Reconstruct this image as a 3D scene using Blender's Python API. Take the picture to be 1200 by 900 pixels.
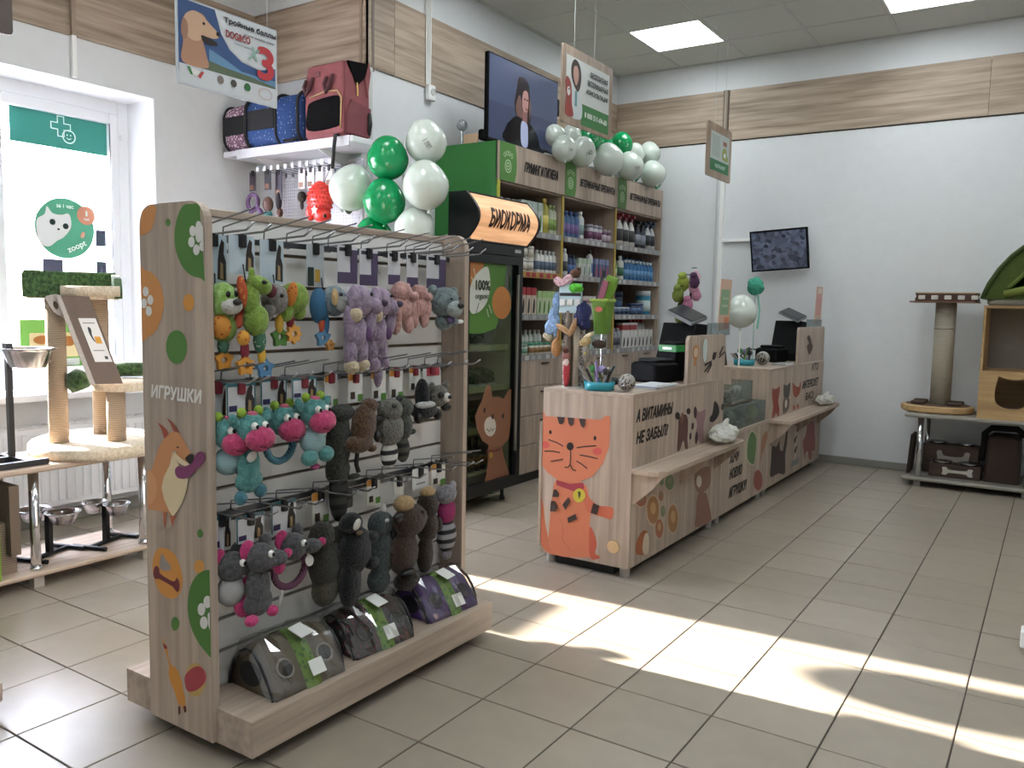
import bpy, bmesh, math, random, mathutils, mathutils.geometry
from mathutils import Vector, Matrix, Euler
random.seed(7)
PI = math.pi
SC = bpy.context.scene
C = SC.collection
for o in list(bpy.data.objects):
    bpy.data.objects.remove(o)

# ------------------------------------------------------------------ camera
cam_d = bpy.data.cameras.new('camera'); cam = bpy.data.objects.new('camera', cam_d); C.objects.link(cam)
YAW, PITCH, ROLL, FPX, CAMZ = 0.5824, 0.0947, 0.0182, 969.52, 1.2584
_f = Vector((-math.sin(YAW)*math.cos(PITCH), math.cos(YAW)*math.cos(PITCH), -math.sin(PITCH)))
_r0 = Vector((math.cos(YAW), math.sin(YAW), 0)); _u0 = _r0.cross(_f)
_r = math.cos(ROLL)*_r0 + math.sin(ROLL)*_u0
_u = -math.sin(ROLL)*_r0 + math.cos(ROLL)*_u0
cam.matrix_world = Matrix(((_r.x, _u.x, -_f.x, 0), (_r.y, _u.y, -_f.y, 0), (_r.z, _u.z, -_f.z, CAMZ), (0, 0, 0, 1)))
cam_d.sensor_fit = 'HORIZONTAL'; cam_d.sensor_width = 36.0; cam_d.lens = FPX/1200*36.0
cam_d.clip_start = 0.05; cam_d.clip_end = 200
SC.camera = cam

# ------------------------------------------------------------------ sky, sun, exposure
w = bpy.data.worlds.new('sky'); SC.world = w; w.use_nodes = True
bg = w.node_tree.nodes['Background']
bg.inputs['Color'].default_value = (0.90, 0.88, 1.0, 1); bg.inputs['Strength'].default_value = 27.0
sun_d = bpy.data.lights.new('sun_offscreen', 'SUN'); sun = bpy.data.objects.new('sun_offscreen', sun_d); C.objects.link(sun)
sun_d.energy = 34.0; sun_d.angle = 0.012; sun_d.color = (1.0, 0.86, 0.74)
sun.rotation_euler = Vector((1.0, 0.075, -0.36)).to_track_quat('-Z', 'Y').to_euler()
SC.view_settings.view_transform = 'Standard'; SC.view_settings.look = 'None'
SC.view_settings.exposure = 1.1; SC.view_settings.gamma = 1.0; SC.view_settings.use_curve_mapping = False
LAMP = 6.6        # emission of a ceiling lamp diffuser
SC.cycles.max_bounces = 7; SC.cycles.diffuse_bounces = 4; SC.cycles.transparent_max_bounces = 12
SC.cycles.caustics_reflective = False; SC.cycles.caustics_refractive = False

# ------------------------------------------------------------------ materials
def lin(h):
    h = h.lstrip('#'); v = [int(h[i:i+2], 16)/255 for i in (0, 2, 4)]
    return tuple((c/12.92 if c <= .04045 else ((c+.055)/1.055)**2.4) for c in v) + (1,)
MATS = {}
def P(col, rough=.55, metal=0., emit=0., bump=0., bs=60., var=0., sheen=0., spec=None, coat=0.):
    """plain procedural material: colour, with optional noise variation and bump"""
    key = (col, rough, metal, emit, bump, bs, var, sheen, spec, coat)
    if key in MATS: return MATS[key]
    m = bpy.data.materials.new('m_'+col.lstrip('#')); m.use_nodes = True
    nt = m.node_tree; b = nt.nodes['Principled BSDF']
    c = lin(col)
    b.inputs['Base Color'].default_value = c; b.inputs['Roughness'].default_value = rough; b.inputs['Metallic'].default_value = metal
    if spec is not None: b.inputs['Specular IOR Level'].default_value = spec
    if coat: b.inputs['Coat Weight'].default_value = coat; b.inputs['Coat Roughness'].default_value = .08
    if sheen: b.inputs['Sheen Weight'].default_value = sheen
    if emit: b.inputs['Emission Color'].default_value = c; b.inputs['Emission Strength'].default_value = emit
    if bump or var:
        tc = nt.nodes.new('ShaderNodeTexCoord'); n = nt.nodes.new('ShaderNodeTexNoise')
        n.inputs['Scale'].default_value = bs; n.inputs['Detail'].default_value = 3
        nt.links.new(tc.outputs['Object'], n.inputs['Vector'])
        if bump:
            bn = nt.nodes.new('ShaderNodeBump'); bn.inputs['Strength'].default_value = min(1, bump); bn.inputs['Distance'].default_value = .01*max(1, bump)
            nt.links.new(n.outputs['Fac'], bn.inputs['Height']); nt.links.new(bn.outputs['Normal'], b.inputs['Normal'])
        if var:
            mx = nt.nodes.new('ShaderNodeMix'); mx.data_type = 'RGBA'
            rm = nt.nodes.new('ShaderNodeMapRange'); rm.inputs[1].default_value = .3; rm.inputs[2].default_value = .7
            nt.links.new(n.outputs['Fac'], rm.inputs[0]); nt.links.new(rm.outputs[0], mx.inputs[0])
            mx.inputs[6].default_value = tuple(x*(1-var) for x in c[:3])+(1,); mx.inputs[7].default_value = tuple(min(1, x*(1+var)) for x in c[:3])+(1,)
            nt.links.new(mx.outputs[2], b.inputs['Base Color'])
    MATS[key] = m; return m

def wood(c1, c2, axis='z', rough=.5, fine=1.0, name='wood'):
    """grained laminate: noise stretched along the grain axis"""
    key = ('wood', c1, c2, axis, rough, fine)
    if key in MATS: return MATS[key]
    m = bpy.data.materials.new(name); m.use_nodes = True; nt = m.node_tree; b = nt.nodes['Principled BSDF']
    b.inputs['Roughness'].default_value = rough
    tc = nt.nodes.new('ShaderNodeTexCoord'); oi = nt.nodes.new('ShaderNodeObjectInfo')
    ad = nt.nodes.new('ShaderNodeVectorMath'); ad.operation = 'ADD'
    sc = nt.nodes.new('ShaderNodeVectorMath'); sc.operation = 'SCALE'; sc.inputs['Scale'].default_value = 9
    nt.links.new(oi.outputs['Random'], sc.inputs[0]); nt.links.new(tc.outputs['Object'], ad.inputs[0]); nt.links.new(sc.outputs[0], ad.inputs[1])
    def nz(hi, lo, det):
        mp = nt.nodes.new('ShaderNodeMapping')
        mp.inputs['Scale'].default_value = tuple(lo if a == axis else hi for a in 'xyz')
        n = nt.nodes.new('ShaderNodeTexNoise'); n.inputs['Scale'].default_value = 1; n.inputs['Detail'].default_value = det; n.inputs['Roughness'].default_value = .6
        nt.links.new(ad.outputs[0], mp.inputs['Vector']); nt.links.new(mp.outputs[0], n.inputs['Vector']); return n
    a = nz(34*fine, 1.6, 4); d = nz(7*fine, .7, 2)
    mx = nt.nodes.new('ShaderNodeMath'); mx.operation = 'MULTIPLY_ADD'; mx.inputs[1].default_value = .6
    m2 = nt.nodes.new('ShaderNodeMath'); m2.operation = 'MULTIPLY'; m2.inputs[1].default_value = .4
    nt.links.new(d.outputs['Fac'], m2.inputs[0]); nt.links.new(a.outputs['Fac'], mx.inputs[0]); nt.links.new(m2.outputs[0], mx.inputs[2])
    cr = nt.nodes.new('ShaderNodeValToRGB'); cr.color_ramp.elements[0].position = .36; cr.color_ramp.elements[1].position = .6
    cr.color_ramp.elements[0].color = lin(c1); cr.color_ramp.elements[1].color = lin(c2)
    nt.links.new(mx.outputs[0], cr.inputs[0]); nt.links.new(cr.outputs[0], b.inputs['Base Color'])
    bp_ = nt.nodes.new('ShaderNodeBump'); bp_.inputs['Strength'].default_value = .15; bp_.inputs['Distance'].default_value = .002
    nt.links.new(a.outputs['Fac'], bp_.inputs['Height']); nt.links.new(bp_.outputs['Normal'], b.inputs['Normal'])
    MATS[key] = m; return m

def fur(c1, c2=None, scale=90., rough=.95):
    """plush / fur: two tones mixed by fine noise, strong fine bump, some sheen"""
    c2 = c2 or c1; key = ('fur', c1, c2, scale)
    if key in MATS: return MATS[key]
    m = bpy.data.materials.new('plush'); m.use_nodes = True; nt = m.node_tree; b = nt.nodes['Principled BSDF']
    b.inputs['Roughness'].default_value = rough; b.inputs['Sheen Weight'].default_value = .25; b.inputs['Specular IOR Level'].default_value = .15
    tc = nt.nodes.new('ShaderNodeTexCoord'); n = nt.nodes.new('ShaderNodeTexNoise'); n.inputs['Scale'].default_value = scale; n.inputs['Detail'].default_value = 4; n.inputs['Roughness'].default_value = .7
    nt.links.new(tc.outputs['Object'], n.inputs['Vector'])
    cr = nt.nodes.new('ShaderNodeValToRGB'); cr.color_ramp.elements[0].position = .38; cr.color_ramp.elements[1].position = .62
    cr.color_ramp.elements[0].color = lin(c1); cr.color_ramp.elements[1].color = lin(c2)
    nt.links.new(n.outputs['Fac'], cr.inputs[0]); nt.links.new(cr.outputs[0], b.inputs['Base Color'])
    bn = nt.nodes.new('ShaderNodeBump'); bn.inputs['Strength'].default_value = .8; bn.inputs['Distance'].default_value = .012
    nt.links.new(n.outputs['Fac'], bn.inputs['Height']); nt.links.new(bn.outputs['Normal'], b.inputs['Normal'])
    MATS[key] = m; return m

def dots(c1, c2, scale=40., size=.25, rough=.8):
    """cloth with round spots"""
    key = ('dots', c1, c2, scale, size)
    if key in MATS: return MATS[key]
    m = bpy.data.materials.new('spotted'); m.use_nodes = True; nt = m.node_tree; b = nt.nodes['Principled BSDF']; b.inputs['Roughness'].default_value = rough
    tc = nt.nodes.new('ShaderNodeTexCoord'); v = nt.nodes.new('ShaderNodeTexVoronoi'); v.inputs['Scale'].default_value = scale
    nt.links.new(tc.outputs['Object'], v.inputs['Vector'])
    cr = nt.nodes.new('ShaderNodeValToRGB'); cr.color_ramp.interpolation = 'CONSTANT'
    cr.color_ramp.elements[0].color = lin(c2); cr.color_ramp.elements[1].color = lin(c1); cr.color_ramp.elements[1].position = size
    nt.links.new(v.outputs['Distance'], cr.inputs[0]); nt.links.new(cr.outputs[0], b.inputs['Base Color'])
    MATS[key] = m; return m

def stripes(c1, c2, axis='z', scale=60., rough=.8, bump=.0):
    """bands across an axis (rope windings, ringed tails)"""
    key = ('str', c1, c2, axis, scale, bump)
    if key in MATS: return MATS[key]
    m = bpy.data.materials.new('banded'); m.use_nodes = True; nt = m.node_tree; b = nt.nodes['Principled BSDF']; b.inputs['Roughness'].default_value = rough
    tc = nt.nodes.new('ShaderNodeTexCoord'); v = nt.nodes.new('ShaderNodeTexWave'); v.wave_type = 'BANDS'; v.bands_direction = axis.upper()
    v.inputs['Scale'].default_value = scale; v.inputs['Distortion'].default_value = .6; v.inputs['Detail'].default_value = 1; v.inputs['Detail Scale'].default_value = 2
    nt.links.new(tc.outputs['Object'], v.inputs['Vector'])
    cr = nt.nodes.new('ShaderNodeValToRGB'); cr.color_ramp.elements[0].color = lin(c1); cr.color_ramp.elements[1].color = lin(c2)
    cr.color_ramp.elements[0].position = .3; cr.color_ramp.elements[1].position = .6
    nt.links.new(v.outputs['Fac'], cr.inputs[0]); nt.links.new(cr.outputs[0], b.inputs['Base Color'])
    if bump:
        bn = nt.nodes.new('ShaderNodeBump'); bn.inputs['Strength'].default_value = bump; bn.inputs['Distance'].default_value = .004
        nt.links.new(v.outputs['Fac'], bn.inputs['Height']); nt.links.new(bn.outputs['Normal'], b.inputs['Normal'])
    MATS[key] = m; return m

def glass(tint='#ffffff', gloss=.07, rough=.02, milk=0., name='clear_glass'):
    """thin clear sheet: transparent with a weak reflection, optionally milky"""
    key = ('glass', tint, gloss, rough, milk)
    if key in MATS: return MATS[key]
    m = bpy.data.materials.new(name); m.use_nodes = True; nt = m.node_tree; nt.nodes.clear()
    out = nt.nodes.new('ShaderNodeOutputMaterial'); t = nt.nodes.new('ShaderNodeBsdfTransparent'); t.inputs[0].default_value = lin(tint)
    g = nt.nodes.new('ShaderNodeBsdfGlossy'); g.inputs['Roughness'].default_value = rough
    mx = nt.nodes.new('ShaderNodeMixShader'); mx.inputs[0].default_value = gloss
    nt.links.new(t.outputs[0], mx.inputs[1]); nt.links.new(g.outputs[0], mx.inputs[2]); last = mx
    if milk:
        d = nt.nodes.new('ShaderNodeBsdfDiffuse'); d.inputs[0].default_value = lin(tint)
        m2 = nt.nodes.new('ShaderNodeMixShader'); m2.inputs[0].default_value = milk
        nt.links.new(mx.outputs[0], m2.inputs[1]); nt.links.new(d.outputs[0], m2.inputs[2]); last = m2
    nt.links.new(last.outputs[0], out.inputs[0]); MATS[key] = m; return m

def film(col, trans=.5, clear=.25):
    """printed window film / thin latex: diffuse + translucent + a bit see-through"""
    key = ('film', col, trans, clear)
    if key in MATS: return MATS[key]
    m = bpy.data.materials.new('film'); m.use_nodes = True; nt = m.node_tree; nt.nodes.clear()
    out = nt.nodes.new('ShaderNodeOutputMaterial'); d = nt.nodes.new('ShaderNodeBsdfDiffuse'); t = nt.nodes.new('ShaderNodeBsdfTranslucent'); tr = nt.nodes.new('ShaderNodeBsdfTransparent')
    d.inputs[0].default_value = lin(col); t.inputs[0].default_value = lin(col); tr.inputs[0].default_value = lin(col)
    a = nt.nodes.new('ShaderNodeMixShader'); a.inputs[0].default_value = trans; nt.links.new(d.outputs[0], a.inputs[1]); nt.links.new(t.outputs[0], a.inputs[2])
    b = nt.nodes.new('ShaderNodeMixShader'); b.inputs[0].default_value = clear; nt.links.new(a.outputs[0], b.inputs[1]); nt.links.new(tr.outputs[0], b.inputs[2])
    nt.links.new(b.outputs[0], out.inputs[0]); MATS[key] = m; return m

# ------------------------------------------------------------------ mesh builder
def smooth_closed(pts, n=6):
    out = []; N = len(pts)
    for i in range(N):
        p0, p1, p2, p3 = pts[i-1], pts[i], pts[(i+1) % N], pts[(i+2) % N]
        for k in range(n):
            t = k/n
            out.append(tuple(.5*((2*b)+(-a+c)*t+(2*a-5*b+4*c-d)*t*t+(-a+3*b-3*c+d)*t**3) for a, b, c, d in zip(p0, p1, p2, p3)))
    return out
def ell(cx, cy, rx, ry, n=24, a=0.):
    return [(cx+rx*math.cos(t)*math.cos(a)-ry*math.sin(t)*math.sin(a), cy+rx*math.cos(t)*math.sin(a)+ry*math.sin(t)*math.cos(a)) for t in [2*PI*i/n for i in range(n)]]
def rrect(x0, y0, x1, y1, r, n=5):
    out = []
    for cx, cy, a in ((x1-r, y1-r, 0), (x0+r, y1-r, PI/2), (x0+r, y0+r, PI), (x1-r, y0+r, 1.5*PI)):
        for k in range(n+1):
            t = a+PI/2*k/n; out.append((cx+r*math.cos(t), cy+r*math.sin(t)))
    return out
def stroke(pts, wd):
    """polyline -> ribbon polygon"""
    L, R = [], []
    for i, p in enumerate(pts):
        a = pts[max(0, i-1)]; b = pts[min(len(pts)-1, i+1)]
        d = Vector((b[0]-a[0], b[1]-a[1])); d.normalize() if d.length else None
        n = Vector((-d.y, d.x))*wd/2
        L.append((p[0]+n.x, p[1]+n.y)); R.append((p[0]-n.x, p[1]-n.y))
    return L+R[::-1]

def holed(outer, hole, y, th):
    """flat board in the x-z plane at y, thickness th, with one cut-out"""
    bm = bmesh.new()
    def loop(pts):
        v_ = [bm.verts.new((a, y, b)) for a, b in pts]; return [bm.edges.new((v_[i-1], v_[i])) for i in range(len(v_))]
    e_ = loop(outer)+loop(hole); bmesh.ops.triangle_fill(bm, use_beauty=True, edges=e_)
    r_ = bmesh.ops.extrude_face_region(bm, geom=bm.faces[:]); bmesh.ops.translate(bm, vec=(0, th, 0), verts=[g for g in r_['geom'] if isinstance(g, bmesh.types.BMVert)])
    bmesh.ops.recalc_face_normals(bm, faces=bm.faces[:]); mb = MB(); bm.verts.index_update(); mb.add([v.co[:] for v in bm.verts], [[v.index for v in f_.verts] for f_ in bm.faces]); bm.free(); return mb
class MB:
    def __init__(s): s.v = []; s.f = []; s.mi = []; s.cur = 0
    def mat(s, i): s.cur = i; return s
    def add(s, vs, fs):
        b = len(s.v); s.v += [tuple(x) for x in vs]; s.f += [tuple(b+i for i in f) for f in fs]; s.mi += [s.cur]*len(fs); return s
    def box(s, x0, x1, y0, y1, z0, z1):
        return s.add([(x, y, z) for x in (x0, x1) for y in (y0, y1) for z in (z0, z1)],
                     [(0, 1, 3, 2), (4, 6, 7, 5), (0, 4, 5, 1), (2, 3, 7, 6), (0, 2, 6, 4), (1, 5, 7, 3)])
    def obox(s, c, size, rot=(0, 0, 0)):
        M = Matrix.Translation(c) @ Euler(rot).to_matrix().to_4x4(); h = [x/2 for x in size]
        return s.add([M @ Vector((x*h[0], y*h[1], z*h[2])) for x in (-1, 1) for y in (-1, 1) for z in (-1, 1)],
                     [(0, 1, 3, 2), (4, 6, 7, 5), (0, 4, 5, 1), (2, 3, 7, 6), (0, 2, 6, 4), (1, 5, 7, 3)])
    def bbox(s, x0, x1, y0, y1, z0, z1, r=.006, n=3):
        """box with rounded vertical edges and softly chamfered top/bottom"""
        pl = rrect(x0, y0, x1, y1, min(r, (x1-x0)*.49, (y1-y0)*.49), n); ch = min(r*.6, (z1-z0)*.3)
        cx, cy = (x0+x1)/2, (y0+y1)/2; sx = 1-2*ch/(x1-x0); sy = 1-2*ch/(y1-y0)
        inn = [(cx+(x-cx)*sx, cy+(y-cy)*sy) for x, y in pl]
        return s.loft([[(x, y, z0) for x, y in inn], [(x, y, z0+ch) for x, y in pl], [(x, y, z1-ch) for x, y in pl], [(x, y, z1) for x, y in inn]])
    def loft(s, rings, cap=True, closed=True):
        n = len(rings[0]); vs = [p for r in rings for p in r]; fs = []
        for k in range(len(rings)-1):
            for i in range(n if closed else n-1):
                j = (i+1) % n; fs.append((k*n+i, k*n+j, (k+1)*n+j, (k+1)*n+i))
        if cap: fs.append(tuple(range(n))[::-1]); fs.append(tuple(range((len(rings)-1)*n, len(rings)*n)))
        return s.add(vs, fs)
    def tube(s, pts, r, n=6, cap=True):
        pts = [Vector(p) for p in pts]; rr = r if isinstance(r, (list, tuple)) else [r]*len(pts); rings = []
        ref = None
        for i, p in enumerate(pts):
            d = (pts[min(i+1, len(pts)-1)]-pts[max(i-1, 0)]).normalized()
            if ref is None: ref = Vector((0, 0, 1)) if abs(d.z) < .9 else Vector((1, 0, 0))
            a = d.cross(ref).normalized(); b = a.cross(d).normalized(); ref = b
            rings.append([tuple(p+a*rr[i]*math.cos(t)+b*rr[i]*math.sin(t)) for t in [2*PI*k/n for k in range(n)]])
        return s.loft(rings, cap)
    def cyl(s, p0, p1, r0, r1=None, n=12): return s.tube([p0, p1], [r0, r0 if r1 is None else r1], n)
    def lathe(s, prof, c=(0, 0, 0), n=14, axis='z', sx=1., sy=1.):
        """profile [(radius, height)] turned about an axis through c; open or closed profile"""
        rings = []
        for r, h in prof:
            ring = []
            for t in [2*PI*k/n for k in range(n)]:
                q = (r*math.cos(t)*sx, r*math.sin(t)*sy, h)
                if axis == 'x': q = (q[2], q[0], q[1])
                if axis == 'y': q = (q[1], q[2], q[0])
                ring.append((c[0]+q[0], c[1]+q[1], c[2]+q[2]))
            rings.append(ring)
        return s.loft(rings, True)
    def blob(s, c, r, rot=(0, 0, 0), n=12, m=8, noise=0.):
        if not isinstance(r, (list, tuple)): r = (r, r, r)
        M = Matrix.Translation(c) @ Euler(rot).to_matrix().to_4x4(); vs = []; fs = []
        def pt(x, y, z):
            k = 1+(random.random()-.5)*2*noise
            return M @ Vector((x*r[0]*k, y*r[1]*k, z*r[2]*k))
        vs.append(pt(0, 0, 1))
        for i in range(1, m):
            a = PI*i/m
            for k in range(n): t = 2*PI*k/n; vs.append(pt(math.sin(a)*math.cos(t), math.sin(a)*math.sin(t), math.cos(a)))
        vs.append(pt(0, 0, -1)); L = len(vs)-1
        for k in range(n): fs.append((0, 1+k, 1+(k+1) % n)); fs.append((L, L-n+(k+1) % n, L-n+k))
        for i in range(m-2):
            for k in range(n):
                a = 1+i*n+k; b = 1+i*n+(k+1) % n; fs.append((a, a+n, b+n, b))
        return s.add(vs, fs)
    def poly(s, pts, F, d=0., t=0.):
        """2-D polygon on frame F=(origin, U, V): lifted d along U x V, extruded by t"""
        o, U, V = [Vector(x) for x in F]; N = U.cross(V).normalized()
        area = sum(pts[i-1][0]*pts[i][1]-pts[i][0]*pts[i-1][1] for i in range(len(pts)))
        if area < 0: pts = pts[::-1]
        n = len(pts); top = [o+U*x+V*y+N*(d+t) for x, y in pts]
        if t <= 0: return s.add(top, [tuple(range(n))])
        bot = [o+U*x+V*y+N*d for x, y in pts]
        return s.add(top+bot, [tuple(range(n)), tuple(range(2*n-1, n-1, -1))]+[(i, n+i, n+(i+1) % n, (i+1) % n) for i in range(n)])
    def build(s, name, mats, parent=None, smooth=False, loc=None, world=True, bevel=0.):
        """one mesh object. World coordinates are re-expressed in the parent's frame (or about loc)."""
        if not isinstance(mats, (list, tuple)): mats = [mats]
        M = Matrix.Identity(4)
        if parent is not None and world: M = wmat(parent).inverted()
        elif parent is None and loc is not None: M = Matrix.Translation(loc).inverted()
        me = bpy.data.meshes.new(name); me.from_pydata([M @ Vector(v) for v in s.v], [], s.f)
        for m in mats: me.materials.append(m)
        for i, p in enumerate(me.polygons): p.material_index = s.mi[i]; p.use_smooth = smooth
        me.validate(); me.update()
        o = bpy.data.objects.new(name, me); C.objects.link(o)
        if parent is not None: o.parent = parent
        elif loc is not None: o.location = loc
        if smooth:
            pass
        if bevel:
            b = o.modifiers.new('bevel', 'BEVEL'); b.width = bevel; b.segments = 2; b.limit_method = 'ANGLE'
        return o
def wmat(o):
    M = Matrix.LocRotScale(o.location, o.rotation_euler, o.scale)
    return (wmat(o.parent) @ M) if o.parent else M
def tag(o, label=None, cat=None, group=None, kind=None):
    if label: o['label'] = label
    if cat: o['category'] = cat
    if group: o['group'] = group
    if kind: o['kind'] = kind
    return o
def thing(name, label, cat, loc=(0, 0, 0), rz=0., group=None):
    o = bpy.data.objects.new(name, None); C.objects.link(o); o.empty_display_size = .05
    o.location = loc; o.rotation_euler = (0, 0, rz); return tag(o, label, cat, group)
def copy_tree(o, loc=None, rz=None, label=None, group=None, parent=None):
    c = o.copy(); C.objects.link(c)
    if parent is not None: c.parent = parent
    if loc is not None: c.location = loc
    if rz is not None: c.rotation_euler = (0, 0, rz)
    if label: c['label'] = label
    if group: c['group'] = group
    for ch in list(o.children): copy_tree(ch, parent=c)
    return c
def struct(o): o['kind'] = 'structure'; return o

_txt = {}
def text_mesh(s, bold=0.):
    """glyph outlines filled contour by contour (overlapping outlines stay clean); unit-box coordinates"""
    if s not in _txt:
        cu = bpy.data.curves.new('t', 'FONT'); cu.body = s; cu.size = 1
        ob = bpy.data.objects.new('t', cu); C.objects.link(ob); bpy.context.view_layer.update()
        dg = bpy.context.evaluated_depsgraph_get(); ev = ob.evaluated_get(dg); cc = ev.to_curve(dg); loops = []
        for sp in cc.splines:
            pts = []
            if sp.type == 'BEZIER':
                bp = sp.bezier_points; N = len(bp)
                for i in range(N):
                    a, b = bp[i], bp[(i+1) % N]; p0, p1, p2, p3 = a.co, a.handle_right, b.handle_left, b.co
                    straight = (p1-p0).cross(p3-p0).length < 1e-5 and (p2-p0).cross(p3-p0).length < 1e-5
                    for k in range(1 if straight else 4):
                        t = k/4; pts.append(p0*(1-t)**3+p1*3*t*(1-t)**2+p2*3*t*t*(1-t)+p3*t**3)
            else: pts = [Vector(p.co[:3]) for p in sp.points]
            q = []
            for p in pts:
                if not q or (p-q[-1]).length > 1e-5: q.append(Vector((p.x, p.y, 0)))
            if len(q) > 2: loops.append(q)
        ev.to_curve_clear(); bpy.data.objects.remove(ob); bpy.data.curves.remove(cu)
        def wind(p):
            w_ = 0
            for L in loops:
                for i in range(len(L)):
                    a, b = L[i-1], L[i]; cr = (b.x-a.x)*(p.y-a.y)-(p.x-a.x)*(b.y-a.y)
                    if a.y <= p.y < b.y and cr > 0: w_ += 1
                    elif b.y <= p.y < a.y and cr < 0: w_ -= 1
            return w_
        flat = [Vector((p.x, p.y)) for L in loops for p in L]; ed = []; k0 = 0
        for L in loops: ed += [(k0+i, k0+(i+1) % len(L)) for i in range(len(L))]; k0 += len(L)
        ov, _, of = mathutils.geometry.delaunay_2d_cdt(flat, ed, [], 0, 1e-6)[:3]
        vs = list(ov); fs = []
        for t in of:
            A, B, D = [ov[x] for x in t]; cz = (B.x-A.x)*(D.y-A.y)-(B.y-A.y)*(D.x-A.x)
            if abs(cz) > 1e-9 and wind((A+B+D)/3) != 0: fs.append(tuple(t) if cz > 0 else tuple(t)[::-1])
        lay = [0]*len(vs)
        xs = [vs[i].x for f in fs for i in f]; ys = [vs[i].y for f in fs for i in f]; x0, x1, y0, y1 = min(xs), max(xs), min(ys), max(ys)
        _txt[s] = ([((v.x-x0)/(x1-x0)-.5, (v.y-y0)/(y1-y0)-.5) for v in vs], fs, lay)
    return _txt[s][:2]
def put_text(mb, s, F, cx, cy, wd, ht, shear=0., d=.001, bold=.02, rot=0.):
    """letters fitted into a wd x ht box centred at (cx, cy) on frame F"""
    vs, fs = text_mesh(s, bold); lay = _txt[s][2]; o, U, V = [Vector(x) for x in F]; N = U.cross(V).normalized(); out = []
    ca, sa = math.cos(rot), math.sin(rot)
    k = 0; F_ = []; e = bold*ht*1.6
    for dx, dy in (((0, 0),) if bold <= 0 else ((0, 0), (-e, 0), (e, 0), (0, e), (0, -e), (-e*.7, e*.7), (e*.7, -e*.7))):
        F_ += [tuple(k*len(vs)+i for i in f) for f in fs]
        for (x, y), ly in zip(vs, lay):
            a = x*wd*(1-2*e/max(wd, 1e-6))+y*ht*shear+dx; b = y*ht*(1-2*e/ht)+dy; out.append(o+U*(cx+a*ca-b*sa)+V*(cy+a*sa+b*ca)+N*(d+k*6e-5+ly*3e-5))
        k += 1
    return mb.add(out, F_)
def print_on(parent, name, F, shapes, d0=.0008, step=.0004):
    """flat print: list of (colour-or-material, polygon) stacked with hair-thin lifts on frame F"""
    mb = MB(); mats = []
    for i, (c, pts) in enumerate(shapes):
        m = P(c, .6) if isinstance(c, str) else c
        if m not in mats: mats.append(m)
        mb.mat(mats.index(m)).poly(pts, F, d0+step*i)
    return mb.build(name, mats, parent)
def letters(parent, name, F, s, cx, cy, wd, ht, col, shear=0., d=.0015, bold=.02, rot=0., emit=0.):
    mb = MB(); put_text(mb, s, F, cx, cy, wd, ht, shear, d, bold, rot)
    return mb.build(name, P(col, .6, emit=emit), parent)
# ================================================================== the room
XA, XW, YB, YS, H = -3.605, -4.62, 7.18, 3.814, 3.407     # cabinet wall, window wall, end wall, step face, ceiling
XR, YF = 2.8, -2.6                                        # wall and front behind / beside the camera
WALL = P('#dadcde', .85, bump=.25, bs=14, var=.015)
WALLC = P('#c3c0c0', .85, bump=.25, bs=14)
plaster = WALL
GW, GD = '#6b5d50', '#a8947f'
LAM = ('#958475', '#b9a797')          # one laminate for stand, counter and cabinets
BAND = wood('#7a695a', '#b3a08d', 'y', .55, .9, 'band_laminate'); BANDX = wood('#7a695a', '#b3a08d', 'x', .55, .9, 'band_laminate')
WOOD = wood('#a48f7c', '#c9b5a1', 'z', .5, 1., 'light_laminate'); WOODY = wood('#a48f7c', '#c9b5a1', 'y', .5, 1., 'light_laminate'); WOODX = wood('#a48f7c', '#c9b5a1', 'x', .5, 1., 'light_laminate')
SWOOD = wood(*LAM, 'z', .5, 1., 'stand_laminate'); SWOODY = wood(*LAM, 'y', .5, 1., 'stand_laminate')
CHROME = P('#d5d5d8', .12, 1.); STEEL = P('#b9b9bc', .22, 1.); BLACK = P('#0d0d0f', .45); BLKMET = P('#1c1d20', .4, .3)
WHITE = P('#eeeeec', .5); PVC = P('#e9ebf0', .3); DARK = P('#1a1512', .6)

# floor: grout bed plus separate tiles
TP = .3212; FX0, FY0 = -1.4647, 2.4087
floor = struct(MB().box(-5.0, XR+.2, YF-.2, YB+.2, -.08, -.004).build('floor', P('#463f37', .9)))
tm = bpy.data.materials.new('glazed_tile'); tm.use_nodes = True
_nt = tm.node_tree; _b = _nt.nodes['Principled BSDF']; _b.inputs['Roughness'].default_value = .3; _b.inputs['Specular IOR Level'].default_value = .4
_oi = _nt.nodes.new('ShaderNodeObjectInfo'); _tc = _nt.nodes.new('ShaderNodeTexCoord'); _n = _nt.nodes.new('ShaderNodeTexNoise'); _n.inputs['Scale'].default_value = 9; _n.inputs['Detail'].default_value = 4
_nt.links.new(_tc.outputs['Object'], _n.inputs['Vector'])
_ad = _nt.nodes.new('ShaderNodeMath'); _ad.operation = 'MULTIPLY_ADD'; _ad.inputs[1].default_value = .5
_nt.links.new(_oi.outputs['Random'], _ad.inputs[0]); _nt.links.new(_n.outputs['Fac'], _ad.inputs[2])
_cr = _nt.nodes.new('ShaderNodeValToRGB'); _cr.color_ramp.elements[0].color = lin('#8f8678'); _cr.color_ramp.elements[1].color = lin('#9c9284')
_cr.color_ramp.elements[0].position = .3; _cr.color_ramp.elements[1].position = 1.1 if False else 1.0
_nt.links.new(_ad.outputs[0], _cr.inputs[0]); _nt.links.new(_cr.outputs[0], _b.inputs['Base Color'])
_h = (TP-.005)/2
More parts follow.
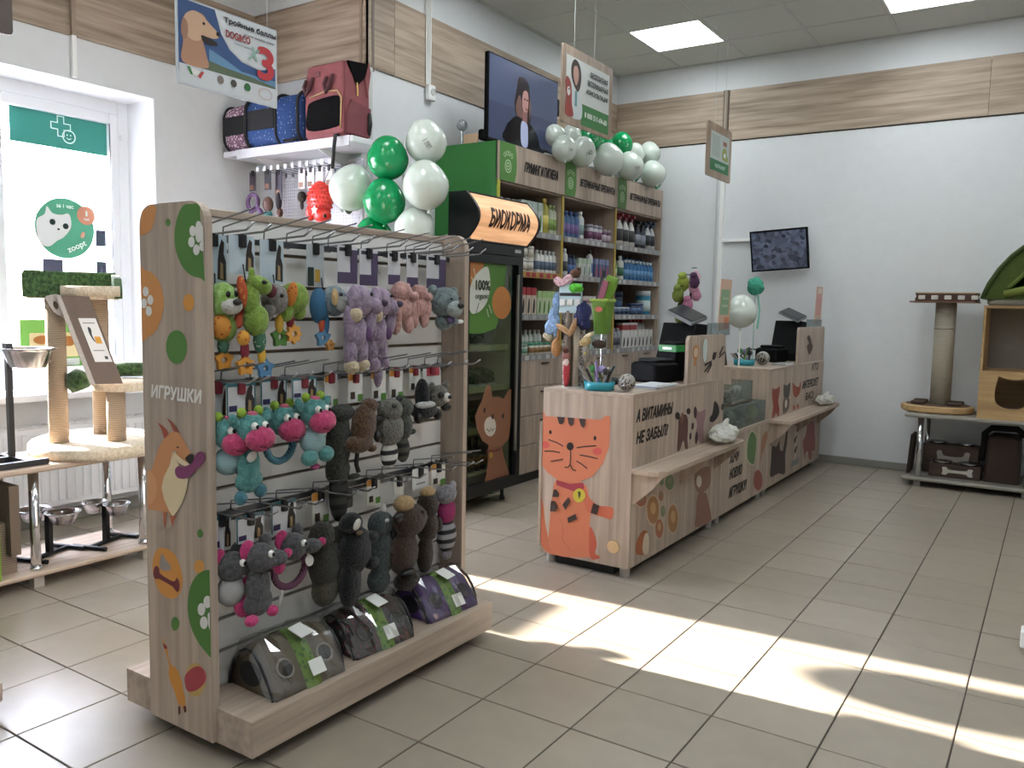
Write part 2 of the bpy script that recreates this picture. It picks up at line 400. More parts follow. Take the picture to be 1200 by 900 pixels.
def tile_mb(cx=0, cy=0, mb=None):
    mb = mb or MB(); q = _h-.0015
    return mb.loft([[(cx+x*_h, cy+y*_h, -.006) for x, y in ((-1, -1), (1, -1), (1, 1), (-1, 1))],
                    [(cx+x*_h, cy+y*_h, -.0012) for x, y in ((-1, -1), (1, -1), (1, 1), (-1, 1))],
                    [(cx+x*q, cy+y*q, 0) for x, y in ((-1, -1), (1, -1), (1, 1), (-1, 1))]])
tile0 = None; cand = []; rest = MB()
for i in range(-11, 14):
    for j in range(-16, 16):
        x = FX0+(i+.5)*TP; y = FY0+(j+.5)*TP
        if x < XW-.1 or x > XR or y > YB+.05 or y < YF: continue
        if x < XA-.05 and y > YS: continue
        d = Vector((x, y, -CAMZ)); wz = d.dot(_f)
        if wz > .3 and abs(d.dot(_r)/wz*FPX) < 700 and -540 < -d.dot(_u)/wz*FPX < 560: cand.append((wz, x, y))
        else: tile_mb(x, y, rest)
cand.sort()
for k, (wz, x, y) in enumerate(cand):
    if k < 298:
        if tile0 is None:
            tile0 = tile_mb().build('floor_tile', tm, floor, world=False); o = tile0
        else:
            o = tile0.copy(); C.objects.link(o); o.parent = floor
        o.location = (x, y, random.uniform(-.0006, .0004)); o.rotation_euler = (random.uniform(-.0012, .0012), random.uniform(-.0012, .0012), 0)
    else: tile_mb(x, y, rest)
rest.build('floor_tile_field', tm, floor)['kind'] = 'stuff'

# walls
def wallbox(name, *a, m=plaster): return struct(MB().box(*a).build(name, m))
wallbox('wall_back', XA-.25, XR+.2, YB, YB+.2, 0, H+.3)
wallbox('wall_cabinet', XA-.25, XA, YS-.0, YB+.2, 0, H+.3)
wallbox('wall_step', XW-.25, XA-.25, YS, YS+.25, 0, H+.3)
wallbox('wall_right', XR, XR+.2, YF-.2, YB+.2, 0, H+.3)
wallbox('wall_front', -5.0, XR+.2, YF-.2, YF, 0, H+.3)
WY0, WY1, WZ0, WZ1 = 1.58, 3.05, .72, 2.45
wl = MB(); XO = XW-.24
wl.box(XO, XW, WY1, YS, 0, H+.3).box(XO, XW, YF-.2, WY0, 0, H+.3).box(XO, XW, WY0, WY1, 0, WZ0).box(XO, XW, WY0, WY1, WZ1, H+.3)
struct(wl.build('wall_left', plaster))
# splayed white reveal of the window
rv = MB(); a0 = .075
rv.add([(XW, WY1, WZ0), (XW, WY1, WZ1), (XW-.17, WY1-a0, WZ1-.035), (XW-.17, WY1-a0, WZ0), (XW-.24, WY1, WZ0), (XW-.24, WY1, WZ1)], [(0, 1, 2, 3), (3, 2, 5, 4)])
rv.add([(XW, WY0, WZ1), (XW, WY1, WZ1), (XW-.17, WY1-a0, WZ1-.035), (XW-.17, WY0, WZ1-.035), (XW-.24, WY0, WZ1), (XW-.24, WY1, WZ1)], [(0, 3, 2, 1), (3, 4, 5, 2)])
rv.tube([(XW+.004, WY1, WZ0), (XW+.004, WY1, WZ1), (XW+.004, WY0, WZ1)], .006, 4)
struct(rv.build('trim_4', PVC))

# ceiling: backing, hung tiles, T-bar grid, lamps
CX0, CY0 = -2.9833, 4.8611
ceiling = struct(MB().box(-5.0, XR+.2, YF-.2, YB+.2, H+.02, H+.3).build('ceiling', P('#8d8d8a', .9)))
ctile = P('#d3d4cf', .9, bump=.5, bs=160, var=.03)
lamps = [(-2.9833, 6.0611), (-1.1833, 6.0611), (-2.9833, 4.2611), (-1.1833, 4.2611), (-2.9833, 2.4611), (-1.1833, 2.4611), (.6167, 6.0611), (.6167, 2.4611), (-2.9833, .6611), (-1.1833, .6611), (.6167, .6611), (.6167, -1.1389), (-1.1833, -1.1389), (-2.9833, -1.1389)]
lampset = {(round((x-CX0)/.6), round((y-CY0)/.6)) for x, y in lamps}
ct0 = None
for i in range(-4, 10):
    for j in range(-13, 5):
        x0, y0 = CX0+.6*i, CY0+.6*j; x1, y1 = x0+.6, y0+.6
        if (i, j) in lampset: continue
        if y0 > YB or x0 > XR or x1 < XW or y1 < YF: continue
        if x1 < XA+.05 and y0 > YS-.1: continue
        full = x0 >= XA-.01 and y1 <= YB and x1 <= XR and y0 >= YF
        if full:
            if ct0 is None:
                ct0 = MB().bbox(-.29, .29, -.29, .29, H-.004, H+.02, .004, 1).build('ceiling_tile', ctile, ceiling, world=False); o = ct0
            else: o = ct0.copy(); C.objects.link(o); o.parent = ceiling
            o.location = ((x0+x1)/2, (y0+y1)/2, random.uniform(-.001, .001))
        else:
            a0_, a1_ = max(x0+.01, XW), min(x1-.01, XR); b0, b1 = max(y0+.01, YF), min(y1-.01, YB)
            if j < -1 or x0 > XA-.1 or True:
                if a1_-a0_ > .02 and b1-b0 > .02: MB().bbox(a0_, a1_, b0, b1, H-.004, H+.02, .004, 1).build('ceiling_tile', ctile, ceiling)
grid = MB()
for i in range(-3, 11):
    x = CX0+.6*i
    if XW < x < XR: grid.box(x-.012, x+.012, YF, (YB if x > XA else YS), H-.008, H+.015)
for j in range(-12, 5):
    y = CY0+.6*j
    if YF < y < YB: grid.box(XW if y < YS else XA, XR, y-.012, y+.012, H-.0075, H+.015)
# perimeter angle
grid.box(XA, XR, YB-.022, YB, H-.01, H+.01).box(XA, XA+.022, YS, YB, H-.01, H+.01).box(XW, XA, YS-.022, YS, H-.01, H+.01)
grid.build('ceiling_grid', P('#c9cac6', .5), ceiling)
LM = P('#f4fcff', .5, emit=LAMP)
for k, (x, y) in enumerate(lamps):
    lab = {0: 'square ceiling lamp above the wall cabinet by the corner', 1: 'square ceiling lamp in front of the wall with the tilted screen'}.get(k, 'square recessed ceiling lamp among the ceiling tiles further into the shop')
    t = thing('ceiling_lamp' if k < 2 else 'ceiling_lamp_offscreen', lab, 'ceiling lamp', (x+.3, y+.3, H), group='square ceiling lamps')
    MB().box(-.29, .29, -.29, .29, .002, .05).build('housing', WHITE, t, world=False)
    MB().box(-.275, .275, -.275, .275, -.006, .0018).build('diffuser' if k < 2 else 'diffuser_offscreen', LM, t, world=False)
    fr = MB()
    for a, b, c, d in ((-.295, .295, -.295, -.277), (-.295, .295, .277, .295), (-.295, -.277, -.277, .277), (.277, .295, -.277, .277)): fr.box(a, b, c, d, -.008, .004)
    fr.build('frame', WHITE, t, world=False)

# wood-look band under the ceiling, in boards
BZ0, BZ1 = 2.682, 3.142
t1 = struct(MB().box(XA-.002, XA+.004, YS-.004, YB, BZ0+.01, BZ1-.01).build('trim_1', DARK))
for a, b in ((YS-.010, 4.05), (4.053, 6.0), (6.003, YB-.012)): MB().box(XA-.001, XA+.010, a, b, BZ0, BZ1).build('band_board', BAND, t1)
t2 = struct(MB().box(XA, XR, YB-.004, YB+.002, BZ0+.03, BZ1-.01).build('trim_2', DARK))
for a, b in ((XA+.01, -2.52), (-2.517, -.55), (-.547, 1.4), (1.403, XR)): MB().box(a, b, YB-.010, YB+.001, BZ0+.04, BZ1+.005).build('band_board', BANDX, t2)
t3 = struct(MB().box(XW-.002, XA+.002, YS-.004, YS+.002, BZ0+.01, BZ1-.01).build('trim_3', DARK))
MB().box(XW+.010, XA+.010, YS-.010, YS+.001, BZ0, BZ1).build('band_board', BANDX, t3)
t5 = struct(MB().box(XW-.002, XW+.004, YF, YS, BZ0+.01, BZ1-.01).build('trim_5', DARK))
for a, b in ((YF, .6), (.603, 2.555), (2.578, YS-.010)): MB().box(XW-.001, XW+.010, a, b, BZ0, BZ1).build('band_board', BAND, t5)
# corner strips of the step
cs = MB().box(XA-.03, XA+.014, YS-.014, YS+.035, 0, BZ0)
struct(cs.build('trim_6', P('#c9cac8', .5)))
MB().box(XA-.002, XA+.013, YS+.03, YS+.05, BZ0-.02, H).build('cover_or_shade_strip', P('#6f5f52', .5), t1)
MB().box(XA-.05, XA-.03, YS-.014, YS-.002, BZ0, H).build('cover_or_shade_strip', P('#8a7867', .5), t3)
# skirting
SK = P('#8c8a84', .6)
struct(MB().bbox(XA+.02, XR, YB-.018, YB, 0, .06, .006, 1).build('baseboard_back', SK))
struct(MB().bbox(XW, XW+.018, YF, YS, 0, .07, .006, 1).build('baseboard_left', SK))

# window
win = struct(thing('window_1', None, None, (XW-.2, 1.8, WZ0)))
FRX0, FRX1 = XW-.215, XW-.155
def winbar(name, y0, y1, z0, z1, dx=0): MB().bbox(FRX0-dx, FRX1+dx, y0, y1, z0, z1, .006, 1).build(name, PVC, win)
winbar('window_frame', 2.915, 2.985, .74, 2.42); winbar('window_frame', 1.58, 1.65, .74, 2.42)
winbar('window_frame', 1.65, 2.915, 2.345, 2.42); winbar('window_frame', 1.65, 2.915, .74, .80)
winbar('mullion', 2.14, 2.21, .80, 2.345)
for a, b in ((2.21, 2.915), (1.65, 2.14)):
    for nm, q in (('sash_stile', (a, a+.05, .80, 2.345)), ('sash_stile', (b-.055, b, .80, 2.345)), ('sash_rail', (a+.05, b-.055, 2.285, 2.345)), ('sash_rail', (a+.05, b-.055, .80, .86))):
        winbar(nm, *q, dx=.006)
    gl = MB().box(FRX0+.028, FRX0+.032, a+.045, b-.05, .855, 2.29).build('pane', glass('#f4f8fb', .05), win)
    MB().box(FRX1+.006, FRX1+.010, b-.058, b-.053, .86, 2.285).build('gasket', P('#4b4b50', .7), win)
MB().bbox(FRX1, FRX1+.018, 2.925, 2.945, 1.35, 1.38, .003, 1).build('hinge', PVC, win); MB().bbox(FRX1, FRX1+.018, 2.925, 2.945, 2.2, 2.23, .003, 1).build('hinge', PVC, win)
sill = MB().bbox(XW-.155, XW+.10, 1.54, 3.07, WZ0-.02, WZ0+.02, .008, 2).build('window_sill', PVC, win)

# outside: pavement and a sunlit apartment block across the yard
out = struct(MB().box(-60, -4.86, -30, 60, -.6, -.5).build('ground_outside', P('#b9b4ad', .9)))
bl = thing('apartment_block', 'pale pink apartment block across the yard seen through the window', 'building', (-40, 24, -.5))
MB().box(-46, -40, 6, 40, -.5, 5.2).build('wall', P('#d9b9ae', .9), bl)
MB().box(-46, -40, -30, 6, -.5, 2.1).build('annex_wall', P('#cfc4bb', .9), bl)
wm = P('#0a0a0d', .9, spec=0.)
for r_ in range(3):
    for k in range(9):
        y = 7.4+k*2.6; z = .6+r_*1.55
        wobj = MB().box(-40.02, -39.96, y, y+1.15, z, z+1.0).build('window', PVC, bl); MB().box(-39.97, -39.95, y+.1, y+1.05, z+.1, z+.9).build('pane', wm, wobj)

# trunking, sockets, conduits
def conduit(name, lab, pts, r, m=WHITE, cat='conduit', box=True, flat=.6):
    mb = MB()
    for p, q in zip(pts, pts[1:]):
        d = Vector(q)-Vector(p); c = (Vector(p)+Vector(q))/2
        s_ = [max(abs(d[k]), r*2) for k in range(3)]; mb.obox(c, s_)
    return tag(mb.build(name, m, loc=pts[0]), lab, cat)
conduit('cable_duct', 'white cable duct running down the wall beside the tilted screen', [(-2.545, YB-.010, 1.0), (-2.545, YB-.010, BZ0+.035)], .018)
for dx_ in (-.02, .02): MB().box(-2.545+dx_-.004, -2.545+dx_+.004, YB-.020, YB-.009, BZ0+.04, BZ1+.005).build('cover_or_shade_strip', P('#5f5348', .6), t2)  # dark strips paint in the shadow lines along both duct edges
MB().box(-2.56, -2.53, YB-.026, YB-.009, BZ0+.04, BZ1+.005).build('cover_or_shade_strip', P('#8d7d6d', .6), t2)
tag(MB().cyl((-2.60, YB-.012, 1.0), (-2.60, YB-.012, BZ0+.04), .006, n=8).build('cable', P('#d5d6d3', .5), loc=(-2.60, YB-.008, 1.0)), 'thin white cable beside the vertical duct on the end wall', 'cable')
conduit('cable_duct', 'short horizontal white duct leading to the tilted screen', [(-2.527, YB-.012, 1.86), (-2.1, YB-.012, 1.86)], .013)
conduit('cable_duct', 'white cable duct on the window wall above the window corner', [(XW+.018, 2.566, WZ1+.01), (XW+.018, 2.566, BZ0)], .012)
MB().box(XW+.004, XW+.030, 2.555, 2.578, BZ0, H).build('cover_or_shade_strip', P('#9a8a7a', .6), t5)
sk = thing('power_socket', 'white wall socket with cables on the wood band above the balloons', 'socket', (XA+.012, 4.39, 2.65))
MB().bbox(XA+.009, XA+.04, 4.355, 4.43, 2.60, 2.70, .008, 2).build('box', WHITE, sk)
MB().lathe([(.024, 0), (.024, .008), (.020, .008), (.018, .003)], (XA+.038, 4.40, 2.655), 14, 'x').build('socket_face', P('#d0d0ce', .4), sk)
for k, dy in enumerate((-.03, -.012, .006)):
    MB().tube([(XA+.016, 4.39+dy, 2.70), (XA+.016, 4.385+dy+.004*k, 2.95), (XA+.016, 4.39+dy, H)], .006, 6).build('cable', WHITE, sk)
PR = {
 'fox_body': [(-2.128,0.776),(-2.116,0.772),(-2.096,0.803),(-2.076,0.844),(-2.045,0.877),(-2.011,0.898),(-1.979,0.897),(-1.958,0.877),(-1.934,0.851),(-1.917,0.837),(-1.939,0.813),(-1.971,0.809),(-1.998,0.846),(-2.009,0.842),(-2.022,0.802),(-2.049,0.767),(-2.061,0.734),(-2.051,0.703),(-2.03,0.674),(-2.019,0.66),(-2.045,0.667),(-2.132,0.661)],
 'fox_haunch': [(-2.128,0.776),(-2.109,0.773),(-2.09,0.757),(-2.084,0.731),(-2.092,0.702),(-2.112,0.68),(-2.132,0.677)],
 'fox_bib': [(-2.006,0.843),(-2.022,0.802),(-2.049,0.767),(-2.061,0.734),(-2.051,0.703),(-2.03,0.674),(-2.012,0.661),(-1.993,0.677),(-1.967,0.706),(-1.948,0.745),(-1.94,0.775),(-1.961,0.788),(-1.992,0.82)],
 'fox_muzzle': [(-1.998,0.846),(-1.991,0.838),(-1.967,0.827),(-1.928,0.816),(-1.953,0.809),(-1.981,0.814),(-1.999,0.828)],
 'fox_ear1': [(-2.075,0.917),(-2.051,0.91),(-2.033,0.9),(-2.024,0.89),(-2.045,0.874),(-2.052,0.889),(-2.059,0.902)],
 'fox_ear2': [(-2.032,0.934),(-2.01,0.925),(-1.989,0.911),(-1.977,0.897),(-2.0,0.899),(-2.011,0.914)],
 'fox_nose': [(-1.949,0.831),(-1.931,0.844),(-1.913,0.844),(-1.914,0.829),(-1.928,0.817),(-1.942,0.823)],
 'fox_toy': [(-1.997,0.792),(-1.982,0.805),(-1.953,0.807),(-1.925,0.821),(-1.907,0.843),(-1.889,0.855),(-1.869,0.854),(-1.863,0.841),(-1.876,0.825),(-1.904,0.804),(-1.933,0.782),(-1.965,0.772),(-1.99,0.775)],
 'fox_legs': [(-2.06,0.667),(-2.045,0.667),(-2.046,0.639),(-2.054,0.62),(-2.059,0.637)],
 'fox_legs2': [(-2.03,0.66),(-1.997,0.663),(-2.012,0.645),(-2.017,0.628),(-2.023,0.643)],
 'fox_eye': [(-1.986,0.859),(-1.976,0.86),(-1.976,0.856),(-1.986,0.855)],
 'disc_bone': [(-2.067,0.561),(-2.016,0.555),(-1.988,0.523),(-1.977,0.481),(-1.995,0.44),(-2.031,0.421),(-2.082,0.428),(-2.111,0.467),(-2.115,0.511),(-2.098,0.546)],
 'bone': [(-2.111,0.486),(-2.1,0.502),(-2.084,0.498),(-2.078,0.483),(-2.019,0.473),(-2.004,0.487),(-1.992,0.478),(-1.992,0.457),(-2.002,0.446),(-2.018,0.454),(-2.025,0.458),(-2.085,0.467),(-2.103,0.463),(-2.113,0.473)],
 'mouse': [(-2.081,0.508),(-2.072,0.541),(-2.062,0.541),(-2.048,0.527),(-2.033,0.52),(-2.03,0.505),(-2.059,0.496),(-2.077,0.498)],
 'greenlow': [(-1.849,0.54),(-1.882,0.531),(-1.916,0.509),(-1.941,0.477),(-1.954,0.437),(-1.955,0.393),(-1.939,0.353),(-1.911,0.322),(-1.883,0.305),(-1.851,0.292),(-1.805,0.3),(-1.799,0.553)],
 'pawlow0': [(-1.852,0.451),(-1.854,0.442),(-1.859,0.435),(-1.867,0.43),(-1.875,0.429),(-1.881,0.433),(-1.885,0.439),(-1.885,0.448),(-1.881,0.456),(-1.874,0.462),(-1.866,0.465),(-1.859,0.464),(-1.853,0.459)],
 'pawlow1': [(-1.877,0.425),(-1.88,0.416),(-1.885,0.408),(-1.893,0.403),(-1.901,0.403),(-1.908,0.406),(-1.911,0.413),(-1.911,0.421),(-1.907,0.43),(-1.9,0.436),(-1.892,0.439),(-1.884,0.438),(-1.879,0.432)],
 'pawlow2': [(-1.867,0.39),(-1.869,0.381),(-1.875,0.373),(-1.883,0.368),(-1.891,0.368),(-1.897,0.371),(-1.901,0.378),(-1.901,0.386),(-1.897,0.395),(-1.89,0.401),(-1.882,0.404),(-1.874,0.403),(-1.869,0.397)],
 'pawlowpad': [(-1.867,0.413),(-1.852,0.428),(-1.802,0.44),(-1.804,0.361),(-1.854,0.361),(-1.865,0.383)],
 'dotlow': [(-1.996,0.357),(-1.999,0.347),(-2.005,0.338),(-2.014,0.332),(-2.023,0.331),(-2.03,0.335),(-2.034,0.343),(-2.034,0.353),(-2.029,0.362),(-2.021,0.37),(-2.012,0.373),(-2.004,0.371),(-1.998,0.365)],
 'dotor2': [(-1.88,0.542),(-1.883,0.533),(-1.89,0.524),(-1.9,0.519),(-1.911,0.518),(-1.92,0.522),(-1.925,0.529),(-1.925,0.538),(-1.919,0.548),(-1.91,0.555),(-1.899,0.558),(-1.889,0.556),(-1.882,0.551)],
 'dottop': [(-1.884,0.633),(-1.886,0.626),(-1.891,0.621),(-1.898,0.619),(-1.904,0.62),(-1.908,0.626),(-1.908,0.632),(-1.904,0.639),(-1.898,0.643),(-1.891,0.643),(-1.886,0.639)],
 'chick': [(-2.078,0.299),(-2.068,0.284),(-2.056,0.274),(-2.047,0.238),(-2.033,0.225),(-2.013,0.221),(-1.993,0.194),(-1.984,0.165),(-1.975,0.135),(-1.986,0.107),(-1.996,0.123),(-2.006,0.114),(-2.02,0.142),(-2.04,0.169),(-2.051,0.191),(-2.048,0.221),(-2.057,0.245),(-2.069,0.267)],
 'chick_beak': [(-2.075,0.282),(-2.056,0.277),(-2.055,0.268),(-2.069,0.266)],
 'chick_leg1': [(-2.009,0.11),(-1.999,0.116),(-1.998,0.094),(-2.008,0.087)],
 'chick_leg2': [(-1.984,0.119),(-1.973,0.125),(-1.969,0.11),(-1.979,0.101)],
 'ball': [(-1.883,0.224),(-1.886,0.206),(-1.896,0.188),(-1.909,0.173),(-1.926,0.164),(-1.943,0.161),(-1.959,0.164),(-1.97,0.175),(-1.976,0.19),(-1.975,0.208),(-1.968,0.227),(-1.956,0.244),(-1.94,0.256),(-1.923,0.262),(-1.907,0.261),(-1.894,0.254),(-1.885,0.241)],
 'ballred': [(-1.973,0.213),(-1.938,0.244),(-1.904,0.256),(-1.882,0.243),(-1.885,0.218),(-1.92,0.186),(-1.96,0.169),(-1.975,0.187)],
 'greentop': [(-1.9,1.506),(-1.936,1.506),(-1.961,1.487),(-1.979,1.448),(-1.982,1.408),(-1.971,1.373),(-1.949,1.343),(-1.917,1.323),(-1.878,1.315),(-1.831,1.315),(-1.826,1.505)],
 'pawtop0': [(-1.89,1.436),(-1.892,1.43),(-1.896,1.425),(-1.902,1.423),(-1.909,1.424),(-1.914,1.428),(-1.917,1.434),(-1.917,1.44),(-1.914,1.446),(-1.908,1.45),(-1.902,1.45),(-1.896,1.448),(-1.892,1.443)],
 'pawtop1': [(-1.896,1.408),(-1.898,1.402),(-1.902,1.397),(-1.908,1.395),(-1.915,1.396),(-1.92,1.4),(-1.923,1.406),(-1.922,1.412),(-1.919,1.418),(-1.914,1.421),(-1.907,1.422),(-1.901,1.42),(-1.897,1.415)],
 'pawtop2': [(-1.875,1.388),(-1.877,1.381),(-1.881,1.377),(-1.887,1.374),(-1.894,1.375),(-1.899,1.379),(-1.902,1.385),(-1.901,1.392),(-1.898,1.397),(-1.893,1.401),(-1.886,1.401),(-1.881,1.399),(-1.876,1.394)],
 'pawtop3': [(-1.849,1.397),(-1.851,1.391),(-1.855,1.386),(-1.861,1.384),(-1.867,1.384),(-1.873,1.388),(-1.875,1.394),(-1.875,1.401),(-1.872,1.406),(-1.867,1.41),(-1.86,1.411),(-1.855,1.408),(-1.85,1.403)],
 'pawtoppad': [(-1.89,1.435),(-1.886,1.457),(-1.872,1.46),(-1.859,1.446),(-1.844,1.434),(-1.844,1.405),(-1.867,1.41),(-1.879,1.406),(-1.889,1.416)],
 'orangetop': [(-2.139,1.516),(-2.069,1.51),(-2.063,1.492),(-2.075,1.462),(-2.098,1.44),(-2.142,1.439)],
 'orangemid': [(-2.146,1.334),(-2.12,1.337),(-2.076,1.324),(-2.047,1.293),(-2.036,1.252),(-2.046,1.211),(-2.073,1.173),(-2.109,1.154),(-2.154,1.15)],
 'pawmid0': [(-2.103,1.278),(-2.105,1.272),(-2.11,1.267),(-2.116,1.265),(-2.123,1.265),(-2.128,1.269),(-2.131,1.275),(-2.131,1.281),(-2.128,1.287),(-2.122,1.291),(-2.115,1.291),(-2.109,1.289),(-2.105,1.284)],
 'pawmid1': [(-2.082,1.255),(-2.084,1.249),(-2.089,1.244),(-2.095,1.242),(-2.102,1.243),(-2.107,1.246),(-2.11,1.252),(-2.11,1.258),(-2.106,1.264),(-2.101,1.268),(-2.094,1.269),(-2.088,1.266),(-2.084,1.262)],
 'pawmid2': [(-2.09,1.225),(-2.091,1.219),(-2.096,1.214),(-2.102,1.211),(-2.109,1.212),(-2.115,1.216),(-2.118,1.221),(-2.117,1.228),(-2.114,1.234),(-2.108,1.238),(-2.101,1.238),(-2.095,1.236),(-2.091,1.231)],
 'pawmid3': [(-2.111,1.246),(-2.113,1.239),(-2.117,1.234),(-2.124,1.232),(-2.131,1.233),(-2.136,1.236),(-2.139,1.242),(-2.139,1.249),(-2.135,1.254),(-2.13,1.258),(-2.123,1.259),(-2.116,1.257),(-2.112,1.252)],
 'dotg': [(-2.0,1.462),(-2.001,1.457),(-2.006,1.454),(-2.011,1.453),(-2.017,1.456),(-2.019,1.46),(-2.019,1.466),(-2.016,1.471),(-2.011,1.473),(-2.005,1.472),(-2.001,1.468)],
 'doto': [(-1.904,1.251),(-1.906,1.241),(-1.912,1.234),(-1.92,1.228),(-1.93,1.227),(-1.939,1.23),(-1.946,1.237),(-1.95,1.245),(-1.95,1.255),(-1.946,1.264),(-1.938,1.271),(-1.929,1.274),(-1.919,1.273),(-1.911,1.268),(-1.905,1.26)],
 'dotG': [(-1.937,1.132),(-1.941,1.116),(-1.95,1.101),(-1.964,1.09),(-1.981,1.084),(-1.998,1.085),(-2.013,1.092),(-2.024,1.104),(-2.03,1.12),(-2.03,1.137),(-2.023,1.153),(-2.011,1.166),(-1.995,1.174),(-1.978,1.176),(-1.961,1.172),(-1.948,1.163),(-1.94,1.149)],
 'word': [(-2.101,1.022),(-1.878,1.015),(-1.879,0.982),(-2.102,0.99)],
 'cat_head': [(-2.073,0.751),(-2.056,0.752),(-2.046,0.728),(-1.904,0.733),(-1.747,0.737),(-1.723,0.759),(-1.702,0.76),(-1.697,0.739),(-1.7,0.617),(-1.728,0.536),(-1.782,0.467),(-1.87,0.421),(-1.961,0.421),(-2.028,0.453),(-2.067,0.495)],
 'cat_body': [(-1.974,0.425),(-1.831,0.427),(-1.797,0.357),(-1.788,0.267),(-1.79,0.222),(-1.758,0.181),(-1.753,0.136),(-1.756,0.102),(-1.73,0.089),(-1.739,0.079),(-1.77,0.078),(-1.821,0.069),(-1.924,0.053),(-1.978,0.061),(-2.012,0.102),(-2.009,0.232),(-1.998,0.34)],
 'cat_tail': [(-2.065,0.318),(-2.048,0.291),(-2.035,0.205),(-2.013,0.125),(-1.978,0.078),(-1.924,0.061),(-2.004,0.053),(-2.053,0.089),(-2.064,0.176)],
 'cat_arm': [(-1.831,0.41),(-1.791,0.358),(-1.747,0.333),(-1.703,0.335),(-1.672,0.331),(-1.669,0.298),(-1.683,0.276),(-1.72,0.281),(-1.789,0.29),(-1.815,0.309)],
 'cat_arm2': [(-1.969,0.332),(-1.926,0.356),(-1.899,0.319),(-1.859,0.268),(-1.854,0.228),(-1.874,0.205),(-1.896,0.216),(-1.924,0.269)],
 'cat_rump': [(-1.79,0.222),(-1.758,0.181),(-1.75,0.137),(-1.758,0.099),(-1.73,0.086),(-1.783,0.076)],
 'cat_collar': [(-1.977,0.424),(-1.902,0.414),(-1.831,0.43),(-1.824,0.41),(-1.842,0.374),(-1.894,0.384),(-1.976,0.399)],
 'cat_tag': [(-1.817,0.37),(-1.819,0.356),(-1.827,0.344),(-1.839,0.335),(-1.852,0.331),(-1.866,0.334),(-1.876,0.342),(-1.882,0.354),(-1.883,0.368),(-1.877,0.382),(-1.867,0.393),(-1.854,0.399),(-1.841,0.4),(-1.829,0.394),(-1.82,0.384)],
 'cat_tagmark': [(-1.858,0.383),(-1.845,0.387),(-1.84,0.374),(-1.849,0.347),(-1.855,0.366)],
 'cat_nose': [(-1.886,0.598),(-1.888,0.588),(-1.894,0.581),(-1.903,0.577),(-1.912,0.577),(-1.92,0.581),(-1.924,0.589),(-1.924,0.598),(-1.92,0.607),(-1.913,0.613),(-1.904,0.615),(-1.895,0.613),(-1.889,0.606)],
 'cat_eyeL': [(-2.008,0.654),(-2.01,0.647),(-2.014,0.643),(-2.02,0.644),(-2.023,0.649),(-2.024,0.656),(-2.02,0.662),(-2.015,0.663),(-2.01,0.66)],
 'cat_eyeR': [(-1.766,0.65),(-1.768,0.643),(-1.772,0.638),(-1.777,0.639),(-1.781,0.645),(-1.781,0.652),(-1.778,0.658),(-1.773,0.66),(-1.768,0.657)],
 'cat_cheekL': [(-2.018,0.591),(-2.022,0.581),(-2.032,0.574),(-2.045,0.571),(-2.058,0.574),(-2.065,0.581),(-2.066,0.591),(-2.059,0.6),(-2.046,0.606),(-2.033,0.606),(-2.022,0.6)],
 'cat_cheekR': [(-1.735,0.591),(-1.738,0.581),(-1.749,0.573),(-1.762,0.57),(-1.775,0.573),(-1.783,0.58),(-1.784,0.59),(-1.776,0.6),(-1.764,0.605),(-1.75,0.605),(-1.739,0.6)],
 'cat_w1': [(-2.026,0.616),(-1.979,0.606),(-1.943,0.593)],
 'cat_w2': [(-2.047,0.556),(-2.004,0.562),(-1.959,0.56)],
 'cat_w3': [(-2.01,0.511),(-1.977,0.52),(-1.941,0.53)],
 'cat_w4': [(-1.869,0.593),(-1.824,0.604),(-1.765,0.614)],
 'cat_w5': [(-1.851,0.561),(-1.804,0.559),(-1.755,0.554)],
 'cat_w6': [(-1.868,0.53),(-1.836,0.516),(-1.808,0.5)],
 'cat_m0': [(-1.902,0.581),(-1.9,0.538),(-1.902,0.509)],
 'cat_m1': [(-1.902,0.509),(-1.913,0.493),(-1.931,0.492)],
 'cat_m2': [(-1.902,0.509),(-1.887,0.485),(-1.869,0.483)],
 'cat_s1': [(-1.98,0.731),(-1.937,0.733),(-1.94,0.711),(-1.952,0.696),(-1.968,0.699)],
 'cat_s2': [(-1.922,0.733),(-1.885,0.734),(-1.888,0.704),(-1.901,0.693),(-1.914,0.702)],
 'cat_s3': [(-1.861,0.734),(-1.825,0.735),(-1.826,0.705),(-1.834,0.691),(-1.848,0.7)],
 'cat_s4': [(-1.989,0.376),(-1.973,0.378),(-1.958,0.357),(-1.961,0.343),(-1.996,0.338)],
 'cat_s5': [(-2.001,0.318),(-1.978,0.319),(-1.964,0.292),(-1.973,0.271),(-2.006,0.266)],
 'cat_s6': [(-1.938,0.308),(-1.906,0.35),(-1.895,0.332),(-1.92,0.285)],
 'cat_s7': [(-1.909,0.248),(-1.865,0.275),(-1.856,0.251),(-1.903,0.224)],
 'cat_s8': [(-1.772,0.341),(-1.738,0.334),(-1.751,0.288),(-1.784,0.293)],
 'cat_disc': [(-1.662,0.148),(-1.625,0.155)],
 'leaf': [(4.095,1.488),(4.125,1.445),(4.133,1.381),(4.116,1.299),(4.07,1.244),(4.009,1.212),(3.948,1.208),(3.919,1.252),(3.918,1.313),(3.943,1.384),(4.003,1.448)],
 'org1': [(3.859,1.529),(3.955,1.547),(4.046,1.557),(4.066,1.523),(4.056,1.478),(4.003,1.448),(3.943,1.384),(3.918,1.313),(3.908,1.287),(3.864,1.286)],
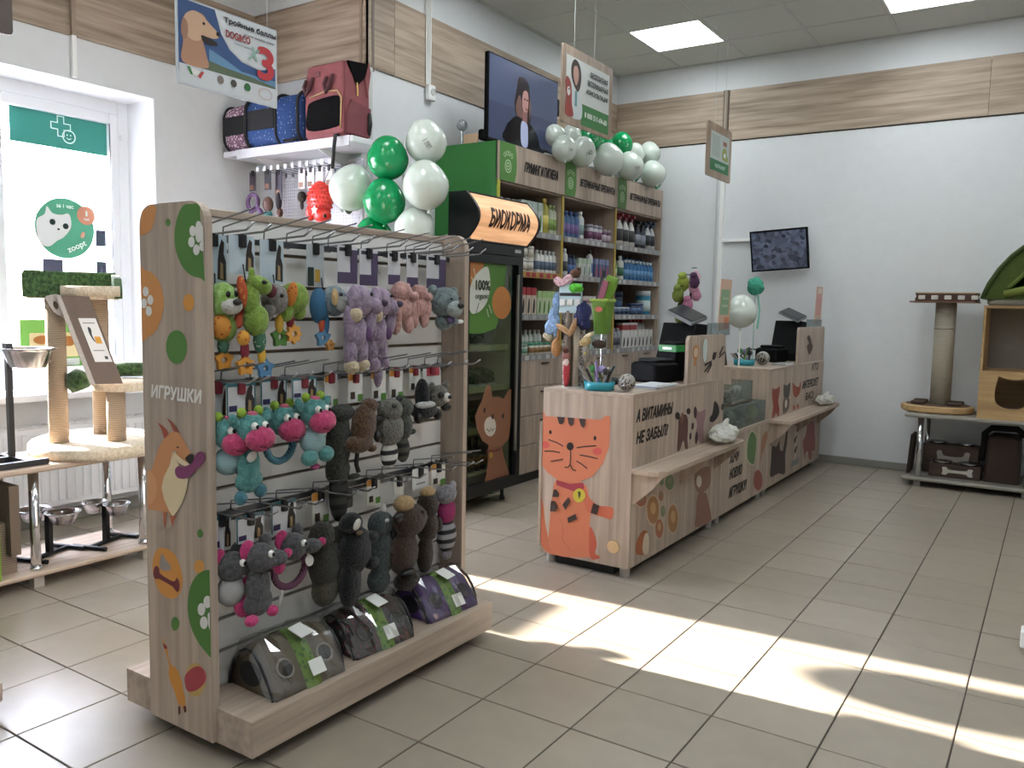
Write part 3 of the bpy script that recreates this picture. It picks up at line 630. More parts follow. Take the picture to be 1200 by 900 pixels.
 'org2': [(4.367,1.275),(4.362,1.242),(4.347,1.212),(4.321,1.19),(4.29,1.176),(4.256,1.174),(4.223,1.182),(4.194,1.2),(4.173,1.226),(4.161,1.256),(4.16,1.288),(4.17,1.319),(4.19,1.345),(4.217,1.364),(4.25,1.373),(4.284,1.371),(4.316,1.358),(4.342,1.337),(4.36,1.308)],
 'greenfr': [(3.858,1.537),(4.273,1.553),(4.287,1.377),(4.219,1.143),(4.154,1.107),(4.027,1.086),(3.905,1.093),(3.868,1.102)],
 'fdog': [(4.126,0.778),(4.159,0.758),(4.178,0.694),(4.248,0.689),(4.304,0.671),(4.326,0.695),(4.359,0.724),(4.387,0.728),(4.386,0.613),(4.385,0.498),(4.369,0.41),(4.291,0.369),(4.18,0.378),(4.072,0.435),(4.018,0.515),(3.996,0.59),(4.035,0.646),(4.066,0.679),(4.095,0.738)],
 'fdogbody': [(4.147,0.401),(4.235,0.37),(4.284,0.383),(4.316,0.302),(4.364,0.217),(4.397,0.134),(4.399,0.075),(4.07,0.096),(4.11,0.182),(4.14,0.277)],
 'fdogmuz': [(4.222,0.504),(4.217,0.479),(4.202,0.46),(4.179,0.449),(4.152,0.45),(4.126,0.461),(4.106,0.481),(4.095,0.505),(4.094,0.531),(4.104,0.553),(4.123,0.568),(4.148,0.573),(4.175,0.568),(4.199,0.553),(4.216,0.53)],
 'fdogeyes': [(4.094,0.618),(4.296,0.562),(4.181,0.57),(4.17,0.348)],
}
# ================================================================== toy stand (gondola)
def clip(pts, x0, x1, y0, y1):
    def cut(ps, ax, lim, keep_less):
        out = []
        for i in range(len(ps)):
            a, b = ps[i-1], ps[i]; ia = (a[ax] <= lim) == keep_less or a[ax] == lim; ib = (b[ax] <= lim) == keep_less or b[ax] == lim
            if ia != ib:
                t = (lim-a[ax])/(b[ax]-a[ax]); out.append((a[0]+(b[0]-a[0])*t, a[1]+(b[1]-a[1])*t))
            if ib: out.append(b)
        return out
    for ax, lim, kl in ((0, x0, False), (0, x1, True), (1, y0, False), (1, y1, True)): pts = cut(pts, ax, lim, kl) if pts else pts
    return pts
SY0, SY1 = 1.364, 2.512; PX0, PX1 = -2.142, -1.857; SX = -1.965
stand = thing('toy_display_stand', 'free-standing wood-look toy stand with white slatwall, hooks and animal prints', 'display stand', (-2.0, (SY0+SY1)/2, 0))
def endpanel(y0, y1, z1):
    pl = rrect(PX0, .05, PX1, z1, .055, 6); pl = [(x, z if z > .7 else .05) if z > .7 else ((PX0 if x < -2 else PX1), .05) for x, z in pl]
    seen = []; [seen.append(p) for p in pl if p not in seen]
    return MB().poly(seen, ((0, y1, 0), (1, 0, 0), (0, 0, 1)), 0, y1-y0)
pn = endpanel(SY0, SY0+.024, 1.515).build('end_panel', SWOOD, stand)
pf = endpanel(SY1-.024, SY1, 1.515).build('end_panel', SWOOD, stand)
F1 = ((0, SY0, 0), (1, 0, 0), (0, 0, 1))
def cp(n): return clip(PR[n], PX0+.001, PX1-.001, .06, 1.513)
def cs_(n, k=4): return clip(smooth_closed(PR[n], k), PX0+.001, PX1-.001, .06, 1.513)
GR, OR, PWH = '#4c7a34', '#c98a4e', '#d9d6d0'
topclip = lambda pts: [(min(x, PX1-.001), z) for x, z in clip(pts, PX0+.001, PX1-.001, 0, 1.514)]
def round_clip(pts):
    out = []
    for x, z in topclip(pts):
        for cx, sg in ((PX1-.055, 1), (PX0+.055, -1)):
            dx, dz = x-cx, z-1.46
            if dx*sg > 0 and dz > 0:
                L_ = math.hypot(dx, dz)
                if L_ > .0545: x, z = cx+dx/L_*.0545, 1.46+dz/L_*.0545
        out.append((x, z))
    return out
print_on(stand, 'paw_circle_print', F1, [(GR, round_clip(smooth_closed(PR['greentop'], 6)))]+[(PWH, cs_('pawtop%d' % i)) for i in range(4)]+[(PWH, cs_('pawtoppad'))])
print_on(stand, 'orange_spot_print', F1, [(OR, round_clip(smooth_closed(PR['orangetop'], 6)))])
print_on(stand, 'paw_circle_print', F1, [(OR, cs_('orangemid'))]+[(PWH, cs_('pawmid%d' % i)) for i in range(4)])
print_on(stand, 'spot_print', F1, [(GR, cp('dotg'))]); print_on(stand, 'spot_print', F1, [('#c98a3a', cp('doto'))]); print_on(stand, 'spot_print', F1, [(GR, cp('dotG'))])
letters(stand, 'lettering', F1, 'ИГРУШКИ', -1.99, 1.003, .222, .038, '#e4e1da', .12, bold=.03)
print_on(stand, 'fox_print', F1, [('#c98b5c', cp('fox_body')), ('#b5694a', cp('fox_legs')), ('#b5694a', cp('fox_legs2')), ('#d29a6c', cp('fox_haunch')), ('#9c4a38', cp('fox_ear1')), ('#9c4a38', cp('fox_ear2')), ('#d9c6a0', cp('fox_bib')), ('#ddc9a6', cp('fox_muzzle')), ('#7d3a63', cs_('fox_toy', 3)), ('#1c1613', cs_('fox_nose', 3)), ('#2a1a12', cp('fox_eye'))])
print_on(stand, 'bone_print', F1, [('#cc8b3f', cs_('disc_bone')), ('#6e2a33', cs_('bone', 3)), ('#8f8680', cs_('mouse', 3))])
print_on(stand, 'paw_circle_print', F1, [('#cf9347', cp('dotor2')), ('#47762f', clip(smooth_closed(PR['greenlow'], 4), PX0, PX1-.001, .06, 1.5))]+[(PWH, cp('pawlow%d' % i)) for i in range(3)]+[(PWH, cp('pawlowpad'))])
print_on(stand, 'spot_print', F1, [(GR, cp('dotlow'))]); print_on(stand, 'spot_print', F1, [(GR, cp('dottop'))])
print_on(stand, 'rubber_chicken_print', F1, [('#cf8d3c', cs_('chick', 3)), ('#8e2f24', cp('chick_beak')), ('#5a2c24', cp('chick_leg1')), ('#5a2c24', cp('chick_leg2'))])
print_on(stand, 'ball_print', F1, [('#b99a5a', cp('ball')), ('#a63b45', cs_('ballred', 3))])
# plinth, core and slats
iy0, iy1 = SY0+.024, SY1-.024
MB().bbox(-2.285, PX0+.002 if False else -1.712, SY0+.014, SY1-.02, .045, .146, .002, 1).build('plinth', SWOODY, stand)
for x in (-2.2, -1.8):
    for y in (SY0+.12, SY1-.14): MB().lathe([(.022, 0), (.022, .046)], (x, y, 0), 10).build('castor', BLACK, stand)
MB().box(-2.010, -1.990, iy0, iy1, .14, 1.49).build('core_board', P('#8f7d69', .7), stand)
SLAT = P('#e3e1dd', .35)
gz = [.1455+.0957*k for k in range(15)]
s0 = None
for sd in (1, -1):
    for k in range(14):
        z0, z1 = gz[k]+(.011 if k else 0), gz[k+1]
        m_ = MB()
        xa, xb = (-1.990, SX) if sd > 0 else (-2.035, -2.010)
        m_.box(xa, xb, iy0, iy1, z0, z1); m_.build('slat', SLAT, stand)
MB().bbox(-2.04, SX+.006, iy0, iy1, 1.486, 1.508, .004, 1).build('top_rail', SWOODY, stand)
ROWS = [1.428, 1.032, .662]
for z in ROWS: MB().box(SX+.028, SX+.036, iy0, iy1, z-.012, z+.004).box(SX, SX+.03, iy0+.02, iy0+.03, z-.01, z+.002).box(SX, SX+.03, iy1-.03, iy1-.02, z-.01, z+.002).build('hook_bar', P('#55565a', .35, .8), stand)
# hooks
WIRE = P('#a9abb0', .25, .9)
def hook_mesh(t, ln, s=1):
    x0 = .03; W = lambda *p: [(s*x, 0, z) for x, z in p]
    MB().tube(W((x0, -.012), (x0+.004, .004), (x0+ln-.03, .012), (x0+ln, .030)), .0032, 5).build('prong', WIRE, t, world=False, smooth=True)
    MB().tube(W((x0, -.012), (x0+.004, .030), (x0+ln-.02, .062), (x0+ln-.012, .064)), .0024, 5).build('price_arm', WIRE, t, world=False, smooth=True)
    MB().obox((s*(x0-.001), 0, -.004), (.010, .022, .022)).build('clip_plate', WIRE, t, world=False)
hk = None; HOOKY = {}
def hook(row, y, first=[None]):
    z = ROWS[row]; lab = 'chrome wire hook with a price arm on the %s bar of the toy stand' % ('top', 'middle', 'bottom')[row]; grp = 'hooks on the %s bar of the toy stand' % ('top', 'middle', 'bottom')[row]
    if first[0] is None:
        t = thing('display_hook', lab, 'hook', (SX, y, z), group=grp); hook_mesh(t, .20); first[0] = t
    else: copy_tree(first[0], (SX, y, z), 0, lab, grp)
XT = -1.895
ROWDY = [(-.014, 0.), (-.030, -.018), (-.004, -.008)]
def tp(y, z, row=0, dx=0.):
    f_ = 1.037-dx/1.80; return y*f_+ROWDY[row][0], 1.2584+(z-1.2584)*f_+ROWDY[row][1]*f_
class Toy:
    def __init__(s, name, label, row, y, ztop, cat='plush toy', group=None, x=XT, hook_it=True, sy=1., sz=1., dx=0.):
        s.sy, s.sz = sy, sz; s.ymin = None
        y, ztop = tp(y, ztop, row, dx); x += dx; s.row = row; s.zr = ROWS[row]-ztop
        s.t = thing(name, label, cat, (x, y, ztop), group=group)
        if hook_it: hook(row, y)
    def part(s, name, mat, *blobs, n=12, m=8, noise=0., smooth=True):
        mb = MB()
        for b in blobs:
            b = (b[0], b[1]*s.sy, b[2]*s.sz, b[3]*(1+(s.sy-1)*.5), b[4]*s.sy, b[5]*s.sz)+tuple(b[6:]); mb.blob(b[:3], b[3:6], b[6:9] if len(b) > 6 else (0, 0, 0), n, m, noise)
        if s.t.location.y < 1.48: lo = 1.391-s.t.location.y; mb.v = [(x, max(y, lo+.0005*abs(z)), z) for x, y, z in mb.v]
        return mb.build(name, mat, s.t, smooth=smooth, world=False)
    def card(s, w=.07, h=None, base='#cfcfd2', prints=(), clip_col='#131214', dy=0., x=-.005, z0=None):
        z1 = s.zr+.004; h = h or (s.zr+.01)
        F = ((x, dy, z1-h), (0, 1, 0), (0, 0, 1)); mb = MB(); mats = [P(base, .35)]
        mb.mat(0).poly(rrect(-w/2, 0, w/2, h, .006, 2), F, -.001, .002)
        for i, (c, pts) in enumerate(prints):
            m = P(c, .4)
            if m not in mats: mats.append(m)
            mb.mat(mats.index(m)).poly([(px*w/2, pz*h) for px, pz in pts], F, .0014+.0003*i)
        mb.build('header_card', mats, s.t, world=False)
        MB().bbox(x-.008, x+.012, dy-.011, dy+.011, z1-.032, z1+.004, .004, 1).build('clip', P(clip_col, .4), s.t, world=False)
        return s
    def tube(s, name, mat, pts, r, n=8):
        pts = [(x, y*s.sy, z*s.sz) for x, y, z in pts]; return MB().tube(pts, r, n).build(name, mat, s.t, smooth=True, world=False)
    def star(s, name, col, y, z, r, x=.02, pts=5):
        q = []
        for k in range(pts*2):
            a = PI/2+PI*k/pts; rr = r if k % 2 == 0 else r*.68; q.append((rr*math.cos(a), rr*math.sin(a)))
        ou = smooth_closed(q, 3); n_ = len(ou); inn = [(r*.3*math.cos(PI/2+2*PI*k/n_), r*.3*math.sin(PI/2+2*PI*k/n_)) for k in range(n_)]
        V = [(x+t, y+a, z+b) for t in (0, .012) for L in (ou, inn) for a, b in L]; F_ = []
        for i in range(n_):
            j = (i+1) % n_; F_ += [(i, j, n_+j, n_+i), (2*n_+i, 3*n_+i, 3*n_+j, 2*n_+j), (i, 2*n_+i, 2*n_+j, j), (n_+i, n_+j, 3*n_+j, 3*n_+i)]
        return MB().add(V, F_).build(name, P(col, .4), s.t, world=False)
BK = P('#14100e', .35); EYE = P('#0c0b0b', .15)
RC = lambda a, b, c, d: [(a, b), (c, b), (c, d), (a, d)]
DOGPIC = lambda c='#2a221f': [(c, [(.25, .08), (.9, .05), (.92, .45), (.75, .62), (.8, .85), (.6, .92), (.42, .75), (.3, .5)]), ('#a88b62', [(.45, .1), (.7, .08), (.68, .4), (.5, .45)])]
# ---- row 1
G1, G2 = '#6f9a3a', '#86b04a'; GREEN = fur('#748f3c', '#8ba84e', 60)
T = Toy('plush_dog', 'green plush puppy with white muzzle and orange star teether on toy stand', 0, 1.385, 1.308)
T.part('head', fur('#7fa54a', '#9fc07a', 60), (.03, 0, -.05, .045, .042, .047)); T.part('ear', GREEN, (.03, .05, -.055, .02, .02, .055, -.7, 0, 0)); T.part('ear', dots('#5f8f3c', '#c4d6ac', 90), (.02, -.04, -.055, .018, .018, .045, .3, 0, 0))
T.part('muzzle', fur('#bdb9b2', '#cfccc6', 60), (.062, .004, -.066, .022, .032, .024)); T.part('nose', BK, (.084, .006, -.056, .008, .014, .009)); T.part('eye', EYE, (.070, -.012, -.036, .006, .006, .009)); T.part('eye', EYE, (.070, .013, -.034, .006, .006, .009))
T.part('body', GREEN, (.025, .005, -.125, .035, .038, .04)); T.part('belly_patch', dots('#c98736', '#a03a2a', 70), (.035, -.01, -.122, .030, .026, .034)); T.part('arm', P('#e0694e', .8), (.04, .055, -.095, .016, .017, .04, -.6, 0, 0)); T.part('leg', dots('#3f6b52', '#b5c9b6', 110), (.025, .004, -.172, .016, .016, .026))
T.star('teether', '#d0903a', .004, -.212, .03); T.card(.085, None, '#b9c7d0', DOGPIC()); T.tube('hang_loop', BK, [(0, 0, .02), (0, 0, -.03)], .002)
T = Toy('plush_giraffe', 'green plush giraffe with teether stars hanging from the top bar', 0, 1.475, 1.335, dx=.045)
T.part('head', GREEN, (.03, .03, -.035, .026, .042, .024, -.35, 0, 0)); T.part('muzzle', P('#5a2430', .8), (.033, .066, -.05, .018, .016, .019)); T.part('horn', GREEN, (.03, .004, -.008, .009, .009, .02)); T.part('eye', EYE, (.054, .026, -.028, .005, .009, .006))
T.part('mane', dots('#b3502e', '#d59a3a', 90), (.022, -.02, -.055, .014, .014, .045, .2, 0, 0)); T.part('neck', GREEN, (.025, .006, -.075, .022, .024, .055)); T.part('body', GREEN, (.025, .02, -.13, .034, .036, .045)); T.part('leg', dots('#3f6b52', '#b5c9b6', 110), (.03, .028, -.185, .017, .018, .036))
T.part('leg', dots('#cf9436', '#a8422a', 80), (.025, -.022, -.178, .016, .018, .022)); T.part('ribbon', P('#7c2434', .8), (.025, -.018, -.21, .010, .013, .03)); T.part('ribbon', P('#cfa034', .8), (.03, .035, -.228, .010, .012, .03))
T.star('teether', '#cf8f34', -.018, -.252, .03); T.star('teether', '#4f7fa6', .042, -.262, .03, x=.026); T.card(.085, None, '#b9c7d0', DOGPIC()); T.tube('hang_loop', BK, [(0, 0, .02), (.01, .0, -.03)], .002)
T = Toy('plush_elephant', 'grey and green plush elephant lying sideways with orange and green teethers', 0, 1.575, 1.312)
T.part('head', fur('#6f6c68', '#8b8783', 60), (.035, -.025, -.05, .035, .042, .045)); T.part('ear', dots('#c2782e', '#a03526', 80), (.058, .018, -.035, .012, .018, .036, 0, .2, 0)); T.part('body', GREEN, (.03, .052, -.045, .04, .046, .046)); T.part('leg', GREEN, (.03, .02, -.085, .022, .026, .03)); T.part('leg', GREEN, (.03, .07, -.085, .02, .02, .025))
T.part('trunk', fur('#6f6c68', '#8b8783', 60), (.045, -.055, -.085, .018, .018, .03, -.5, 0, 0)); T.part('eye', EYE, (.068, -.028, -.04, .005, .006, .006)); T.part('ribbon', P('#cda23a', .8), (.03, -.005, -.12, .01, .014, .028)); T.part('ribbon', P('#7c2434', .8), (.03, .035, -.11, .01, .013, .025))
T.star('teether', '#517f37', 0, -.158, .032); T.star('teether', '#d79a4a', .042, -.15, .03, x=.03, pts=8); T.card(.085, None, '#b9c7d0', DOGPIC()); T.tube('hang_loop', BK, [(0, 0, .02), (.01, .0, -.03)], .002)
T = Toy('plush_donkey', 'blue plush animal with grey plastic-wrapped head and blue star teether', 0, 1.755, 1.31)
T.part('head', fur('#6b7a84', '#8a979d', 60), (.04, .015, -.05, .034, .046, .048)); T.part('body', P('#35668a', .8), (.02, -.03, -.065, .03, .028, .055)); T.part('muzzle', fur('#8f8f8b', '#a5a39e', 60), (.07, .02, -.06, .015, .03, .026)); T.part('ear', fur('#b89a6a', '#c6a97c', 60), (.07, -.012, -.038, .010, .012, .026))
T.part('ribbon', P('#c0563a', .8), (.03, -.028, -.118, .008, .011, .028)); T.part('ribbon', P('#35668a', .8), (.03, -.008, -.118, .008, .010, .034)); T.part('eye', EYE, (.072, .012, -.03, .005, .006, .006)); T.star('teether', '#5b8cb0', -.02, -.162, .030); T.star('teether', '#d39a56', 0, -.185, .018, x=.03)
T.card(.07, None, '#b3b9bc', [('#26332b', RC(-.9, 0, -.2, .45)), ('#b7923c', RC(-.1, .1, .5, .4))], dy=-.02); T.tube('hang_loop', BK, [(0, 0, .02), (.01, .0, -.03)], .002)
PU = fur('#847489', '#a592a6', 50); PC = [('#4b3e5c', RC(-1, .0, 1, .3)), ('#e6e4e2', RC(-.9, -.28, .9, -.06)), ('#4b3e5c', RC(.25, .3, 1, .9)), ('#22202a', RC(-.85, .85, -.2, .95))]
def purple(lab, y, zt, tw, long):
    T = Toy('plush_dog', lab, 0, y, zt, group='lilac plush dogs', dx=0. if long else .05)
    T.part('head', PU, (.035, .01, -.06, .045, .044, .05)); T.part('snout', PU, (.055, .01+.045*tw, -.075, .03, .032, .027)); T.part('nose', P('#3c2b46', .4), (.080, .01+.066*tw, -.064, .012, .013, .012)); T.part('ear', PU, (.05, -.022, -.065, .02, .026, .056, .15, 0, 0)); T.part('eye', EYE, (.076, .022, -.038, .005, .005, .006))
    T.part('body', PU, (.03, 0, -.155, .034, .042, .058)); T.part('belly_patch', P('#5e3f66', .8), (.058, .028, -.16, .009, .014, .022)); T.part('arm', PU, (.04, -.035, -.13, .02, .02, .06, .1, 0, 0)); T.part('arm', PU, (.05, .045, -.125, .018, .02, .05, -.2, 0, 0))
    T.part('paw', fur('#bfae93', '#cdbd9f', 60), (.055, -.025, -.10, .02, .022, .025, .3, 0, 0)); T.part('leg', PU, (.03, -.022, -.215, .022, .024, .06)); T.part('leg', PU, (.03, .026, -.215, .022, .022, .06))
    fm = fur('#bfae93', '#cdbd9f', 60) if not long else PU
    T.part('foot', fm, (.035, -.022, -.262, .026, .024, .024)); T.part('foot', fm, (.035, .028, -.258, .024, .020, .022))
    if long: T.part('tail', PU, (.03, .008, -.29, .016, .018, .05))
    T.card(.085, None, '#c8c8cc', PC); return T
purple('lilac plush dog with cream feet, head turned sideways', 1.868, 1.322, 1., False); purple('lilac plush dog with a dangling tail next to the pink curly toys', 1.96, 1.318, .7, True)
PK = fur('#a8807c', '#c79c95', 45)
for i, (y, zt, sc) in enumerate(((2.08, 1.325, 1.), (2.172, 1.318, .85))):
    T = Toy('plush_poodle', ('pink curly plush toy with long limbs beside the lilac dogs', 'smaller pink curly plush toy next to the grey bear')[i], 0, y, zt, group='pink curly plush toys')
    for nm, b in (('head', (.03, 0, -.03, .036, .038, .036)), ('snout', (.055, .03, -.045, .02, .022, .018)), ('body', (.03, .0, -.085, .034, .04, .046)), ('arm', (.04, -.03, -.095, .016, .018, .045)), ('arm', (.05, .032, -.09, .016, .018, .045)), ('leg', (.03, -.03, -.14, .02, .022, .034)), ('leg', (.04, .022, -.135, .02, .022, .036))):
        b = tuple(v*sc for v in b); T.part(nm, PK, b, noise=.09)
    T.card(.06, None, '#c8c8cc', PC[:2]+PC[3:])
GB = fur('#5c6a6b', '#7d8a8a', 50)
T = Toy('plush_bear', 'grey plush bear with pale muzzle and purple bow', 0, 2.30, 1.318)
T.part('head', GB, (.035, 0, -.055, .05, .066, .056)); T.part('ear', GB, (.025, -.055, -.015, .016, .022, .022)); T.part('ear', GB, (.03, .058, -.02, .016, .022, .022)); T.part('muzzle', fur('#8b9693', '#a4adab', 60), (.078, .004, -.078, .026, .04, .030)); T.part('nose', BK, (.104, .008, -.066, .010, .017, .012)); T.part('eye', EYE, (.083, -.02, -.042, .004, .007, .004)); T.part('eye', EYE, (.083, .028, -.04, .004, .007, .004))
T.part('body', GB, (.03, .005, -.125, .03, .04, .032)); T.part('bow', P('#5a4a70', .7), (.066, -.002, -.118, .012, .022, .014)); T.part('bow_knot', P('#473960', .7), (.076, -.002, -.118, .008, .008, .010)); T.part('arm', GB, (.04, .045, -.125, .016, .03, .015)); T.part('care_label', P('#c8ccc9', .5), (.045, .082, -.125, .003, .022, .008))
T.card(.11, None, '#c8c8cc', PC)
for y in (1.67, 2.24, 2.40): hook(0, y*1.02)
# ---- row 2
TE = fur('#4a8482', '#659c98', 60); TD = fur('#3a6c7c', '#508490', 60); PKM = fur('#b5406a', '#cb5079', 60)
CC = [('#2f6a74', RC(-1, .88, 1, 1)), ('#2f6a74', RC(-1, 0, -.9, 1)), ('#2f6a74', RC(.92, 0, 1, 1)), ('#3d3a63', RC(-.85, .12, -.3, .3))]+DOGPIC()
def cow(lab, y, zt, kind, name='plush_cow'):
    T = Toy(name, lab, 1, y, zt, group='teal plush cows with pink muzzles', dx=.05 if kind in (1, 3) else 0.)
    T.part('head', TE, (.035, .0, -.042, .042, .045, .045)); T.part('muzzle', PKM, (.066, .006, -.066, .032, .046, .036)); T.part('ear', TE, (.03, .052, -.018, .01, .014, .024, -.5, 0, 0)); T.part('ear', TE, (.03, -.05, -.018, .01, .014, .024, .5, 0, 0))
    T.part('horn', P('#8fae3d', .8), (.03, .03, .006, .013, .013, .014)); T.part('horn', P('#8fae3d', .8), (.03, -.026, .004, .013, .013, .014)); T.part('tuft', P('#b5566f', .9), (.04, 0, -.002, .014, .016, .010))
    for s_ in (-1, 1):
        e = T.part('eye', P('#e8e6e0', .3), (.072, s_*.017, -.03, .009, .010, .012)); MB().blob((.0805, s_*.017+.002, -.031), (.004, .005, .006), n=8, m=6).build('pupil', EYE, e, world=False, smooth=True)
    T.tube('mouth', P('#5b1230', .8), [(.094, -.018, -.082), (.099, .005, -.088), (.095, .028, -.080)], .0016, 5)
    NETM = stripes('#7fa4a8', '#a5bfc2', 'z', 90)
    if kind == 0: T.part('body', NETM, (.03, .005, -.12, .036, .042, .04)); T.part('arm', TD, (.045, .045, -.105, .012, .022, .018)); T.part('foot', TD, (.045, .04, -.145, .016, .03, .016))
    if kind == 1:
        T.part('body', TE, (.025, .0, -.15, .02, .036, .07)); T.part('skirt', TE, (.025, .0, -.185, .018, .046, .035)); T.part('foot', TD, (.03, -.032, -.228, .018, .018, .02)); T.part('foot', TD, (.03, .034, -.218, .018, .018, .02)); T.part('wash_label', P('#d6d3cc', .5), (.05, -.01, -.115, .003, .018, .014, .5, 0, 0))
    if kind == 2: T.tube('rope_ring', stripes('#27506a', '#5f93a0', 'y', 55), [(.02, .052*math.cos(a), -.105+.058*math.sin(a)) for a in [2*PI*k/20 for k in range(21)]], .011)
    if kind == 3:
        T.part('body', NETM, (.03, .0, -.125, .034, .042, .042)); T.part('foot', TE, (.05, -.03, -.172, .020, .030, .024)); T.part('foot', TE, (.05, .034, -.168, .020, .028, .024)); T.part('tail', P('#c25a8a', .8), (.03, .01, -.205, .012, .016, .008))
    T.card(.095, None, '#d6d6d8', CC, '#7c2230'); return T
cow('teal plush cow with a net body half behind the end panel', 1.407, .972, 0); cow('teal plush cow with a flat cloth body and blue feet', 1.482, .975, 1); cow('teal plush cow head on a braided blue rope ring', 1.592, .985, 2); cow('teal plush cow with net tummy and two round feet', 1.707, .998, 3)
SKC = [('#c4873a', RC(-1, .75, -.2, 1)), ('#e2e0da', RC(-.9, .2, .9, .75)), ('#5d8a3c', RC(.3, 0, 1, .25)), ('#3c2c22', RC(-.7, .1, -.1, .35))]
T = Toy('fur_toy', 'long dark grey fur strip toy hanging past two slats', 1, 1.812, .962, sy=1.2, sz=1.02)
DG = fur('#22231f', '#43453d', 120); T.part('head', DG, (.03, .01, -.02, .03, .042, .028)); T.part('body', DG, (.03, 0, -.11, .03, .04, .09), noise=.06); T.part('body', DG, (.03, -.005, -.19, .028, .036, .06), noise=.06); T.part('leg', DG, (.04, .045, -.225, .012, .024, .01)); T.part('arm', DG, (.04, -.05, -.05, .012, .022, .01)); T.part('tail', stripes('#0d0d0d', '#2e2e2b', 'z', 8), (.03, .0, -.275, .022, .032, .085)); T.card(.055, None, '#d6d6d2', SKC, '#7c2230')
T = Toy('fur_toy', 'brown furry squirrel toy with a thin dark tail', 1, 1.918, .972, dx=.045, sy=1.3)
BR = fur('#3f2c20', '#6b4f39', 110); T.part('head', BR, (.03, .02, -.02, .022, .026, .026)); T.part('body', BR, (.03, .0, -.08, .028, .036, .075, -.2, 0, 0), noise=.06); T.part('haunch', BR, (.03, -.015, -.135, .028, .044, .03)); T.tube('tail', P('#1d1613', .8), [(.03, -.02, -.15), (.03, -.024, -.20), (.035, -.02, -.225)], .007); T.part('foot', BR, (.04, .022, -.155, .012, .014, .012)); T.card(.065, None, '#d6d6d2', SKC, '#7c2230')
T = Toy('plush_raccoon', 'pale grey furry raccoon toy with a black and white ringed tail', 1, 2.024, .965, dx=.03, sy=1.25, sz=.98)
LG = fur('#56544d', '#7f7d74', 120); T.part('head', LG, (.035, .01, -.035, .034, .04, .04), noise=.05); T.part('body', LG, (.032, .012, -.10, .036, .046, .06), noise=.05); T.part('arm', BK, (.04, -.04, -.055, .012, .026, .010)); T.part('leg', BK, (.04, -.04, -.115, .012, .014, .022)); T.part('tail', stripes('#17161a', '#c9c7c2', 'z', 9), (.03, .012, -.185, .02, .03, .05)); T.part('nose', BK, (.065, .0, -.018, .008, .01, .008)); T.card(.07, None, '#d6d6d2', SKC, '#7c2230')
T = Toy('plush_lemur', 'slim dark grey furry toy with a banded tail next to the pale raccoon', 1, 2.108, .96, sy=1.15)
MG = fur('#33352f', '#53554e', 120); T.part('head', MG, (.03, 0, -.03, .028, .036, .036)); T.part('ear', BK, (.03, -.02, -.0, .01, .014, .016)); T.part('body', MG, (.03, .0, -.09, .026, .032, .055), noise=.05); T.part('tail', stripes('#141414', '#45463f', 'z', 10), (.03, -.005, -.17, .02, .028, .05, .15, 0, 0)); T.part('foot', MG, (.04, .03, -.115, .01, .016, .01)); T.card(.07, None, '#d6d6d2', SKC, '#7c2230')
T = Toy('plush_skunk', 'black plush skunk with white stripes lying flat under its card', 1, 2.204, .985)
T.part('body', fur('#17181a', '#2b2c2f', 90), (.03, .01, -.075, .04, .062, .032)); T.part('stripe', fur('#a5a5a3', '#c9c9c7', 90), (.045, .0, -.053, .025, .05, .014)); T.part('tail', fur('#101114', '#232428', 90), (.03, .0, -.02, .028, .026, .06)); T.part('paw', BK, (.05, -.045, -.095, .018, .014, .02)); T.part('paw', BK, (.05, .06, -.09, .018, .014, .02)); T.card(.06, .09, '#d6d6d2', SKC, '#7c2230')
T = Toy('plush_raccoon', 'small grey raccoon face toy on a white card by the far end panel', 1, 2.295, 1.0)
T.part('head', LG, (.03, .0, -.045, .03, .046, .04)); T.part('ear', LG, (.03, -.04, -.01, .012, .015, .018)); T.part('ear', LG, (.03, .04, -.008, .012, .015, .018)); T.part('muzzle', P('#cfccc6', .8), (.055, .012, -.05, .016, .02, .018)); T.part('nose', BK, (.070, .014, -.048, .008, .01, .008)); T.part('mask', BK, (.052, -.016, -.04, .012, .016, .014)); T.part('foot', BK, (.04, .03, -.088, .018, .024, .016)); T.card(.10, .13, '#d2d2d0', [('#a83a44', RC(-.6, .7, .9, .95))], '#7c2230')
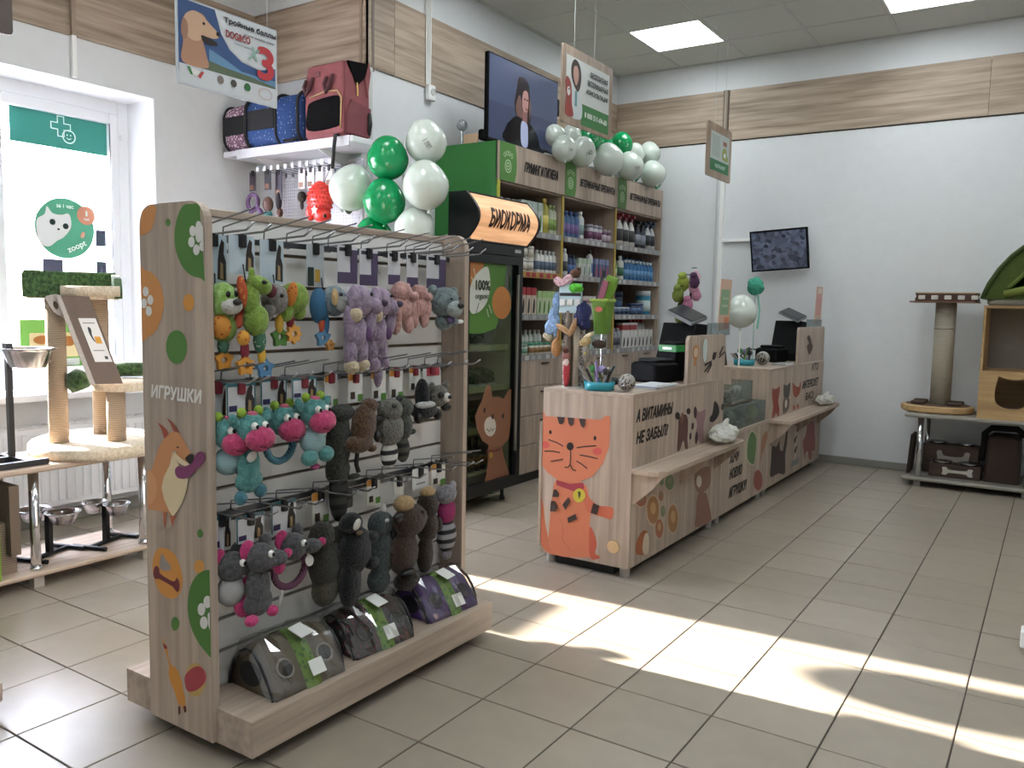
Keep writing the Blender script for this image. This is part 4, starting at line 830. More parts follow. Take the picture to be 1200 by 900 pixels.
# ---- row 3
MS = fur('#454446', '#605f61', 70); HP = fur('#b5346a', '#d04a80', 60); C3 = [('#2f6a74', RC(-1, .88, 1, 1)), ('#2f6a74', RC(-1, 0, -.9, 1)), ('#3d2f55', RC(-.85, .1, -.3, .28))]+DOGPIC()
def mouse(lab, y, zt, kind):
    T = Toy('plush_mouse', lab, 2, y, zt, group='grey plush mice with pink noses', dx=.05 if kind == 1 else 0.)
    nx = .045 if kind < 2 else .06
    T.part('head', MS, (.035, 0, -.045, .04, .042, .042)); T.part('snout', MS, (.05, nx, -.055, .026, .036, .022)); T.part('nose', HP, (.055, nx+.036, -.048, .013, .014, .014)); T.part('ear', HP, (.02, -.03, -.022, .01, .026, .03)); T.part('ear', MS, (.015, .035, -.012, .012, .022, .026))
    e = T.part('eye', P('#e8e6e0', .3), (.072, .008, -.03, .008, .010, .011)); MB().blob((.079, .010, -.031), (.004, .005, .006), n=8, m=6).build('pupil', EYE, e, world=False, smooth=True)
    if kind == 0: T.part('body', stripes('#8f8d8c', '#b3b1b0', 'z', 90), (.03, 0, -.115, .036, .042, .044)); T.part('arm', HP, (.05, .045, -.09, .010, .022, .014, .6, 0, 0)); T.part('tail', HP, (.045, .03, -.165, .014, .030, .034, .5, 0, 0)); T.part('foot', HP, (.045, .052, -.192, .014, .022, .012))
    if kind == 1: T.part('body', MS, (.025, .0, -.13, .024, .04, .065)); T.part('skirt', MS, (.025, .0, -.175, .02, .05, .04)); T.part('arm', HP, (.05, .055, -.085, .014, .018, .02)); T.part('foot', HP, (.04, -.035, -.215, .016, .022, .016)); T.part('foot', HP, (.04, .038, -.208, .016, .018, .016)); T.part('wash_label', P('#a8a5a0', .5), (.035, .072, -.185, .002, .008, .026, -.3, 0, 0))
    if kind == 2: T.tube('rope_ring', stripes('#4a1f38', '#84566e', 'y', 55), [(.02, .06*math.cos(a), -.115+.055*math.sin(a)) for a in [2*PI*k/20 for k in range(21)]], .011); T.part('price_sticker', P('#e6e4e0', .5), (.045, .055, -.10, .002, .016, .02, .6, 0, 0))
    T.card(.095 if kind else .06, None, '#d6d6d8', C3, '#16141a'); return T
mouse('grey plush mouse with net tummy and pink tail by the end panel', 1.388, .606, 0); mouse('grey plush mouse with a flat body and pink feet', 1.482, .608, 1); mouse('grey plush mouse head on a dark braided rope ring', 1.600, .610, 2)
T = Toy('fur_toy', 'dark grey-brown furry hare toy sagging below its card', 2, 1.742, .603, sy=1.3, sz=1.05)
HB = fur('#1f1d19', '#3b382f', 120); T.part('head', HB, (.03, -.02, -.03, .03, .036, .042), noise=.05); T.part('ear', HB, (.03, .03, -.05, .014, .04, .035)); T.part('body', HB, (.03, -.01, -.12, .034, .05, .075), noise=.05); T.part('leg', fur('#3a372c', '#57533f', 120), (.03, -.01, -.2, .028, .04, .05)); T.part('arm', HB, (.04, .045, -.13, .014, .03, .014)); T.part('price_sticker', P('#e6e4e0', .5), (.05, .045, -.205, .002, .010, .013)); T.card(.07, None, '#d9d2c2', SKC, '#16141a')
T = Toy('plush_badger', 'black furry badger toy with a white face stripe', 2, 1.856, .613, dx=.045, sy=1.2, sz=.92)
BB = fur('#0c0c0d', '#1d1d20', 120); T.part('head', BB, (.035, -.02, -.03, .03, .036, .036)); T.part('face_stripe', P('#c7c3bb', .9), (.064, -.022, -.03, .006, .012, .022, -.7, 0, 0)); T.part('ear', P('#6b5a45', .8), (.062, -.012, -.062, .006, .012, .008)); T.part('body', BB, (.03, .0, -.13, .036, .055, .085), noise=.05); T.part('arm', BB, (.04, .055, -.10, .016, .024, .022)); T.part('leg', BB, (.03, -.02, -.245, .028, .036, .085), noise=.05); T.part('paw', BB, (.045, .05, -.19, .016, .026, .022)); T.card(.05, .06, '#2a2a2a', (), '#16141a')
T = Toy('plush_wolf', 'blue-grey furry wolf toy with pale muzzle pointing up', 2, 1.975, .618, sy=1.15, sz=.93)
WG = fur('#2f3636', '#4c5555', 120); T.tube('muzzle', P('#a9a7a2', .9), [(.03, .012, 0), (.03, .01, -.03), (.03, .008, -.05)], [.006, .013, .02]); T.part('head', WG, (.03, -.002, -.075, .034, .046, .05), noise=.05); T.part('eye', P('#c9c6bf', .3), (.060, -.004, -.055, .006, .009, .007)); T.part('body', WG, (.03, .0, -.18, .034, .046, .10), noise=.05); T.part('side_trim', P('#b3b0a9', .9), (.03, .043, -.17, .010, .010, .09)); T.part('paw', BK, (.055, .036, -.115, .012, .018, .03, -.4, 0, 0)); T.part('leg', WG, (.03, -.01, -.28, .03, .04, .05), noise=.05); T.card(.065, None, '#d9d2c2', SKC, '#16141a')
T = Toy('plush_beaver', 'large brown furry beaver toy hanging head down with a tan snout', 2, 2.10, .622, dx=.045, sy=1.2, sz=.88)
B2 = fur('#2c1e16', '#4a3527', 110); T.part('snout', fur('#a3865f', '#bb9d74', 90), (.03, -.01, -.03, .03, .036, .034)); T.part('head', B2, (.035, .01, -.10, .042, .064, .065), noise=.04); T.part('ear', BK, (.05, -.05, -.07, .012, .022, .02)); T.part('body', B2, (.03, -.01, -.22, .036, .052, .09), noise=.05); T.part('paw', BK, (.06, -.02, -.29, .016, .03, .012)); T.part('tail', fur('#15100d', '#2b1f17', 110), (.035, .0, -.335, .03, .05, .04)); T.part('eye', EYE, (.074, .03, -.065, .006, .007, .007)); T.card(.05, None, '#cfccc4', (), '#16141a')
T = Toy('plush_beaver', 'dark brown furry toy with tan nose beside the large beaver', 2, 2.212, .628, sy=1.15, sz=.93)
B3 = fur('#221812', '#3a2a20', 110); T.part('snout', fur('#a3865f', '#bb9d74', 90), (.03, .0, -.015, .024, .03, .022)); T.part('head', B3, (.03, .0, -.07, .034, .042, .055)); T.part('body', B3, (.03, .0, -.15, .034, .042, .065), noise=.05); T.part('tail', B3, (.03, -.01, -.26, .024, .034, .075)); T.part('paw', B3, (.04, .045, -.155, .014, .016, .03)); T.card(.09, None, '#d6d6d4', [('#8d8d8f', RC(-.5, .2, .6, .3))], '#16141a')
T = Toy('plush_lemur', 'grey plush lemur with pink dress and striped tail by the far end panel', 2, 2.312, .622)
T.part('head', fur('#6d6a70', '#8c898e', 70), (.035, .0, -.035, .034, .05, .036)); T.part('ear', fur('#8c898e', '#a5a2a6', 70), (.03, .045, -.01, .012, .018, .018)); T.part('dress', P('#8a2459', .8), (.03, .01, -.10, .03, .042, .05)); T.part('tail', stripes('#131316', '#8d8b8f', 'z', 9), (.03, .012, -.195, .03, .048, .065)); T.part('tail_tip', fur('#6d6a70', '#8c898e', 70), (.03, .01, -.265, .018, .026, .022)); T.card(.085, None, '#d9d2c2', SKC, '#16141a')
hook(1, 1.565); hook(1, 2.425); hook(2, 1.594); hook(2, 2.45)
# other side of the stand: hooks and a few toys that peek past the end panel
def back_hook(row, y, first=[None]):
    lab = 'chrome wire hook on the rear side of the toy stand'
    if first[0] is None:
        t = thing('display_hook', lab, 'hook', (-2.035, y, ROWS[row]), group='hooks on the rear of the toy stand'); hook_mesh(t, .22, -1); first[0] = t
    else: copy_tree(first[0], (-2.035, y, ROWS[row]), 0)
for y in (1.5, 1.75, 2.0, 2.25): back_hook(0, y); back_hook(1, y)
def hang_toy(name, lab, loc, shapes, ztop):
    t = thing(name, lab, 'pet toy', loc)
    for nm, m, b in shapes: MB().blob(b[:3], b[3:6], b[6:9] if len(b) > 6 else (0, 0, 0), 10, 7).build(nm, m, t, world=False, smooth=True)
    MB().tube([(0, 0, 0), (0, 0, ztop)], .002, 5).build('string', BLACK, t, world=False)
    return t
hang_toy('feather_toy', 'red and black feather toy on the rear side of the stand', (-2.215, 1.5, 1.22), [('ball', P('#c23a3c', .6), (0, 0, .03, .024, .024, .022)), ('feather', P('#6b5a2c', .8), (-.02, 0, -.05, .012, .02, .05, 0, .5, 0)), ('feather', BLACK, (0, 0, -.05, .012, .02, .06)), ('bell', P('#3a3a3c', .3, .8), (0, 0, .12, .016, .016, .024))], ROWS[0]-1.22)
hang_toy('rope_toy', 'blue knotted rope toy on the rear side of the stand', (-2.2, 1.5, .90), [('knot', P('#27418c', .8), (0, 0, 0, .022, .03, .03)), ('tail', P('#27418c', .8), (0, 0, -.04, .014, .018, .03)), ('card', P('#8a6f5f', .6), (0, 0, .09, .016, .03, .04))], ROWS[1]-.90)
# ---- soft carriers in clear film on the plinth
def carrier(lab, y, w, h, d, cloth, win, rz=0., ring='#8a857c', tagz=.5):
    t = thing('pet_carrier', lab, 'pet carrier', (-1.85, y, .146), rz)
    prof = [(-1., 0), (-.97, .35), (-.8, .7), (-.5, .92), (-.2, 1.), (.2, 1.), (.5, .92), (.8, .7), (.97, .35), (1., 0)]
    prof = [(-1.02, .0), (-.96, .3), (-.78, .62), (-.5, .88), (-.18, 1.), (.12, .97), (.42, .76), (.70, .46), (.94, .16), (1.02, 0)]
    rings = []
    for k in range(9):
        f_ = k/8; s_ = 1-.05*math.sin(PI*f_)*0-.10*(abs(f_-.5)*2)**4
        rings.append([(px*d/2*(.92+.08*s_), (f_-.5)*w, pz*h*s_+.001) for px, pz in prof])
    MB().loft(rings).build('body', cloth, t, world=False, smooth=True)
    FR = lambda yy, sgn: ((0, yy, 0), (sgn, 0, 0), (0, 0, 1))
    for yy, sg in ((-w/2-.003, 1), (w/2+.003, -1)):
        MB().poly(ell(0, h*.4, d*.22, h*.26, 16), FR(yy, sg), .0, .003).build('mesh_window', win, t, world=False)
        MB().tube([(sg*px*d/2*.9, yy, pz*h*.9) for px, pz in prof], .005, 5).build('piping', BLACK, t, world=False, smooth=True)
    # round vents on the sloping front
    for yy in (-w*.27, w*.3):
        c = Vector((d*.345, yy, h*.50)); nrm = Vector((.8, 0, .6)).normalized(); U = Vector((0, 1, 0)); V = nrm.cross(U)*-1 if False else Vector((-.6, 0, .8))
        rg = MB().tube([tuple(c+U*.027*math.cos(a)+V*.027*math.sin(a)) for a in [2*PI*k/16 for k in range(17)]], .0045, 5).build('vent_ring', P(ring, .3, .4), t, world=False, smooth=True)
        MB().poly(ell(0, 0, .026, .026, 14), (tuple(c), (0, 1, 0), (-.6, 0, .8)), .001).build('vent_mesh', win, t, world=False)
    # paper sleeve round the middle
    sl = MB(); a_, b_ = -w*.08, w*.14
    ring2 = lambda yy: [(px*d/2*1.025, yy, pz*h*1.03) for px, pz in prof[1:]]
    sl.loft([ring2(a_), ring2(b_)], cap=False, closed=False); sl.build('paper_sleeve', dots('#6d9430', '#3f6e2a', 55, .35), t, world=False, smooth=True)
    MB().obox((d*.46, (a_+b_)/2+.02, h*.36), (.003, .05, .045), (0, -.62, 0)).build('barcode_label', P('#d9d9d4', .4), t, world=False)
    MB().obox((d*.18, (a_+b_)/2+.01, h*1.06), (.055, .055, .003), (0, .35, .2)).build('price_tag', P('#e2e2de', .4), t, world=False)
    # clear film wrap with pleated ends
    fl = []
    for k in range(13):
        f_ = k/12; e = abs(f_-.5)*2; s_ = 1.06 if e < .85 else (1.0 if e < .95 else .72)
        fl.append([(px*d/2*s_*1.03+random.uniform(-.008, .008), (f_-.5)*w*1.12, pz*h*s_*1.02+.002+random.uniform(0, .010)) for px, pz in prof])
    MB().loft(fl, cap=False, closed=False).build('film_wrap', glass('#f4f4f2', .17, .08), t, world=False, smooth=False)
    return t
carrier('bronze-beige soft pet carrier in clear film with a green sleeve', 1.622, .255, .138, .215, P('#5f5343', .55, bump=.4, bs=25), P('#1a1a1c', .7), -.04)
carrier('black and dark red soft pet carrier in clear film', 1.952, .25, .132, .205, dots('#1d1418', '#5c1d2c', 70, .38), P('#101012', .7), -.08, '#26242a')
carrier('purple soft pet carrier in clear film with a white tag', 2.318, .25, .125, .20, P('#46296a', .55, bump=.4, bs=25), P('#171226', .7), -.08, '#2c1b40')
# ================================================================== window side: stickers, radiator, display tables
GX = FRX1-.033   # inner face of the panes
FW = ((FRX0+.0335, 0, 0), (0, 1, 0), (0, 0, 1))   # 2-D = (y, z) on the pane, facing the room
def wlift(): return
def sticker(name, lab, shapes, loc):
    mb = MB(); mats = []
    for i, (c, pts) in enumerate(shapes):
        m = film(c, .010, .001) if isinstance(c, str) else c
        if m not in mats: mats.append(m)
        mb.mat(mats.index(m)).poly(pts, FW, .0006+.0005*i)
    return tag(mb.build(name, mats, loc=loc), lab, 'sticker')
LX = lambda y: y*1.0346          # pane plane lies a little behind the wall face
def q(y, z): return (y*1.040, 1.2584+(z-1.2584)*1.040)
cr_ = [(-.055, -.018), (-.018, -.018), (-.018, -.055), (.018, -.055), (.018, -.018), (.055, -.018), (.055, .018), (.018, .018), (.018, .055), (-.018, .055), (-.018, .018), (-.055, .018)]
oy, oz = q(2.49, 2.185)
outl = stroke([(oy+a, oz+b) for a, b in cr_+cr_[:1]], .008)
s1 = sticker('window_sticker', 'teal green film strip with a cross and face emblem across the window top', [('#3f8278', rrect(*q(2.222, 2.065), *q(2.778, 2.262), .004, 1))], (FRX0+.034, oy, oz))
MB().mat(0).poly(outl, FW, .0014).poly(stroke(ell(oy+.045, oz-.05, .036, .036, 20)+ell(oy+.045, oz-.05, .036, .036, 20)[:1], .007), FW, .0014).poly(ell(oy+.035, oz-.042, .004, .005, 8), FW, .0014).poly(ell(oy+.055, oz-.042, .004, .005, 8), FW, .0014).poly(stroke([(oy+.032, oz-.058), (oy+.045, oz-.066), (oy+.058, oz-.058)], .005), FW, .0014).build('emblem', film('#e6f5f2', .02, .002), s1)
cy_, cz_ = q(2.497, 1.637)
cat_s = [(-.15, -.08), (-.16, .03), (-.115, .07), (-.10, .115), (-.07, .08), (-.02, .075), (.02, .085), (.035, .05), (.03, 0), (-.01, -.05), (-.05, -.075), (-.10, -.11)]
st = sticker('window_sticker', 'round green window sticker with a white cat and an orange spot', [('#4f8f74', ell(cy_, cz_, .172, .172, 40)), ('#dcdfe0', smooth_closed([(cy_+a, cz_+b) for a, b in cat_s], 4)), ('#c58a72', ell(cy_+.125, cz_+.085, .055, .055, 20)), ('#2c3a38', ell(cy_-.072, cz_+.03, .017, .017, 12)), ('#2c3a38', ell(cy_+.002, cz_+.012, .017, .017, 12)), ('#3a3a3a', ell(cy_-.04, cz_-.008, .008, .006, 8)), ('#d9a58f', ell(cy_+.1, cz_-.03, .012, .02, 10, -.4))], (FRX0+.034, cy_, cz_))
for s_, a_, b_, w_, h_, r_ in (('zoopt', .065, -.105, .12, .04, .45), ('за 1 час', 0, .125, .10, .022, 0), ('1', .125, .095, .012, .03, 0), ('час', .125, .062, .035, .014, 0)):
    mb = MB(); put_text(mb, s_, FW, cy_+a_, cz_+b_, w_, h_, 0, .005, .02, r_); mb.build('lettering', film('#e3efe9', .02, .002), st)
pa, pb = q(2.236, .852), q(2.62, 1.136)
ps = sticker('window_poster', 'green paper poster with pictures of food low on the window', [('#6b9a4a', rrect(*pa, *pb, .003, 1)), ('#c9b68a', rrect(pa[0]+.05, pa[1]+.10, pa[0]+.19, pa[1]+.22, .01)), ('#a06a3c', ell(pa[0]+.12, pa[1]+.18, .05, .025, 14)), ('#c9b68a', rrect(pa[0]+.21, pa[1]+.08, pa[0]+.33, pa[1]+.22, .01)), ('#a06a3c', ell(pa[0]+.27, pa[1]+.17, .04, .03, 14)), ('#b9bdb4', rrect(pa[0]+.05, pa[1]+.03, pa[0]+.33, pa[1]+.07, .004, 1))], (FRX0+.034, pa[0], pa[1]))
# radiator under the sill
rd = thing('radiator', 'white ribbed panel radiator under the window', 'radiator', (XW+.06, 2.0, .10))
MB().bbox(XW+.045, XW+.06, .9, 2.98, .12, .56, .006, 1).build('rear_panel', PVC, rd)
MB().bbox(XW+.095, XW+.11, .9, 2.98, .12, .56, .006, 1).build('front_panel', PVC, rd)
n_ = 44
for k in range(n_):
    y = .93+k*(2.02/n_); MB().bbox(XW+.108, XW+.118, y, y+.030, .15, .53, .004, 1).build('rib', PVC, rd)
tg = MB().box(XW+.04, XW+.055, .9, 2.98, .56, .572).box(XW+.10, XW+.112, .9, 2.98, .56, .572)
for k in range(35): tg.box(XW+.055, XW+.10, .925+k*.06, .95+k*.06, .56, .572)
tg.build('top_grille', P('#d7d8db', .4), rd)
for k in range(30): pass
for y in (1.2, 2.6): MB().box(XW+.002, XW+.06, y, y+.04, .3, .34).build('bracket', STEEL, rd)
MB().tube([(XW+.08, 2.98, .16), (XW+.08, 3.1, .16), (XW+.08, 3.1, .0)], .011, 8).build('pipe', WHITE, rd)

# display table by the window
def chrome_table(lab, x0, x1, y0, y1, ztop, zlow, legs, wm, bar=None):
    t = thing('display_table', lab, 'table', ((x0+x1)/2, (y0+y1)/2, 0))
    MB().bbox(x0, x1, y0, y1, ztop-.026, ztop, .012, 2).build('tabletop', wm, t)
    MB().bbox(x0, x1, y0, y1, zlow-.022, zlow, .012, 2).build('lower_shelf', wm, t)
    for x, y in legs:
        MB().cyl((x, y, 0), (x, y, ztop-.02), .021, n=14).build('leg', CHROME, t, smooth=True)
        MB().lathe([(.026, 0), (.026, .012), (.021, .016)], (x, y, zlow), 14).build('leg_collar', CHROME, t, smooth=True)
        MB().box(x-.022, x+.022, y-.022, y+.022, 0, zlow-.02).build('foot', P('#a9a49c', .5), t)
    return t
tblw = wood('#a08c7c', '#c4b09d', 'y', .5)
chrome_table('light wood display table with chrome legs under the window', -4.02, -3.60, .9, 2.36, .535, .075, [(-3.65, 1.80), (-3.65, 2.31), (-3.96, 1.80), (-3.96, 2.31), (-3.65, 1.05), (-3.96, 1.05)], tblw)
# cat tree
SIS = stripes('#8a7763', '#b7a189', 'z', 42, .95, .6); CREAM = fur('#c3b39a', '#ddd0ba', 70); TURF = fur('#2c4227', '#557347', 60)
ctr = thing('cat_tree', 'cat tree with sisal posts, cream plush base and green turf platforms', 'cat tree', (-3.77, 2.068, .535), YAW+.487); ctr.scale.x = .885
Q = lambda z: z-.535
def ctp(name, mb, m, smooth=True): return mb.build(name, m, ctr, smooth=smooth, world=False)
bp_ = ell(.09, .10, .33, .36, 36)
sc_ = lambda s_: [(.09+(x-.09)*s_, .10+(y-.10)*s_) for x, y in bp_]
ctp('base', MB().loft([[(x, y, .0005) for x, y in sc_(.97)], [(x, y, .02) for x, y in sc_(1.)], [(x, y, .045) for x, y in sc_(.99)], [(x, y, .055) for x, y in sc_(.95)]]), CREAM)
for x, y, z0, z1, r_ in ((-.088, .03, .589, 1.25, .047), (.182, -.02, .589, .825, .047), (.122, .235, .589, 1.25, .047)):
    MB().lathe([(r_, Q(z0)), (r_, Q(z1))], (x, y, 0), 18).build('sisal_post', SIS, ctr, smooth=True, world=False)
mp = ell(.22, .09, .165, .17, 30)
ctp('platform', MB().loft([[(x, y, Q(.825)) for x, y in mp], [(x, y, Q(.83)) for x, y in mp], [(x, y, Q(.858)) for x, y in mp], [(.22+(x-.22)*.95, .09+(y-.09)*.95, Q(.865)) for x, y in mp]]), CREAM)
ctp('turf_edge', MB().tube([(.02, .0, Q(.835)), (.012, .0, Q(.86)), (.012, .0, Q(.895)), (.02, .01, Q(.91))], [.045, .062, .060, .035], 14), TURF)
ctp('turf_edge', MB().tube([(.16, .26, Q(.90)), (.24, .27, Q(.905)), (.36, .22, Q(.905))], [.034, .038, .034], 10), TURF)
ctp('bed_floor', MB().bbox(-.215, .215, .0, .36, Q(1.25), Q(1.272), .03, 3), CREAM, False)
ctp('turf_wall', MB().poly([(-.228, Q(1.256)), (-.05, Q(1.256)), (-.045, Q(1.295)), (-.10, Q(1.36)), (-.125, Q(1.376)), (-.215, Q(1.378)), (-.23, Q(1.36))], ((0, .03, 0), (1, 0, 0), (0, 0, 1)), 0, .045), TURF, False)
ctp('turf_wall', MB().bbox(-.225, -.185, .02, .36, Q(1.262), Q(1.372), .015, 2), TURF, False)
ctp('turf_wall', MB().bbox(-.19, .22, .33, .37, Q(1.262), Q(1.385), .015, 2), TURF, False)
ctp('turf_wall', MB().poly([(.0, Q(1.256)), (.36, Q(1.256)), (.36, Q(1.378)), (.06, Q(1.35)), (-.01, Q(1.30))], ((.19, 0, 0), (0, 1, 0), (0, 0, 1)), 0, .038), TURF, False)
ctp('front_roll', MB().tube([(-.06, -.012, Q(1.286)), (.07, -.02, Q(1.287)), (.215, -.012, Q(1.290))], .026, 10), CREAM)
# carpet ramp leaning from the bed to the mid platform
rt = thing('scratch_ramp', 'grey-brown carpet scratching ramp with a printed paper sheet leaning on the cat tree', 'scratching board', (-3.77, 2.068, .535), YAW+.487); rt.scale.x = .885
A_ = Vector((-.058, -.045, Q(1.262))); B_ = Vector((.085, -.115, Q(.868))); dn = (B_-A_); wd_ = Vector((.128, .0, .0)); nn = wd_.cross(dn).normalized()
if nn.y > 0: nn = -nn
def quad_slab(a, u, v, n, t0, t1):
    vs = [a+n*t for t in (t0, t1)]; V8 = []
    for b in vs: V8 += [b, b+u, b+u+v, b+v]
    return MB().add(V8, [(0, 1, 2, 3), (7, 6, 5, 4), (0, 4, 5, 1), (1, 5, 6, 2), (2, 6, 7, 3), (3, 7, 4, 0)])
def rtp(name, mb, m): return mb.build(name, m, rt, world=False)
rtp('carpet', quad_slab(A_, wd_, dn, nn, 0, .012), P('#75655c', .95, bump=.5, bs=300, var=.1))
sd = wd_.normalized(); RAILM = P('#b3aaa3', .8, bump=.3, bs=90, var=.12)
rtp('side_rail', quad_slab(A_-sd*.022, sd*.022, dn, nn, -.03, .014), RAILM)
rtp('side_plate', holed(smooth_closed([(-.125, Q(1.25)), (-.115, Q(1.265)), (-.06, Q(1.268)), (-.03, Q(1.20)), (-.01, Q(1.12)), (-.04, Q(1.16)), (-.09, Q(1.19))], 3), ell(-.082, Q(1.222), .011, .019, 12, .3), -.047, .012), RAILM)
rtp('paper_sheet', quad_slab(A_+wd_*.30+dn*.25, wd_*.62, dn*.50, nn, .0125, .0135), P('#e3e0de', .6))
print_on(rt, 'sheet_print', (A_+wd_*.30+dn*.75+nn*.0137, tuple(wd_*.62), tuple(-dn*.5)), [('#3a3d42', smooth_closed([(.35, .8), (.5, .75), (.42, .6), (.5, .45), (.38, .5), (.3, .65)], 3)), ('#d2983c', RC(.5, .42, .85, .58)), ('#7c7a78', RC(.15, .88, .85, .9)), ('#7c7a78', RC(.15, .25, .8, .27)), ('#7c7a78', RC(.15, .18, .6, .20)), ('#3a3a3a', RC(.66, .06, .84, .13))], .0, .0003) if False else None
pm = MB(); pmat = []
for i_, (c_, pts_) in enumerate([('#3a3d42', smooth_closed([(.35, .8), (.5, .75), (.42, .6), (.5, .45), (.38, .5), (.3, .65)], 3)), ('#d2983c', RC(.5, .42, .85, .58)), ('#7c7a78', RC(.15, .88, .85, .9)), ('#7c7a78', RC(.15, .25, .8, .27)), ('#3a3a3a', RC(.66, .06, .84, .13))]):
    if P(c_, .6) not in pmat: pmat.append(P(c_, .6))
    o_ = A_+wd_*.30+dn*.75+nn*(.0137+.0003*i_); n0 = len(pm.v); pm.mat(pmat.index(P(c_, .6))).add([o_+wd_*.62*a-dn*.5*b for a, b in pts_], [tuple(range(len(pts_)))])
rtp('sheet_print', pm, pmat)['kind'] = 'stuff'
# bowl stand on the table
def bowl(t, c, r_, h, nm='bowl', m=STEEL):
    return MB().lathe([(r_*.62, 0), (r_*.66, .002), (r_*.9, h*.85), (r_*1.0, h), (r_*1.06, h), (r_*1.06, h+.004), (r_*.98, h+.004), (r_*.86, h*.82), (r_*.6, .012), (0.001, .012)], c, 24).build(nm, m, t, smooth=True)
bs1 = thing('bowl_stand', 'tall black steel stand holding a large steel bowl on the window table', 'bowl stand', (-3.78, 1.72, .535))
MB().box(-3.807, -3.785, 1.775, 1.797, .54, 1.0).build('post', BLKMET, bs1)
for p0, p1 in (((-3.80, 1.79, .549), (-3.80, 1.35, .549)), ((-3.90, 1.50, .549), (-3.90, 1.84, .549)), ((-3.64, 1.40, .549), (-3.64, 1.86, .549)), ((-3.90, 1.785, .549), (-3.64, 1.785, .549))):
    d_ = Vector(p1)-Vector(p0); MB().obox((Vector(p0)+Vector(p1))/2, (max(abs(d_.x), .024), max(abs(d_.y), .024), .024)).build('foot_bar', BLKMET, bs1)
MB().obox((-3.80, 1.788, 1.03), (.03, .03, .05)).build('clamp', BLKMET, bs1)
bowl(bs1, (-3.75, 1.845, .952), .108, .08)
# low double bowl stands on the lower shelf
def double_stand(lab, cx, cy, hgt, rz, r_):
    t = thing('double_bowl_stand', lab, 'bowl stand', (cx, cy, .075), rz, 'low double bowl stands under the window table')
    MB().box(-.012, .012, -.012, .012, .012, hgt).build('post', BLKMET, t, world=False)
    MB().tube([(0, -.112, .012), (0, .112, .012)], .011, 8).build('base_bar', BLKMET, t, world=False)
    for s_ in (-1, 1): MB().tube([(-.09, s_*.112, .012), (.09, s_*.112, .012)], .011, 8).build('foot_bar', BLKMET, t, world=False)
    MB().tube([(-.02, 0, hgt-.005), (.02, 0, hgt-.005)], .008, 6).build('cross_bar', BLKMET, t, world=False)
    for s_ in (-1, 1):
        b_ = MB().lathe([(r_*.6, 0), (r_*.9, .045), (r_*1., .05), (r_*1.08, .05), (r_*1.08, .054), (r_*.96, .054), (r_*.86, .04), (r_*.58, .008), (.001, .008)], (s_*(r_*1.1), 0, hgt-.04), 22).build('bowl', STEEL, t, world=False, smooth=True)
    return t
double_stand('low black stand with two steel bowls beside the chrome leg', -3.80, 1.935, .20, .35, .072); double_stand('lower black stand with two smaller steel bowls further along the shelf', -3.78, 2.195, .19, .35, .058)
# scratch boards and cushion at the table end
sb = thing('scratch_board', 'brown corrugated scratching board standing under the window table', 'scratching board', (-3.82, 1.66, .075))
quad_slab(Vector((-4.0, 1.735, .16)), Vector((.36, 0, 0)), Vector((0, 0, .30)), Vector((0, -1, 0)), 0, .04).build('board', stripes('#4c4037', '#6d5f52', 'x', 25, .9), sb)
MB().box(-3.72, -3.68, 1.66, 1.735, .075, .30).build('support', stripes('#6f6154', '#8c7d6e', 'z', 30, .9), sb)
gb = thing('cat_scratcher', 'lime green and grey box scratcher beside the table leg', 'scratching board', (-3.75, 1.58, .075))
MB().bbox(-3.98, -3.60, 1.60, 1.64, .075, .33, .01, 2).build('green_side', P('#7a9a2e', .7), gb); MB().bbox(-3.95, -3.62, 1.52, 1.60, .09, .31, .01, 2).build('scratch_pad', P('#20242c', .9), gb)
bx_ = thing('carton', 'small dark box in front of the lime green scratcher', 'box', (-3.64, 1.5, .075)); MB().bbox(-3.72, -3.605, 1.33, 1.515, .0755, .20, .006, 1).build('body', P('#24211f', .7), bx_); MB().box(-3.605, -3.604, 1.35, 1.50, .1, .18).build('label', P('#3f3b38', .6), bx_)
# corner of another display fixture at the frame edge
fx = thing('display_fixture', 'corner of a grey wooden display plinth near the camera side', 'display stand', (-2.8, .8, 0))
fo = MB(); fo.bbox(-3.0, -2.585, .45, 1.165, .042, .10, .004, 1); fo.build('plinth', SWOODY, fx)
for x, y in ((-2.9, .6), (-2.66, 1.05)): MB().lathe([(.02, 0), (.02, .046)], (x, y, 0), 10).build('castor', BLACK, fx)

# ================================================================== wall shelf with bags, pegboard and packaged toys
ws = thing('wall_shelf', 'white wall shelf carrying two pet carrier bags', 'shelf', (-4.06, 3.65, 2.17))
MB().bbox(-4.56, -3.42, 3.50, 3.813, 2.170, 2.205, .006, 2).build('board', P('#dcdbe2', .4), ws)
MB().box(-4.42, -3.44, 3.494, 3.50, 2.150, 2.206).build('price_rail', P('#cfcfd4', .35), ws)
for x in (-4.32, -3.75): MB().poly([(0, 0), (.28, 0), (0, -.10)], ((x, 3.813, 2.17), (0, -1, 0), (0, 0, 1)), -.004, .008).build('bracket', WHITE, ws)
pg = thing('pegboard', 'white perforated panel with hooks below the wall shelf', 'pegboard', (-4.0, 3.80, 1.3))
pm_ = P('#cfcdd3', .45)       # sheet with real square perforations, stood off the wall
MB().box(-4.38, -3.62, 3.794, 3.797, 1.2, 1.644).box(-4.38, -3.62, 3.794, 3.797, 2.124, 2.13).build('panel', pm_, pg)
pl_ = MB()
for i in range(38): pl_.box(-4.376+i*.02-(.004 if i == 0 else 0), -4.364+i*.02+(.004 if i == 37 else 0), 3.794, 3.797, 1.644, 2.124)
for j in range(25): pl_.box(-4.364, -3.628, 3.7943, 3.7967, 1.644+j*.02-.0, 1.644+j*.02+.012)
pl_.build('perforated_sheet', pm_, pg)['kind'] = 'stuff'
